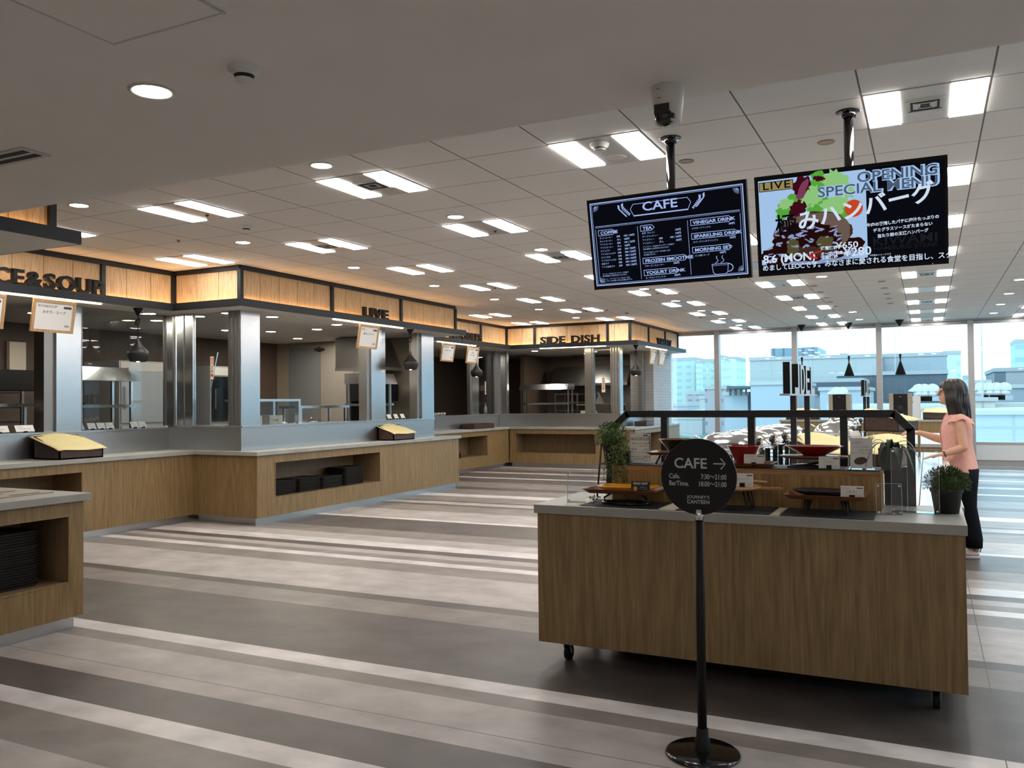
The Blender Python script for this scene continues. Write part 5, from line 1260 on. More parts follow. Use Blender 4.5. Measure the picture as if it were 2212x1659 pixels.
def plain_box(label, c, w, d, h, rot=0.0):
    t = thing('wooden_box', label, 'box', c, (0,0,rot), group='flat walnut boxes on the far counters')
    m = MB(); q = 0.012
    for a in ((-w/2,-d/2,-w/2+q,d/2),(w/2-q,-d/2,w/2,d/2),(-w/2+q,-d/2,w/2-q,-d/2+q),(-w/2+q,d/2-q,w/2-q,d/2)): m.box((a[0],a[1],0),(a[2],a[3],h))
    m.box((-w/2,-d/2,0),(w/2,d/2,q)); m.build('box', M['walnut'], t); return t
plain_box('flat walnut box at the left end of the counter NOODLES', (-8.19,12.75,TOPZ), 0.30, 0.5, 0.10)
plain_box('flat walnut box near the right end of the counter NOODLES', (-8.19,15.15,TOPZ), 0.28, 0.85, 0.10)
plain_box('flat walnut box on the counter VARIETY', (-5.38,17.3,TOPZ), 0.26, 0.5, 0.10)
paper_tray('brown box tray with yellow paper on the island, just right of the sign posts', (-0.69,7.05,TOPZ), 0.34, 0.50, 0.12, 0.24, math.radians(32), 0.035)
paper_tray('brown box tray with broad yellow paper in the middle of the island', (-0.33,7.35,TOPZ), 0.30, 0.46, 0.11, 0.22, math.radians(-8), 0.04)
t = thing('tray_rack', 'small oak stand on the island lifting a paper tray', 'stand', (-0.29,8.80,TOPZ))
m = MB(); m.box((-0.22,-0.22,0.20),(0.22,0.22,0.225)); m.build('top', M['oak'], t)
for sx_ in (-1,1): m = MB(); m.box((sx_*0.21-0.01,-0.22,0),(sx_*0.21+0.01,0.22,0.20)); m.build('side_panel', M['oak'], t)
paper_tray('brown box tray with yellow paper that the woman reaches for', (-0.32,8.80,TOPZ+0.225), 0.36, 0.34, 0.10, 0.19, math.radians(64), 0.03)
paper_tray('brown box tray with yellow paper on the window bar, right of the coffee machines', (0.22,18.08,0.95), 0.62, 0.36, 0.13, 0.20, 0.0, 0.02)
paper_tray('brown box tray with yellow paper on the window bar, left of the coffee machines', (-2.28,18.08,0.95), 0.62, 0.36, 0.13, 0.20, 0.0, 0.02)
# tablet easels
def easel(label, c, rot):
    t = thing('tablet_stand', label, 'tablet stand', c, (0,0,rot), group='white tablet stands')
    m = MB(); m.box((-0.10,-0.005,0.0),(0.10,0.01,0.26), Matrix.Rotation(-0.45,4,'X')); m.build('tablet', M['white_plastic'], t)
    m = MB(); m.prism([(-0.05,0.0,0.0),(-0.05,0.19,0.0),(-0.05,0.10,0.19)],(0.012,0,0)); m.prism([(0.04,0.0,0.0),(0.04,0.19,0.0),(0.04,0.10,0.19)],(0.012,0,0)); m.build('stand', M['white_plastic'], t)
easel('white tablet stand on the island near the chafing dish', (-0.52,8.45,TOPZ), math.radians(70))
easel('white tablet stand on the second island', (-0.45,11.4,TOPZ), math.radians(75))
# deli letters
def deli(label, x, y0, step, zb, zt, posts, base):
    t = thing('deli_sign', label, 'sign', (x,y0,base)); D = 0.042
    Zb, Zt = zb-base, zt-base; w = step*0.80; s_ = step*0.24; mid = (Zb+Zt)/2; q = 0.028
    glyphs = ['I','J','D','E','L']
    for k, g in enumerate(glyphs):
        m = MB(); a = k*step
        def bxy(u0, u1, z0, z1): m.box((-D,a+u0,z0),(0,a+u1,z1))
        if g == 'I': bxy(w*0.25,w*0.25+s_*1.2,Zb,Zt)
        elif g == 'J': bxy(w-s_,w,Zb,Zt); bxy(0.0,w-s_,Zb,Zb+q*1.5)
        elif g == 'L': bxy(0,s_,Zb,Zt); bxy(s_,w,Zb,Zb+q*1.5)
        elif g == 'E': bxy(0,s_,Zb,Zt); bxy(s_,w,Zb,Zb+q); bxy(s_,w*0.9,mid-q/2,mid+q/2); bxy(s_,w,Zt-q,Zt)
        elif g == 'D':
            out = [(a,Zb),(a+w*0.55,Zb)]+[(a+w*0.55+w*0.45*math.sin(f),mid-(Zt-Zb)/2*math.cos(f)) for f in [PI*i/12 for i in range(1,12)]]+[(a+w*0.55,Zt),(a,Zt)]
            inn = [(a+s_,Zb+q),(a+w*0.55,Zb+q)]+[(a+w*0.55+(w*0.45-s_*0.8)*math.sin(f),mid-((Zt-Zb)/2-q)*math.cos(f)) for f in [PI*i/12 for i in range(1,12)]]+[(a+w*0.55,Zt-q),(a+s_,Zt-q)]
            n = len(out)
            for i in range(n):
                j = (i+1)%n
                P4 = [out[i],out[j],inn[j],inn[i]]
                m.hexa([(-D,p[0],p[1]) for p in P4]+[(0,p[0],p[1]) for p in P4])
        m.mi = 0; o = m.build('letter', M['black_matte'], t)
        o.data.materials.append(M['plate'])  # paler front faces: the light on them is put into the colour
        for f in o.data.polygons:
            if f.normal.x > 0.9: f.material_index = 1
    m = MB(); m.box((-0.05,-0.03,Zb-0.012),(0.01,5*step+0.02,Zb)); m.build('base_bar', M['plate'], t)
    for y in posts: m = MB(); m.box((-0.036,y-y0-0.016,0),(0.0,y-y0+0.016,Zb-0.012)); m.build('post', M['black_metal'], t)
deli('dark upright letters on two black posts on the island, the larger of two', -0.765, 5.42, 0.275, 1.402, 1.60, (5.74,6.43), TOPZ)
deli('small dark upright letters on two posts on the second island', -0.72, 11.6, 0.275, 1.40, 1.60, (11.9,12.6), TOPZ)
# coffee machines
def coffee(label, c):
    t = thing('coffee_machine', label, 'coffee machine', c, group='coffee machines on the window bar')
    m = MB(); m.box((-0.20,-0.20,0.0),(0.20,0.25,0.50)); m.build('body', M['grey_plastic'], t, bevel=0.004)
    m = MB(); m.box((-0.20,-0.215,0.03),(-0.125,-0.20,0.495)); m.box((0.125,-0.215,0.03),(0.20,-0.20,0.495)); m.build('side_trim', mat('machine_taupe',(0.30,0.26,0.20),0.4), t)
    m = MB(); m.box((-0.122,-0.215,0.03),(0.122,-0.20,0.495)); m.build('front', M['black_gloss'], t)
    m = MB(); m.box((-0.05,-0.218,0.095),(0.05,-0.215,0.112)); m.build('label_plate', M['white_plastic'], t)
    m = MB(); m.text('C', 0.03, facing((0,-0.2165,0.43),'-y'), 0, 0, 'CENTER', 1.5); m.build('badge', M['plate'], t)
    return t
m0 = coffee('coffee machine with a black front on the window bar, the left one of two', (-1.575,18.15,0.95))
dup(m0, (-0.475,18.15,0.95), 'coffee machine with a black front on the window bar, the right one of two')
m = MB(); m.box((-0.26,17.95,0.95),(-0.13,18.35,1.40)); tag(m.build('water_filter', M['sill'], at=(-0.195,18.15,0.95)), 'pale grey box beside the right-hand coffee machine', 'box')

# ================================================================ things in the stalls
NUM = ['thirteenth','fourteenth','fifteenth','sixteenth','seventeenth','eighteenth','nineteenth','twentieth']
def tray_stack(label, c, n, w, d, group, jit=0.006, seed=1, h=0.0165):
    """a stack of trays; every tray is a thing of its own"""
    r = random.Random(seed); z = c[2]; first = None
    for k in range(n):
        lab = '%s, %s' % (label, ('lowest tray' if k == 0 else 'topmost tray' if k == n-1 else '%s from below' % (ORD[k]) if k < 12 else ('%s from below' % NUM[k-12])))
        loc = (c[0]+(r.random()-0.5)*jit, c[1]+(r.random()-0.5)*jit*2, z)
        if tray_stack.proto.get((w,d)) is None:
            m = MB(); i = 0.012
            def rr(a, b, zz, rad=0.04, nn=5):
                P = []
                for cx_, cy_, a0 in ((a-rad,b-rad,0),(-a+rad,b-rad,PI/2),(-a+rad,-b+rad,PI),(a-rad,-b+rad,1.5*PI)):
                    for q in range(nn): f = a0+PI/2*q/(nn-1); P.append((cx_+rad*math.cos(f),cy_+rad*math.sin(f),zz))
                return P
            m.loft([rr(w/2-i,d/2-i,0),rr(w/2,d/2,h*0.96),rr(w/2-0.006,d/2-0.006,h*0.96),rr(w/2-i-0.004,d/2-i-0.004,0.004)], True, False)
            o = m.build('serving_tray', tray_mat, loc=loc); tag(o, lab, 'tray', group); tray_stack.proto[(w,d)] = o
        else:
            o = dup(tray_stack.proto[(w,d)], loc, lab); o['group'] = group
        o.rotation_euler = (0,0,(r.random()-0.5)*0.02)
        z += h
tray_stack.proto = {}
tray_mat = mat('dark_tray', (0.030,0.028,0.027), 0.5, noise=0.2, nscale=8)
GT_ = 'dark trays stacked in the counter niches'
tray_stack('dark tray, first stack from the left at LIVE', (-7.03,7.885,0.29), 10, 0.32, 0.44, GT_, seed=2)
tray_stack('dark tray, second stack from the left at LIVE', (-7.03,8.335,0.29), 10, 0.32, 0.44, GT_, seed=3)
tray_stack('dark tray, third stack from the left at LIVE', (-7.03,8.785,0.29), 9, 0.32, 0.44, GT_, seed=4)
tray_stack('dark tray, tallest right-hand stack at LIVE', (-7.03,9.245,0.29), 14, 0.32, 0.44, GT_, seed=5)
tray_stack('dark tray, tall stack in the left foreground', (-4.95,3.12,0.30), 20, 0.32, 0.44, GT_, seed=6)
tray_stack('dark tray, left stack in the NOODLES niche', (-8.22,13.55,0.29), 5, 0.32, 0.44, GT_, seed=7)
tray_stack('dark tray, right stack in the NOODLES niche', (-8.22,14.02,0.29), 6, 0.32, 0.44, GT_, seed=8)

def holder_card(label, c, ang=HX, w=0.10, h=0.075, group='small white cards on the stall ledges'):
    t = thing('ledge_card', label, 'card', c, (-0.5,0,ang), group=group)
    m = MB(); m.box((-w/2,0,0.012),(w/2,0.002,h+0.012)); s = m.build('sheet', M['card'], t)
    m = MB(); m.box((-w*0.30,-0.0005,h*0.55),(w*0.30,0,h*0.62)); m.box((-w*0.4,-0.0005,h*0.85),(-w*0.1,0,h*0.92)); m.build('writing', M['ink_pale'], s)
    m = MB(); m.box((-0.018,-0.006,0.0),(0.018,0.03,0.016)); m.build('clip', M['black_matte'], t)
for k, y in enumerate((6.27,6.42,6.54,6.65,6.985,7.10)): holder_card('%s small white card from the left on the RICE&SOUP ledge' % ORD[k], (-8.33,y,1.10))
for k, y in enumerate((5.05,5.35,5.62)): holder_card('%s white label card near the pot on the RICE&SOUP ledge' % ORD[k], (-8.30,y,1.10), w=0.2 if k else 0.12)
for k, y in enumerate((10.42,10.57,10.75,10.93)): holder_card('%s small white card from the left on the LIVE ledge' % ORD[k], (-7.20,y,LZ))
# rice and soup kitchen: pots, rack, pass shelf
def pot(label, c, r_, h, group=None):
    t = thing('stock_pot', label, 'pot', c, group=group)
    m = MB(); m.lathe([(0.0,0.0),(r_,0.0),(r_,h),(r_*1.03,h+0.004),(r_*0.98,h)], n=32); m.build('body', M['chrome'], t)
    m = MB(); m.lathe([(r_*1.03,h),(r_*0.9,h+0.018),(0.02,h+0.03),(0.012,h+0.045),(0.02,h+0.058),(0.0,h+0.062)], n=32); m.build('lid', M['steel'], t)
    for s_ in (-1,1): m = MB(); m.tube([(s_*r_,-0.05,h*0.7),(s_*(r_+0.035),-0.04,h*0.72),(s_*(r_+0.035),0.04,h*0.72),(s_*r_,0.05,h*0.7)],0.006,8); m.build('handle', M['steel'], t)
def table(label, x0, x1, y0, y1, z=0.86, name='work_table'):
    loc = ((x0+x1)/2,(y0+y1)/2,0); t = thing(name, label, 'work table', loc)
    m = MB(); m.box((x0,y0,z-0.04),(x1,y1,z)); m.build('top', M['steel'], t, at=loc)
    m = MB(); m.box((x0+0.02,y0+0.02,0.0),(x1-0.02,y1-0.02,z-0.04)); m.build('cabinet', M['steel_dark'], t, at=loc)
table('steel work table behind the RICE&SOUP ledge', -9.25, -8.60, 4.0, 7.30)
table('steel work table behind the LIVE ledge', -8.15, -7.42, 7.55, 11.6)
table('steel work table behind the NOODLES ledge', -9.30, -8.68, 12.5, 15.9)
table('steel work table behind the SIDE DISH ledge', -8.3, -6.80, 16.8, 17.4)
pot('steel soup pot with a lid at the left edge of RICE&SOUP', (-8.80,5.40,0.86), 0.17, 0.24)
pot('steel stock pot on the work table at LIVE', (-7.75,9.42,0.86), 0.15, 0.26)
pot('smaller steel pot right of the stock pot at LIVE', (-7.72,9.05,0.86), 0.12, 0.20)
def pass_shelf(label, x0, x1, y0, y1, hood=True, zs=(1.40,), zt=1.66, base=0.86, axis='y'):
    loc = ((x0+x1)/2,(y0+y1)/2,base); t = thing('pass_shelf', label, 'heated shelf', loc, group='heated pass shelves in the stalls')
    if hood:
        m = MB()
        if axis == 'y': m.hexa([(x0,y0,zt),(x1+0.08,y0,zt),(x1+0.08,y1,zt),(x0,y1,zt),(x0,y0,zt+0.16),(x1,y0,zt+0.16),(x1,y1,zt+0.16),(x0,y1,zt+0.16)])
        else: m.hexa([(x0,y0-0.08,zt),(x1,y0-0.08,zt),(x1,y1,zt),(x0,y1,zt),(x0,y0,zt+0.12),(x1,y0,zt+0.12),(x1,y1,zt+0.12),(x0,y1,zt+0.12)])
        m.build('hood', M['steel'], t, at=loc)
    for z in zs: m = MB(); m.box((x0,y0,z-0.035),(x1,y1,z)); m.build('shelf', M['steel'], t, at=loc)
    for px_ in (x0+0.03,x1-0.03):
        for py_ in (y0+0.06,y1-0.06): m = MB(); m.box((px_-0.015,py_-0.015,base),(px_+0.015,py_+0.015,max(list(zs)+[zt if hood else 0]))); m.build('post', M['steel'], t, at=loc)
    return t
pass_shelf('heated pass shelf with a slanted steel hood at RICE&SOUP', -9.05, -8.66, 6.40, 7.28, True, (1.38,))
pass_shelf('long steel pass shelf at the left edge of RICE&SOUP', -9.05, -8.66, 4.6, 6.15, False, (1.40,))
pass_shelf('steel pass shelf over the pots at LIVE', -7.95, -7.60, 9.0, 10.1, False, (1.34,))
pass_shelf('heated pass shelf with a slanted hood at the right end of LIVE', -7.95, -7.60, 10.45, 11.25, True, (1.36,))
pass_shelf('heated pass shelf with a hood and shelf at SIDE DISH', -8.10, -6.95, 16.95, 17.3, True, (1.33,), 1.62, 0.86, 'x')
# cooking line along the back wall
def rack(label, c, w, d, h, n, name='tray_rack', col='black_metal'):
    t = thing(name, label, 'rack', c)
    for sx_ in (-1,1):
        for sy_ in (-1,1): m = MB(); m.box((sx_*(w/2)-0.015,sy_*(d/2)-0.015,0),(sx_*(w/2)+0.015,sy_*(d/2)+0.015,h)); m.build('upright', M['steel_dark'], t)
    for k in range(n): m = MB(); z = h*(k+1)/n-0.03; m.box((-w/2,-d/2,z),(w/2,d/2,z+0.02)); m.build('shelf', M[col], t)
rack('black tray rack at the left edge inside RICE&SOUP', (-9.9,6.0,0), 0.6, 0.9, 1.55, 9)
m = MB(); m.box((-10.2,6.15,1.56),(-9.6,6.95,1.80)); tag(m.build('grill_hood', M['black_matte'], at=(-9.9,6.55,1.56)), 'black box-shaped hood inside RICE&SOUP', 'hood')
def oven(label, c, w, d, h, glass=False):
    t = thing('upright_oven' if glass else 'refrigerator', label, 'oven' if glass else 'refrigerator', c)
    m = MB(); m.box((-d/2,-w/2,0.08),(d/2,w/2,h)); m.build('body', M['appliance'], t, bevel=0.005)
    for k,(a,b) in enumerate(((0.12,h*0.55),(h*0.57,h-0.16))):
        m = MB(); m.box((d/2,-w/2+0.02,a),(d/2+0.02,w/2-0.02,b)); dr = m.build('door', M['black_gloss'] if glass and k else M['appliance'], t)
        m = MB(); m.box((d/2+0.02,-w/2+0.05,(a+b)/2-0.15),(d/2+0.05,-w/2+0.07,(a+b)/2+0.15)); m.build('handle', M['steel'], dr)
    m = MB(); m.box((d/2,-w/2+0.02,h-0.14),(d/2+0.01,w/2-0.02,h-0.02)); m.build('panel', M['white_plastic'], t)
    for sx_ in (-1,1):
        for sy_ in (-1,1): m = MB(); m.cyl((sx_*(d/2-0.06),sy_*(w/2-0.06),0),(sx_*(d/2-0.06),sy_*(w/2-0.06),0.08),0.025,n=12); m.build('foot', M['steel_dark'], t)
    return t
oven('tall grey steel refrigerator behind the pendant at RICE&SOUP', (-10.15,8.55,0), 1.2, 0.7, 1.98)
oven('tall steel oven seen through the short glass wall of LIVE', (-10.05,9.85,0), 0.85, 0.8, 1.95, True)
m = MB(); m.box((-10.59,7.6,1.95),(-10.55,7.95,2.3)); tag(m.build('wall_notice', M['white_plastic'], at=(-10.57,7.77,1.95)), 'pale notice board on the kitchen wall behind RICE&SOUP', 'notice board')
m = MB(); m.box((-10.58,6.9,1.8),(-10.52,7.12,2.2)); tag(m.build('electric_box', M['cream'], at=(-10.55,7.0,1.8)), 'cream electric box left of the broad column at RICE&SOUP', 'electric box')
def hood(label, x0, x1, y0, y1, zb, zt):
    loc = ((x0+x1)/2,(y0+y1)/2,zb); t = thing('extractor_hood', label, 'extractor hood', loc)
    m = MB(); m.hexa([(x0,y0,zb),(x1,y0,zb),(x1,y1,zb),(x0,y1,zb),(x0,y0,zt),(x1-0.25*(x1-x0),y0+0.0*(y1-y0),zt),(x1-0.25*(x1-x0),y1,zt),(x0,y1,zt)]); m.build('canopy', M['steel_dark'], t, at=loc)
    m = MB(); m.box((x0,y0-0.01,zb-0.05),(x1+0.01,y1,zb)); m.build('rim', M['steel'], t, at=loc)
hood('steel extractor hood right of the double door in LIVE', -8.78, -7.90, 11.3, 11.92, 1.95, 2.44)
m = MB(); m.box((-8.60,11.35,1.40),(-7.95,11.90,1.68)); m.box((-8.60,11.35,0.86),(-8.50,11.90,1.40)); tag(m.build('salamander_grill', M['black_matte'], at=(-8.3,11.6,0.86)), 'black open grill at the right of the LIVE kitchen', 'grill')
table('steel table under the black grill in LIVE', -8.75, -8.17, 11.2, 11.92)
# glass case at LIVE
loc = (-7.45,8.5,0.87)
t = thing('display_case', 'low glass display case at the left end of the LIVE ledge', 'display case', (-7.46,8.20,0.86))
m = MB(); m.box((-7.70,7.75,1.40),(-7.24,8.60,1.43)); m.build('top', M['steel'], t, at=(-7.46,8.20,0.86))
m = MB(); m.box((-7.255,7.75,0.87),(-7.25,8.58,1.40)); m.build('front_pane', M['glass'], t, at=(-7.46,8.20,0.86))
m = MB(); m.box((-7.30,8.56,0.86),(-7.24,8.60,1.40)); m.box((-7.70,8.56,0.86),(-7.66,8.60,1.40)); m.build('post', M['steel'], t, at=(-7.46,8.20,0.86))
m = MB(); m.box((-7.70,7.75,1.10),(-7.26,8.55,1.115)); m.build('shelf', M['steel'], t, at=(-7.46,8.20,0.86))
for k,(x,y,w) in enumerate(((-7.5,7.95,0.2),(-7.5,8.3,0.24))): m = MB(); m.box((x-0.12,y-w/2,1.115),(x+0.12,y+w/2,1.115+0.11)); tag(m.build('paper_stack', M['cream'], at=(x,y,1.115)), ['left stack of cream paper bags in the glass case','right stack of cream paper bags in the glass case'][k], 'paper stack')
m = MB(); m.tube([(-7.42+0.09*math.cos(a),8.42+0.09*math.sin(a),1.125) for a in [2*PI*k/18 for k in range(18)]],0.01,8,True); m.tube([(-7.42,8.42,1.125),(-7.36,8.30,1.18),(-7.34,8.2,1.19)],0.006,6); tag(m.build('wire_ladle', M['chrome'], at=(-7.42,8.42,1.115)), 'coiled chrome ladle in the glass case at LIVE', 'ladle')
# wire basket
t = thing('wire_basket', 'small wire basket right of the glass case at LIVE', 'basket', (-7.55,8.78,0.86))
m = MB()
for k in range(5):
    z = 0.02+0.05*k; m.tube([(-0.12,-0.1,z),(0.12,-0.1,z),(0.12,0.1,z),(-0.12,0.1,z)],0.003,5,True)
for k in range(7):
    for y in (-0.1,0.1): m.cyl((-0.12+0.04*k,y,0.02),(-0.12+0.04*k,y,0.22),0.0025,n=5)
m.build('wire', M['steel'], t)
paper_stack = MB(); paper_stack.box((-7.64,8.70,0.885),(-7.46,8.86,1.03)); tag(paper_stack.build('paper_stack', M['cream'], at=(-7.55,8.78,0.88)), 'cream paper bags in the wire basket', 'paper stack')
# danger strips on the glass
def strip_notice(label, o, d, h=0.27, w=0.05):
    t = thing('glass_notice', label, 'notice', o)
    x = Vector((1,0,0)) if d == '-y' else Vector((0,1,0)); n_ = Vector((0,-1,0)) if d == '-y' else Vector((1,0,0))
    P = [-x*w/2, x*w/2, x*w/2+n_*0.002, -x*w/2+n_*0.002]
    m = MB(); m.hexa([tuple(p-Vector((0,0,h/2))) for p in P]+[tuple(p+Vector((0,0,h/2))) for p in P]); s = m.build('strip', M['cream'], t)
    g = MB()
    for k, ch in enumerate('ガラス注意'): g.text(ch, 0.044, facing(tuple(n_*0.0028+Vector((0,0,h/2-0.052-k*0.047))),d), 0.0012, 0, 'CENTER')
    g.build('writing', M['red_ink'], s)
strip_notice('red-lettered notice strip in the short glass wall of LIVE', (-7.56,7.41,1.80), '-y')
strip_notice('red-lettered notice strip on the pane at NOODLES', (-8.385,15.84,1.66), '+x')
strip_notice('red-lettered notice strip on the small pane at SIDE DISH', (-5.96,16.42,1.69), '-y', 0.30, 0.075)
m = MB(); m.cyl((-7.47,7.415,1.98),(-7.62,7.415,1.42),0.005,n=8); tag(m.build('blue_rod', mat('pale_blue_rod',(0.25,0.42,0.50),0.5), at=(-7.545,7.415,1.7)), 'slim pale blue rod leaning behind the notice strip at LIVE', 'rod')
# noodles stall goods
for k in range(7):
    m = MB(); m.lathe([(0.0,0.0),(0.026,0.0),(0.040,0.05),(0.042,0.055),(0.036,0.05),(0.0,0.01)], n=20); tag(m.build('white_cup', M['cup'], loc=(-8.46,13.55+0.115*k,1.11)), '%s white cup from the left on the NOODLES ledge' % ORD[k], 'cup', 'white cups on the NOODLES ledge')
def bucket(label, c, r_, h, mt):
    t = thing('bucket', label, 'bucket', c); m = MB(); m.lathe([(0.0,0.0),(r_*0.8,0.0),(r_,h),(r_*0.95,h),(r_*0.75,0.01),(0.0,0.01)], n=28); m.build('body', mt, t); m = MB(); m.tube([(r_*math.cos(a),0,h+r_*0.5*math.sin(a)) for a in [PI*k/10 for k in range(11)]],0.004,6); m.build('handle', M['steel'], t)
bucket('grey bucket on the work table at NOODLES', (-8.95,13.55,0.86), 0.14, 0.34, M['pot_grey'])
m = MB(); m.box((-9.2,13.0,1.42),(-8.8,13.9,1.55)); tag(m.build('noodle_boiler', M['appliance'], at=(-9.0,13.45,1.42)), 'grey boiler unit behind the bucket at NOODLES', 'boiler')
m = MB(); m.box((-9.2,13.0,0.86),(-9.1,13.1,1.42)); m.box((-9.2,13.8,0.86),(-9.1,13.9,1.42)); tag(m.build('boiler_leg', M['steel_dark'], at=(-9.15,13.45,0.86)), 'steel supports under the boiler unit at NOODLES', 'support')
t = thing('framed_picture', 'small framed notice on the boiler unit at NOODLES', 'notice', (-8.9,13.35,1.55))
m = MB(); m.box((-0.01,-0.11,0),(0.01,0.11,0.20)); s = m.build('frame', M['black_matte'], t); m = MB(); m.box((0.01,-0.10,0.012),(0.012,0.10,0.19)); m.build('sheet', M['white_plastic'], t)
m = MB(); m.lathe([(0.0,0.0),(0.036,0.0),(0.036,0.13),(0.014,0.165),(0.012,0.19)]); m.mi = 1; m.lathe([(0.013,0.185),(0.016,0.20),(0.007,0.215),(0.006,0.24),(0.0,0.24)]); m.box((-0.006,0.0,0.232),(0.03,0.01,0.242)); tag(m.build('spray_bottle', [M['white_plastic'],M['grey_plastic']], loc=(-8.50,16.05,1.11)), 'white pump bottle on the ledge at the right of NOODLES', 'bottle')
t = thing('wooden_tray', 'wooden tray of napkins at the left of the NOODLES ledge', 'tray', (-8.48,13.15,1.11))
m = MB(); m.box((-0.10,-0.17,0),(0.10,0.17,0.05)); m.build('tray', M['tray_wood'], t)
for k in range(2): m = MB(); m.box((-0.06,-0.06,0),(0.06,0.06,0.035)); tag(m.build('napkin_pack', M['cup'], loc=(-8.48,13.08+0.14*k,1.16)), ['left white napkin pack on the wooden tray at NOODLES','right white napkin pack on the wooden tray at NOODLES'][k], 'napkins')
# side dish goods
rack('steel tray rack in the back of SIDE DISH', (-7.6,18.7,0), 0.55, 0.6, 1.55, 8, 'cooling_rack', 'steel_dark')
t = thing('extractor_hood', 'wide steel extractor hood over the cooking line in SIDE DISH', 'extractor hood', (-6.9,18.85,1.78))
m = MB(); m.hexa([(-1.15,-0.35,0),(0.75,-0.35,0),(0.75,0.34,0),(-1.15,0.34,0),(-1.15,-0.05,0.40),(0.75,-0.05,0.40),(0.75,0.34,0.40),(-1.15,0.34,0.40)]); m.build('canopy', M['steel_dark'], t)
m = MB(); m.box((-1.16,-0.37,-0.06),(0.76,-0.33,0.0)); m.build('rim', M['steel'], t)
m = MB(); m.box((-7.2,19.17,0.9),(-5.8,19.19,1.72)); tag(m.build('steel_backplate', M['steel_dark'], at=(-6.5,19.18,0.9)), 'dark steel sheet on the back wall of SIDE DISH', 'wall sheet')
m = MB(); m.box((-6.55,16.62,1.0),(-6.25,16.8,1.16)); m.box((-6.55,16.62,0.86),(-6.53,16.8,1.0)); m.box((-6.27,16.62,0.86),(-6.25,16.8,1.0)); tag(m.build('cream_box', M['cup'], at=(-6.4,16.7,0.86)), 'white box on the ledge left of the middle column of SIDE DISH', 'box')
t = thing('cloth', 'pale yellow cloth draped over the box at SIDE DISH', 'cloth', (-6.28,16.66,1.165))
m = MB(); V = [[m.bm.verts.new((-0.10+0.04*i, -0.08+0.04*j, 0.012*math.sin(i*1.7+j)+(-0.10*((i-3)/2)**2 if i > 3 else 0))) for i in range(6)] for j in range(5)]
for j in range(4):
    for i in range(5): m._f([V[j][i],V[j][i+1],V[j+1][i+1],V[j+1][i]], True)
o = m.build('sheet', M['paper'], t, normals=False); o.modifiers.new('thick','SOLIDIFY').thickness = 0.003
# variety goods
easel('white tablet stand inside the stall VARIETY', (-6.15,16.95,1.30), math.radians(115))
t = thing('side_table', 'oak side table inside VARIETY under the tablet stand', 'table', (-6.3,17.2,0))
m = MB(); m.box((-0.4,-0.45,1.27),(0.4,0.45,1.30)); m.build('top', M['oak'], t)
for sx_ in (-1,1):
    for sy_ in (-1,1): m = MB(); m.box((sx_*0.37-0.02,sy_*0.42-0.02,0),(sx_*0.37+0.02,sy_*0.42+0.02,1.27)); m.build('leg', M['black_metal'], t)
for k in range(4):
    m = MB(); m.lathe([(0.0,0.0),(0.025,0.0),(0.045,0.03),(0.048,0.034),(0.04,0.03),(0.0,0.008)], n=18); tag(m.build('small_bowl', M['cup'] if k else M['red'], loc=(-5.74,16.80+0.14*k,1.11)), '%s small bowl from the left on the VARIETY ledge' % ORD[k], 'bowl', 'small bowls on the VARIETY ledge')
# ================================================================ the city beyond the windows
GZ = -22.0
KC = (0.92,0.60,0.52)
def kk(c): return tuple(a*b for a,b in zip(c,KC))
m = MB(); m.box((-1500,20.5,GZ-0.5),(1500,2500,GZ)); struct(m.build('ground_city', mat('city_ground',kk((0.30,0.40,0.42)),0.9,noise=0.2,nscale=0.02)), 'hazy city ground far below the windows', 'ground')
def facade(name, wall, win, w, h, ms): wall, win = kk(wall), kk(win); return brick_mat(name, win, win, wall, 1, w, h, ms, 0, 0.0, 0.6)
def wallmat(name, c, joint=None, px_=6.0, pz=1.6):
    c = kk(c)
    if joint is None: return mat(name, c, 0.8)
    joint = kk(joint)
    return brick_mat(name, c, [k*0.97 for k in c], joint, 1, px_, pz, 0.05, 0, 0.0, 0.8)
def building(label, y, a0, a1, el, depth, mt, top=(), zb=GZ):
    """a0, a1: bearing as x/y of the front face's edges; el: slope up to its top"""
    x0, x1 = a0*y, a1*y; zt = EYE+el*y
    t = thing('building', label, 'building', ((x0+x1)/2, y+depth/2, zb))
    c = ((x0+x1)/2, y+depth/2, zb)
    m = MB(); m.box((x0,y,zb),(x1,y+depth,zt)); m.build('block', mt, t, at=c)
    m = MB(); m.box((x0-0.1,y-0.1,zt),(x1+0.1,y+depth+0.1,zt+max(0.15,0.004*y))); m.build('parapet', C_PAR, t, at=c)
    for k,(b0,b1,e1,dy,dd,mm,nm) in enumerate(top):
        m = MB(); m.box((b0*y,y+dy,zt),(b1*y,y+dy+dd,EYE+e1*y)); m.build(nm, mm, t, at=c)
    return t
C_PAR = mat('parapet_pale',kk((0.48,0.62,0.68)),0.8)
C_FAR = facade('tower_hazed_cyan',(0.50,0.82,0.86),(0.36,0.70,0.78),7.0,5.0,1.6)  # far towers: the haze of distance is put into their colours
C_FAR2 = facade('tower_hazed_green',(0.60,0.92,0.90),(0.48,0.80,0.84),9.0,4.0,1.3)
C_WHT = wallmat('white_block',(0.50,0.66,0.72),(0.40,0.56,0.63),5.0,2.6)
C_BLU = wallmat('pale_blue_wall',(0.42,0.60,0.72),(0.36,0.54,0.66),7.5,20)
C_BLU2 = wallmat('pale_blue_wall_louvre',(0.40,0.57,0.68),(0.30,0.46,0.58),60,0.45)
C_GLS = brick_mat('glass_penthouse',kk((0.22,0.38,0.50)),kk((0.17,0.32,0.45)),kk((0.10,0.19,0.27)),1,1.2,9.0,0.14,0,0.0,0.4)
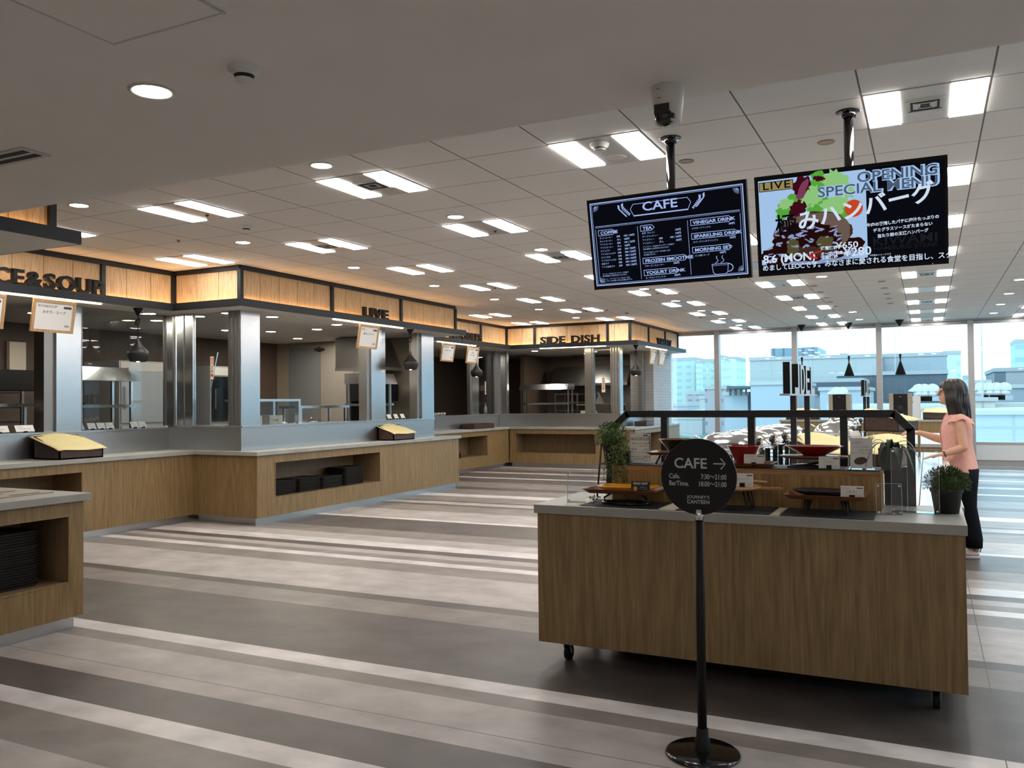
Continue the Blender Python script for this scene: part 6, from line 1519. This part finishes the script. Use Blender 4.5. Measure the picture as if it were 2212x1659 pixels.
C_GRY = wallmat('slate_wall',(0.105,0.165,0.22),(0.125,0.19,0.245),1.4,30)
C_ROOF = mat('dark_roof_canopy',kk((0.09,0.14,0.19)),0.7)
C_OFF = facade('office_with_windows',(0.42,0.50,0.56),(0.22,0.32,0.42),2.2,1.6,0.55)
C_WIN = mat('dark_window_band',kk((0.14,0.22,0.30)),0.4)
# az of a picture column is about -0.1837 at the block's left edge, 0.0783 far right
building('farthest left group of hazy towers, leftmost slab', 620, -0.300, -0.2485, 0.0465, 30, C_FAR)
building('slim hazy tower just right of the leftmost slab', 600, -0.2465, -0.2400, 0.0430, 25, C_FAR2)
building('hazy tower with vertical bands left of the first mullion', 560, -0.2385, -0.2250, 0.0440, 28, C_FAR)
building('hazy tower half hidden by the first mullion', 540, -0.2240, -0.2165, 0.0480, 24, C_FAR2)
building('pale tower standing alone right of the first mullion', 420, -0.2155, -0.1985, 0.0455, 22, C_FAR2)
building('low blue office block below the hazy towers', 240, -0.259, -0.243, 0.0060, 14, C_OFF)
building('long low white building among the city roofs', 200, -0.243, -0.2265, 0.0005, 12, C_WHT)
building('tiny flat-roofed house in the lower city, left', 160, -0.275, -0.258, -0.0080, 10, C_BLU)
building('tiny flat-roofed house in the lower city, right', 150, -0.252, -0.232, -0.0165, 10, C_OFF)
building('wide low hall behind the trees in the lower city', 130, -0.290, -0.240, -0.0235, 12, C_WHT)
building('office block with rows of windows behind the first mullion', 120, -0.2365, -0.2115, 0.0120, 12, C_OFF)
building('broad white block with a glass penthouse', 112, -0.1840, -0.046, 0.0440, 30, C_WHT, [(-0.163,-0.1115,0.0585,2,10,C_GLS,'penthouse'),(-0.098,-0.078,0.0495,6,5,C_BLU,'roof_plant'),(-0.092,-0.084,0.0525,7,3,C_BLU,'roof_plant'),(-0.1725,-0.1695,0.0438,-0.06,0.05,C_WIN,'stair_window')])
building('long pale blue block continuing right of the white block', 118, -0.046, 0.0185, 0.0435, 26, C_BLU, [(-0.040,-0.030,0.047,5,4,C_WIN,'roof_plant'),(-0.012,-0.004,0.0465,5,4,C_WIN,'roof_plant')])
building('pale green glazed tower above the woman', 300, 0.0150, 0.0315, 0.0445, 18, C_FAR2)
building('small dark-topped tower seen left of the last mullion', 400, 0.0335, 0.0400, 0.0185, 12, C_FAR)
building('white windowless block with louvres, nearer', 62, -0.1835, -0.1350, 0.0160, 12, C_BLU, [(-0.1800,-0.1400,0.0158,-0.05,0.04,C_BLU2,'louvre_panel')])
building('pale block under a dark roof canopy, left of the windowless block', 66, -0.2135, -0.1870, 0.0045, 10, C_BLU)
t = thing('roof_canopy', 'dark flat roof canopy on posts between two pale blocks', 'roof canopy', (-0.2005*64,68,1.6))
m = MB(); m.box((-0.214*64,65,EYE+0.0125*64),(-0.1845*64,71,EYE+0.0155*64)); m.build('slab', C_ROOF, t, at=(-0.2005*64,68,1.6))
m = MB(); m.box((-0.209*64,66,EYE+0.0045*64),(-0.187*64,70,EYE+0.0085*64)); m.build('wall_band', C_ROOF, t, at=(-0.2005*64,68,1.6))
for k in range(5): m = MB(); x = (-0.2125+0.0062*k)*64; m.box((x,65.4,EYE+0.0045*64),(x+0.12,65.6,EYE+0.0125*64)); m.build('post', C_ROOF, t, at=(-0.2005*64,68,1.6))
building('grey-blue building with a flat roof line behind the coffee machines', 76, -0.1380, -0.064, 0.0178, 14, C_BLU, [(-0.1205,-0.064,0.0060,-0.35,0.3,C_ROOF,'dark_band')])
building('dark slate-coloured hall behind the right pendants', 84, -0.0900, 0.0185, 0.0245, 22, C_GRY, [(-0.043,-0.014,0.027,4,6,C_WHT,'skylight')])
building('pale blue annex behind the left coffee machine', 58, -0.1080, -0.060, 0.0085, 8, C_BLU)
building('white roof plant building seen right of the last mullion', 40, 0.0430, 0.0620, -0.0045, 5, mat('roof_white',kk((0.62,0.78,0.78)),0.8))
building('blue-grey hall beyond the last mullion', 66, 0.0410, 0.140, 0.0085, 14, wallmat('blue_grey_wall',(0.30,0.42,0.50),(0.34,0.46,0.54),8,3))
building('striped block with tall dark slots beyond the last mullion', 92, 0.0620, 0.14, 0.0255, 14, brick_mat('striped_wall',kk((0.46,0.60,0.66)),kk((0.46,0.60,0.66)),kk((0.17,0.26,0.34)),1,3.4,50,0.55,0,0.0,0.7))
building('small white roof house beside the striped block', 80, 0.0430, 0.0580, 0.0135, 6, C_WHT)
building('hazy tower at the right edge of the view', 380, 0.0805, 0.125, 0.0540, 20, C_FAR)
building('near pale blue rooftop wall with level joints, lower right', 33, 0.0375, 0.30, -0.0185, 14, wallmat('rooftop_wall',(0.44,0.62,0.72),(0.36,0.54,0.64),5.0,0.62))
building('near pale rooftop behind the second island', 36, -0.075, 0.0370, -0.0125, 8, mat('roof_pale',kk((0.58,0.72,0.76)),0.8))
for k,(yy,hh) in enumerate(((-20,9),(6,14),(34,8),(58,16))):
    t = thing('building', '%s office block beyond the right-hand side windows, outside the view' % ORD[k], 'building', (60+k*6,yy,GZ))
    m = MB(); m.box((-8,-11,0),(8,11,hh-GZ)); m.build('block', (C_OFF,C_BLU,C_WHT,C_OFF)[k], t)
building('wide pale blue office wall far to the right, outside the view', 75, 0.150, 0.330, 0.060, 14, C_BLU)
building('long pale office row farther right, outside the view', 85, 0.345, 0.95, 0.085, 14, C_OFF)
def duct(label, x, y, z, s):
    t = thing('roof_duct', label, 'duct', (x,y,z), group='white hooded roof ducts')
    m = MB(); m.cyl((0,0,0),(0,0,s*0.35),s*0.36,n=16)
    P = [(0.46,0.0),(0.47,0.18),(0.42,0.36),(0.30,0.50),(0.12,0.58),(0.0,0.60)]
    m.lathe([(r_*s,z_*s) for r_, z_ in P], (0,0,s*0.35), 20, 1.0, 0.8)
    m.hexa([(-s*0.75,-s*0.34,s*0.40),(-s*0.3,-s*0.34,s*0.35),(-s*0.3,s*0.34,s*0.35),(-s*0.75,s*0.34,s*0.40),(-s*0.62,-s*0.34,s*0.55),(-s*0.1,-s*0.3,s*0.9),(-s*0.1,s*0.3,s*0.9),(-s*0.62,s*0.34,s*0.55)])
    m.build('hood', D_MAT, t)
    m = MB(); m.box((-s*0.5,-s*0.5,-s*0.35),(s*0.5,s*0.5,0)); m.build('base', C_BLU, t)
D_MAT = mat('duct_white',kk((0.62,0.78,0.82)),0.5)
for k,a in enumerate((0.0490,0.0570,0.0635,0.0705)): duct('%s white hooded duct from the last mullion on the near rooftop' % ORD[k], a*44.5, 44.5, EYE+0.0015*44, 0.62)
for k,a in enumerate((-0.0085,-0.0030,0.0045)): duct('%s white hooded duct right of the right coffee machine' % ORD[k], a*44, 44, EYE+0.0010*44, 0.62)
for k,a in enumerate((-0.0905,-0.0845)): duct('%s white hooded duct left of the left coffee machine' % ORD[k], a*46, 46, EYE+0.0000*44, 0.6)
t = MB(); t.box((-0.095*46,43.2,GZ),(0.10*46,47,EYE-0.0065*44)); o = t.build('building', mat('duct_roof',kk((0.50,0.64,0.68)),0.8)); tag(o, 'flat pale roof deck carrying the white ducts', 'building')
for k,(a,y,h) in enumerate(((-0.0310,95,7.5),(0.0508,40,3.2))):
    m = MB(); m.cyl((a*y,y,-1.5),(a*y,y,EYE+h*0.6),0.035,n=6); m.cyl((a*y,y,EYE+h*0.6),(a*y,y,EYE+h),0.018,n=6); tag(m.build('antenna', C_PAR), ['thin antenna mast over the dark slate hall','thin antenna mast right of the last mullion'][k], 'antenna')
m = MB(); r = random.Random(4)
for k in range(46):
    x = (-0.275+0.050*r.random())*70; y = 66+r.random()*14
    m.sph((x,y,GZ+15.5+r.random()*3.0), 1.4+r.random()*1.2, (1,1,0.9), 8, 6)
o = m.build('treetops', mat('tree_blue_green',kk((0.10,0.24,0.24)),0.9,noise=0.4,nscale=1.2)); tag(o, 'dark blue-green treetops low outside beyond the window', 'trees', None, 'stuff')
tex = bpy.data.textures.new('tree_lumps','CLOUDS'); tex.noise_scale = 0.8
dm = o.modifiers.new('lumps','DISPLACE'); dm.texture = tex; dm.strength = 0.9

# ================================================================ the woman at the island
WL = (0.30, 8.27, 0.0)
t = thing('person', 'woman with long dark hair in a pink ruffled blouse, reaching over the island', 'person', WL)
skin = mat('skin',(0.56,0.30,0.19),0.5,noise=0.03,nscale=30)
hairm = mat('dark_hair',(0.014,0.010,0.009),0.38,noise=0.3,nscale=120,stretch=(1,1,0.08))
pink = mat('pink_cotton',(0.70,0.36,0.29),0.8,noise=0.05,nscale=40,bump=0.08)
navy = mat('dark_trousers',(0.005,0.006,0.009),0.85,spec=0.15)
def V(x, y, z): return Vector((x,y,z))
# joints in the world; she faces -x, her left side is towards -y
hip = V(0.265,8.27,0.80); chest = V(0.215,8.27,1.09); neck = V(0.205,8.27,1.225); headc = V(0.178,8.265,1.415)
B = MB()
B.capsule(hip,0.098,V(0.225,8.27,1.0),0.100); B.capsule(V(0.225,8.27,1.0),0.100,chest,0.105)
B.capsule(chest+V(0,-0.05,0.02),0.085,chest+V(0,0.05,0.02),0.085); B.capsule(V(0.225,8.165,1.175),0.045,V(0.215,8.375,1.175),0.045)
B.capsule(V(0.208,8.27,1.16),0.050,V(0.196,8.268,1.30),0.044)
# head
R0 = Matrix.Rotation(0.05,3,'Y')
B.sph(headc+V(0.018,0,0.025),0.088,(1.05,0.82,1.10),22,16); B.sph(headc+V(-0.022,0,-0.045),0.062,(0.98,0.88,1.15),18,12)
B.capsule(headc+V(-0.070,0,-0.085),0.020,headc+V(-0.02,0,-0.085),0.035)
B.capsule(headc+V(-0.082,0,0.02),0.010,headc+V(-0.098,0,-0.018),0.013); B.sph(headc+V(-0.102,0,-0.020),0.011)
B.capsule(headc+V(-0.082,-0.012,-0.048),0.009,headc+V(-0.082,0.012,-0.048),0.009); B.capsule(headc+V(-0.079,-0.012,-0.060),0.009,headc+V(-0.079,0.012,-0.060),0.009)
B.capsule(headc+V(-0.070,-0.035,0.022),0.010,headc+V(-0.070,0.035,0.022),0.010)
for s_ in (-1,1): B.sph(headc+V(0.018,s_*0.074,0.0),0.026,(0.6,0.35,1.0),10,8)
# arms: near (left) arm rests on the counter, far (right) arm reaches
shL, elL, wrL = V(0.235,8.145,1.165), V(0.262,8.075,0.945), V(0.105,8.055,0.888)
shR, elR, wrR = V(0.205,8.395,1.165), V(0.112,8.455,0.990), V(-0.075,8.455,1.055)
for sh, el, wr in ((shL,elL,wrL),(shR,elR,wrR)):
    B.capsule(sh,0.046,sh.lerp(el,0.5),0.041); B.capsule(sh.lerp(el,0.5),0.041,el,0.034); B.capsule(el,0.034,el.lerp(wr,0.3),0.036); B.capsule(el.lerp(wr,0.3),0.036,wr,0.022)
def hand(wr, d, up, side, curl, palm_tilt=0.0):
    """palm then five fingers; side = +1/-1 puts the thumb on that side of the palm"""
    d = d.normalized(); s_ = d.cross(up).normalized(); n_ = s_.cross(d).normalized(); tips = []
    P = wr+d*0.012
    for k in range(4):
        o_ = (k-1.5)*0.0185; B.capsule(P+s_*o_*0.7,0.014,P+d*0.070+s_*o_,0.011,8)
    for k,(L_) in enumerate((0.062,0.072,0.068,0.054)):
        o_ = (k-1.5)*0.0185*side*-1; a = P+d*0.072+s_*o_; sp = s_*o_*0.20
        b = a+(d*math.cos(curl)-n_*math.sin(curl)).normalized()*L_*0.45+sp; c = b+(d*math.cos(curl*2)-n_*math.sin(curl*2)).normalized()*L_*0.32+sp*0.5; e_ = c+(d*math.cos(curl*2.8)-n_*math.sin(curl*2.8)).normalized()*L_*0.25
        B.capsule(a,0.0088,b,0.0082,8); B.capsule(b,0.0082,c,0.0074,8); B.capsule(c,0.0074,e_,0.0062,8)
    a = P+d*0.018+s_*side*0.026; b = a+(d*0.62+s_*side*0.62-n_*0.25).normalized()*0.034; c = b+(d*0.85+s_*side*0.25-n_*0.25).normalized()*0.028
    B.capsule(P+d*0.01+s_*side*0.010,0.014,a,0.013,8); B.capsule(a,0.011,b,0.0095,8); B.capsule(b,0.0095,c,0.0075,8)
hand(wrL, V(-0.95,-0.05,-0.20), V(0,0,1), 1, 0.10)
hand(wrR, V(-1,0.02,0.06), V(0,-0.25,1), -1, 0.28)
# legs inside the trousers, ankles
kneeL, ankL = V(0.285,8.20,0.44), V(0.335,8.19,0.085); kneeR, ankR = V(0.255,8.345,0.44), V(0.285,8.36,0.085)
for h_, k_, a_ in ((V(0.265,8.215,0.74),kneeL,ankL),(V(0.260,8.335,0.74),kneeR,ankR)): B.capsule(h_,0.070,k_,0.048); B.capsule(k_,0.050,a_,0.034)
body = B.build('body', skin, t, at=WL)
rm = body.modifiers.new('one_surface','REMESH'); rm.mode = 'VOXEL'; rm.voxel_size = 0.0042; rm.use_smooth_shade = True
sm = body.modifiers.new('soft','SMOOTH'); sm.factor = 0.5; sm.iterations = 4
# face details
m = MB()
for s_ in (-1,1): m.sph(headc+V(-0.0765,s_*0.030,0.008),0.0095,(0.6,1.15,0.6),10,8)
m.build('eye', M['black_gloss'], t, at=WL)
m = MB(); m.capsule(headc+V(-0.0905,-0.014,-0.049),0.0042,headc+V(-0.0905,0.014,-0.049),0.0042,8); m.capsule(headc+V(-0.0870,-0.012,-0.058),0.0045,headc+V(-0.0870,0.012,-0.058),0.0045,8); m.build('lips', mat('lips',(0.48,0.10,0.09),0.4), t, at=WL)
# hair: crown cap, long fall to the shoulders, open at the face
m = MB(); n = 40; rows = []
r = random.Random(9)
prof = [(1.532,0.020),(1.528,0.052),(1.512,0.083),(1.485,0.103),(1.45,0.112),(1.41,0.116),(1.37,0.118),(1.33,0.120),(1.29,0.122),(1.25,0.124),(1.215,0.122),(1.185,0.116)]
def hair_ring(z, a_, k, inset=0.0):
    P = []; cx = 0.198+max(0,(1.40-z))*0.10
    for i in range(n):
        q = 2*PI*i/n  # q = PI is the face (-x)
        rx, ry = a_*0.98, a_*0.84
        if z < 1.32: rx *= 0.92
        x, y = cx+rx*math.cos(q), 8.267+ry*math.sin(q)
        dface = abs(((q-PI+PI)%(2*PI))-PI)  # angle away from the face
        if z < 1.412 and dface < 1.02:   # open over the face: hair drawn back to the cheek line
            lim = cx-0.062-0.012*max(0.0,min(1.0,(z-1.33)/0.08)); x = max(x, lim)
            y = 8.267+(ry*0.97)*math.sin(q)
            if dface < 0.55: x = lim+0.045
        w_ = 0.004*math.sin(q*9+z*20)+0.003*math.sin(q*17+z*11)
        zz = z + (0.016*math.sin(q*6)+0.012*(r.random()-0.5) if k >= len(prof)-2 else 0) - (0.02*math.cos(q) if k == len(prof)-1 else 0)
        P.append((x+w_*math.cos(q)-inset*math.cos(q), y+w_*math.sin(q)-inset*math.sin(q), zz))
    return P
m.loft([hair_ring(z,a_,k) for k,(z,a_) in enumerate(prof)], False, True)
m._f(m.bm.verts[:0] or [m.bm.verts.new(p) for p in hair_ring(1.5335,0.012,0)], True)
hair = m.build('hair', hairm, t, at=WL)
s = hair.modifiers.new('strands','SUBSURF'); s.levels = 1; s.render_levels = 2
s = hair.modifiers.new('thick','SOLIDIFY'); s.thickness = 0.012; s.offset = -1
m = MB()   # loose strands
for k in range(70):
    q = (r.random()*2-1)*2.1; x = 0.215+0.10*math.cos(q); y = 8.267+0.093*math.sin(q)
    m.tube([(x,y,1.40),(x+0.006,y*1.0,1.30),(x+0.012+0.01*(r.random()-0.5),y+0.01*(r.random()-0.5),1.185+0.03*r.random()-0.015*math.cos(q))],[0.006,0.0065,0.002],5)
for s_ in (-1,1):
    for k in range(7): m.tube([(0.135+0.012*k,8.267+s_*(0.080+0.004*k),1.44),(0.142+0.012*k,8.267+s_*(0.084+0.003*k),1.33),(0.160+0.010*k,8.267+s_*(0.082+0.003*k),1.20+0.01*r.random())],[0.008,0.009,0.002],6)
m.build('loose_strands', hairm, t, at=WL)
# blouse
m = MB(); N = 44
def torso(z, cx, a, b, hem=0.0):
    P = []
    for i in range(N):
        q = 2*PI*i/N; f_ = 1+0.035*math.sin(q*5+z*9)*(1 if z < 0.95 else 0.3)
        x = cx+a*math.cos(q)*f_; y = 8.27+b*math.sin(q)*f_
        P.append((x, y, z-hem*max(0,math.cos(q))+0.006*math.sin(q*4)*(1 if hem else 0)))
    return P
RB = [torso(1.238,0.205,0.055,0.075),torso(1.225,0.210,0.075,0.105),torso(1.195,0.215,0.098,0.135),torso(1.15,0.218,0.116,0.150),torso(1.09,0.214,0.128,0.150),torso(1.02,0.216,0.122,0.140),torso(0.95,0.222,0.118,0.136),torso(0.88,0.228,0.124,0.146),torso(0.82,0.232,0.130,0.160),torso(0.775,0.238,0.134,0.168),torso(0.735,0.244,0.136,0.172,0.04)]
m.loft(RB, False, True); bl = m.build('blouse', pink, t, at=WL)
s = bl.modifiers.new('thick','SOLIDIFY'); s.thickness = 0.004
s = bl.modifiers.new('soft','SUBSURF'); s.levels = 1; s.render_levels = 2
m = MB(); m.tube([(0.140,8.245,1.232),(0.118,8.235,1.19),(0.098,8.228,1.13),(0.089,8.225,1.06),(0.098,8.225,0.98),(0.105,8.222,0.90),(0.104,8.220,0.82)],0.0035,6); m.build('button_placket', mat('pink_edge',(0.50,0.22,0.17),0.8), bl, at=WL)
def ruffle(sh, s_):
    m = MB(); nu, nv = 22, 5; G = []
    for j in range(nv+1):
        v = j/nv; row = []
        for i in range(nu+1):
            a = -1.25+2.5*i/nu
            r_ = 0.058+0.034*v+0.016*v*math.sin(a*6.5+0.5)
            x = sh.x+r_*1.12*math.sin(a); z = sh.z+0.005+r_*0.92*math.cos(a)*(1-0.35*v)-0.050*v*v-0.010*abs(a)*v
            y = sh.y+s_*(-0.010+0.062*v+0.010*v*math.cos(a*7))
            row.append(m.bm.verts.new((x,y,z)))
        G.append(row)
    for j in range(nv):
        for i in range(nu): m._f([G[j][i],G[j][i+1],G[j+1][i+1],G[j+1][i]], True)
    o = m.build('ruffle_sleeve', pink, bl, at=WL, normals=False); q = o.modifiers.new('thick','SOLIDIFY'); q.thickness = 0.004; q = o.modifiers.new('soft','SUBSURF'); q.render_levels = 2
ruffle(shL+V(0.006,0.004,0.0), -1); ruffle(shR+V(0.0,-0.004,0.0), 1)
# trousers
m = MB(); NN = 20
def ring(c, a, b): return [(c.x+a*math.cos(2*PI*i/NN), c.y+b*math.sin(2*PI*i/NN), c.z) for i in range(NN)]
m.loft([ring(V(0.248,8.27,0.86),0.104,0.125), ring(V(0.253,8.27,0.80),0.110,0.140), ring(V(0.260,8.27,0.74),0.114,0.150), ring(V(0.268,8.27,0.69),0.112,0.160)], True, True)
for k_, a_, o_ in ((kneeL,ankL,-1),(kneeR,ankR,1)):
    m.loft([ring(V(0.268,8.27+o_*0.075,0.76),0.112,0.088), ring(V(0.274,8.27+o_*0.078,0.66),0.098,0.084), ring(V(0.278,8.27+o_*0.076,0.56),0.084,0.074), ring(V(k_.x,k_.y,0.44),0.072,0.064), ring(V(k_.x+0.022,k_.y,0.30),0.072,0.062), ring(V(a_.x-0.004,a_.y,0.17),0.066,0.056), ring(V(a_.x-0.006,a_.y,0.095),0.064,0.055)], True, True)
m.build('trousers', navy, t, at=WL)
# shoes
shoe = mat('pale_pink_shoe',(0.62,0.52,0.50),0.5)
for k_, a_ in enumerate((ankL,ankR)):
    m = MB(); cx, cy = a_.x, a_.y
    def so(z, k, f=1.0): return [(cx-0.065+(0.125*f if math.cos(q) < 0 else 0.105)*math.cos(q)*k, cy+0.042*math.sin(q)*k*(1-0.12*math.cos(q)), z) for q in [2*PI*i/24 for i in range(24)]]
    m.loft([so(0.0,0.97),so(0.022,1.0),so(0.028,0.97)], True, True)
    m.loft([so(0.028,0.96),so(0.05,0.92,0.96),[(x+0.018,y,z) for x,y,z in so(0.075,0.66,0.7)],[(cx-0.004+0.044*math.cos(q),cy+0.034*math.sin(q),0.105) for q in [2*PI*i/24 for i in range(24)]]], True, True)
    o = m.build('shoe', shoe, t, at=WL)
    m = MB(); m.tube([(cx+0.036,cy-0.012,0.06),(cx+0.047,cy-0.008,0.10),(cx+0.047,cy+0.008,0.10),(cx+0.036,cy+0.012,0.06)],0.005,6); m.build('heel_tab', M['white_plastic'], o, at=WL)
# watch
m = MB(); wd = (wrL-elL).normalized(); a_ = wd.orthogonal().normalized(); b_ = wd.cross(a_)
m.tube([wrL-wd*0.012+(a_*math.cos(2*PI*k/18)+b_*math.sin(2*PI*k/18))*0.0265 for k in range(18)],0.0055,6,True); m.mi = 1; m.sph(wrL-wd*0.012+V(0,-0.010,0.027),0.014,(1,1,0.45),12,8); m.build('wristwatch', [M['walnut'],M['white_plastic']], t, at=WL)
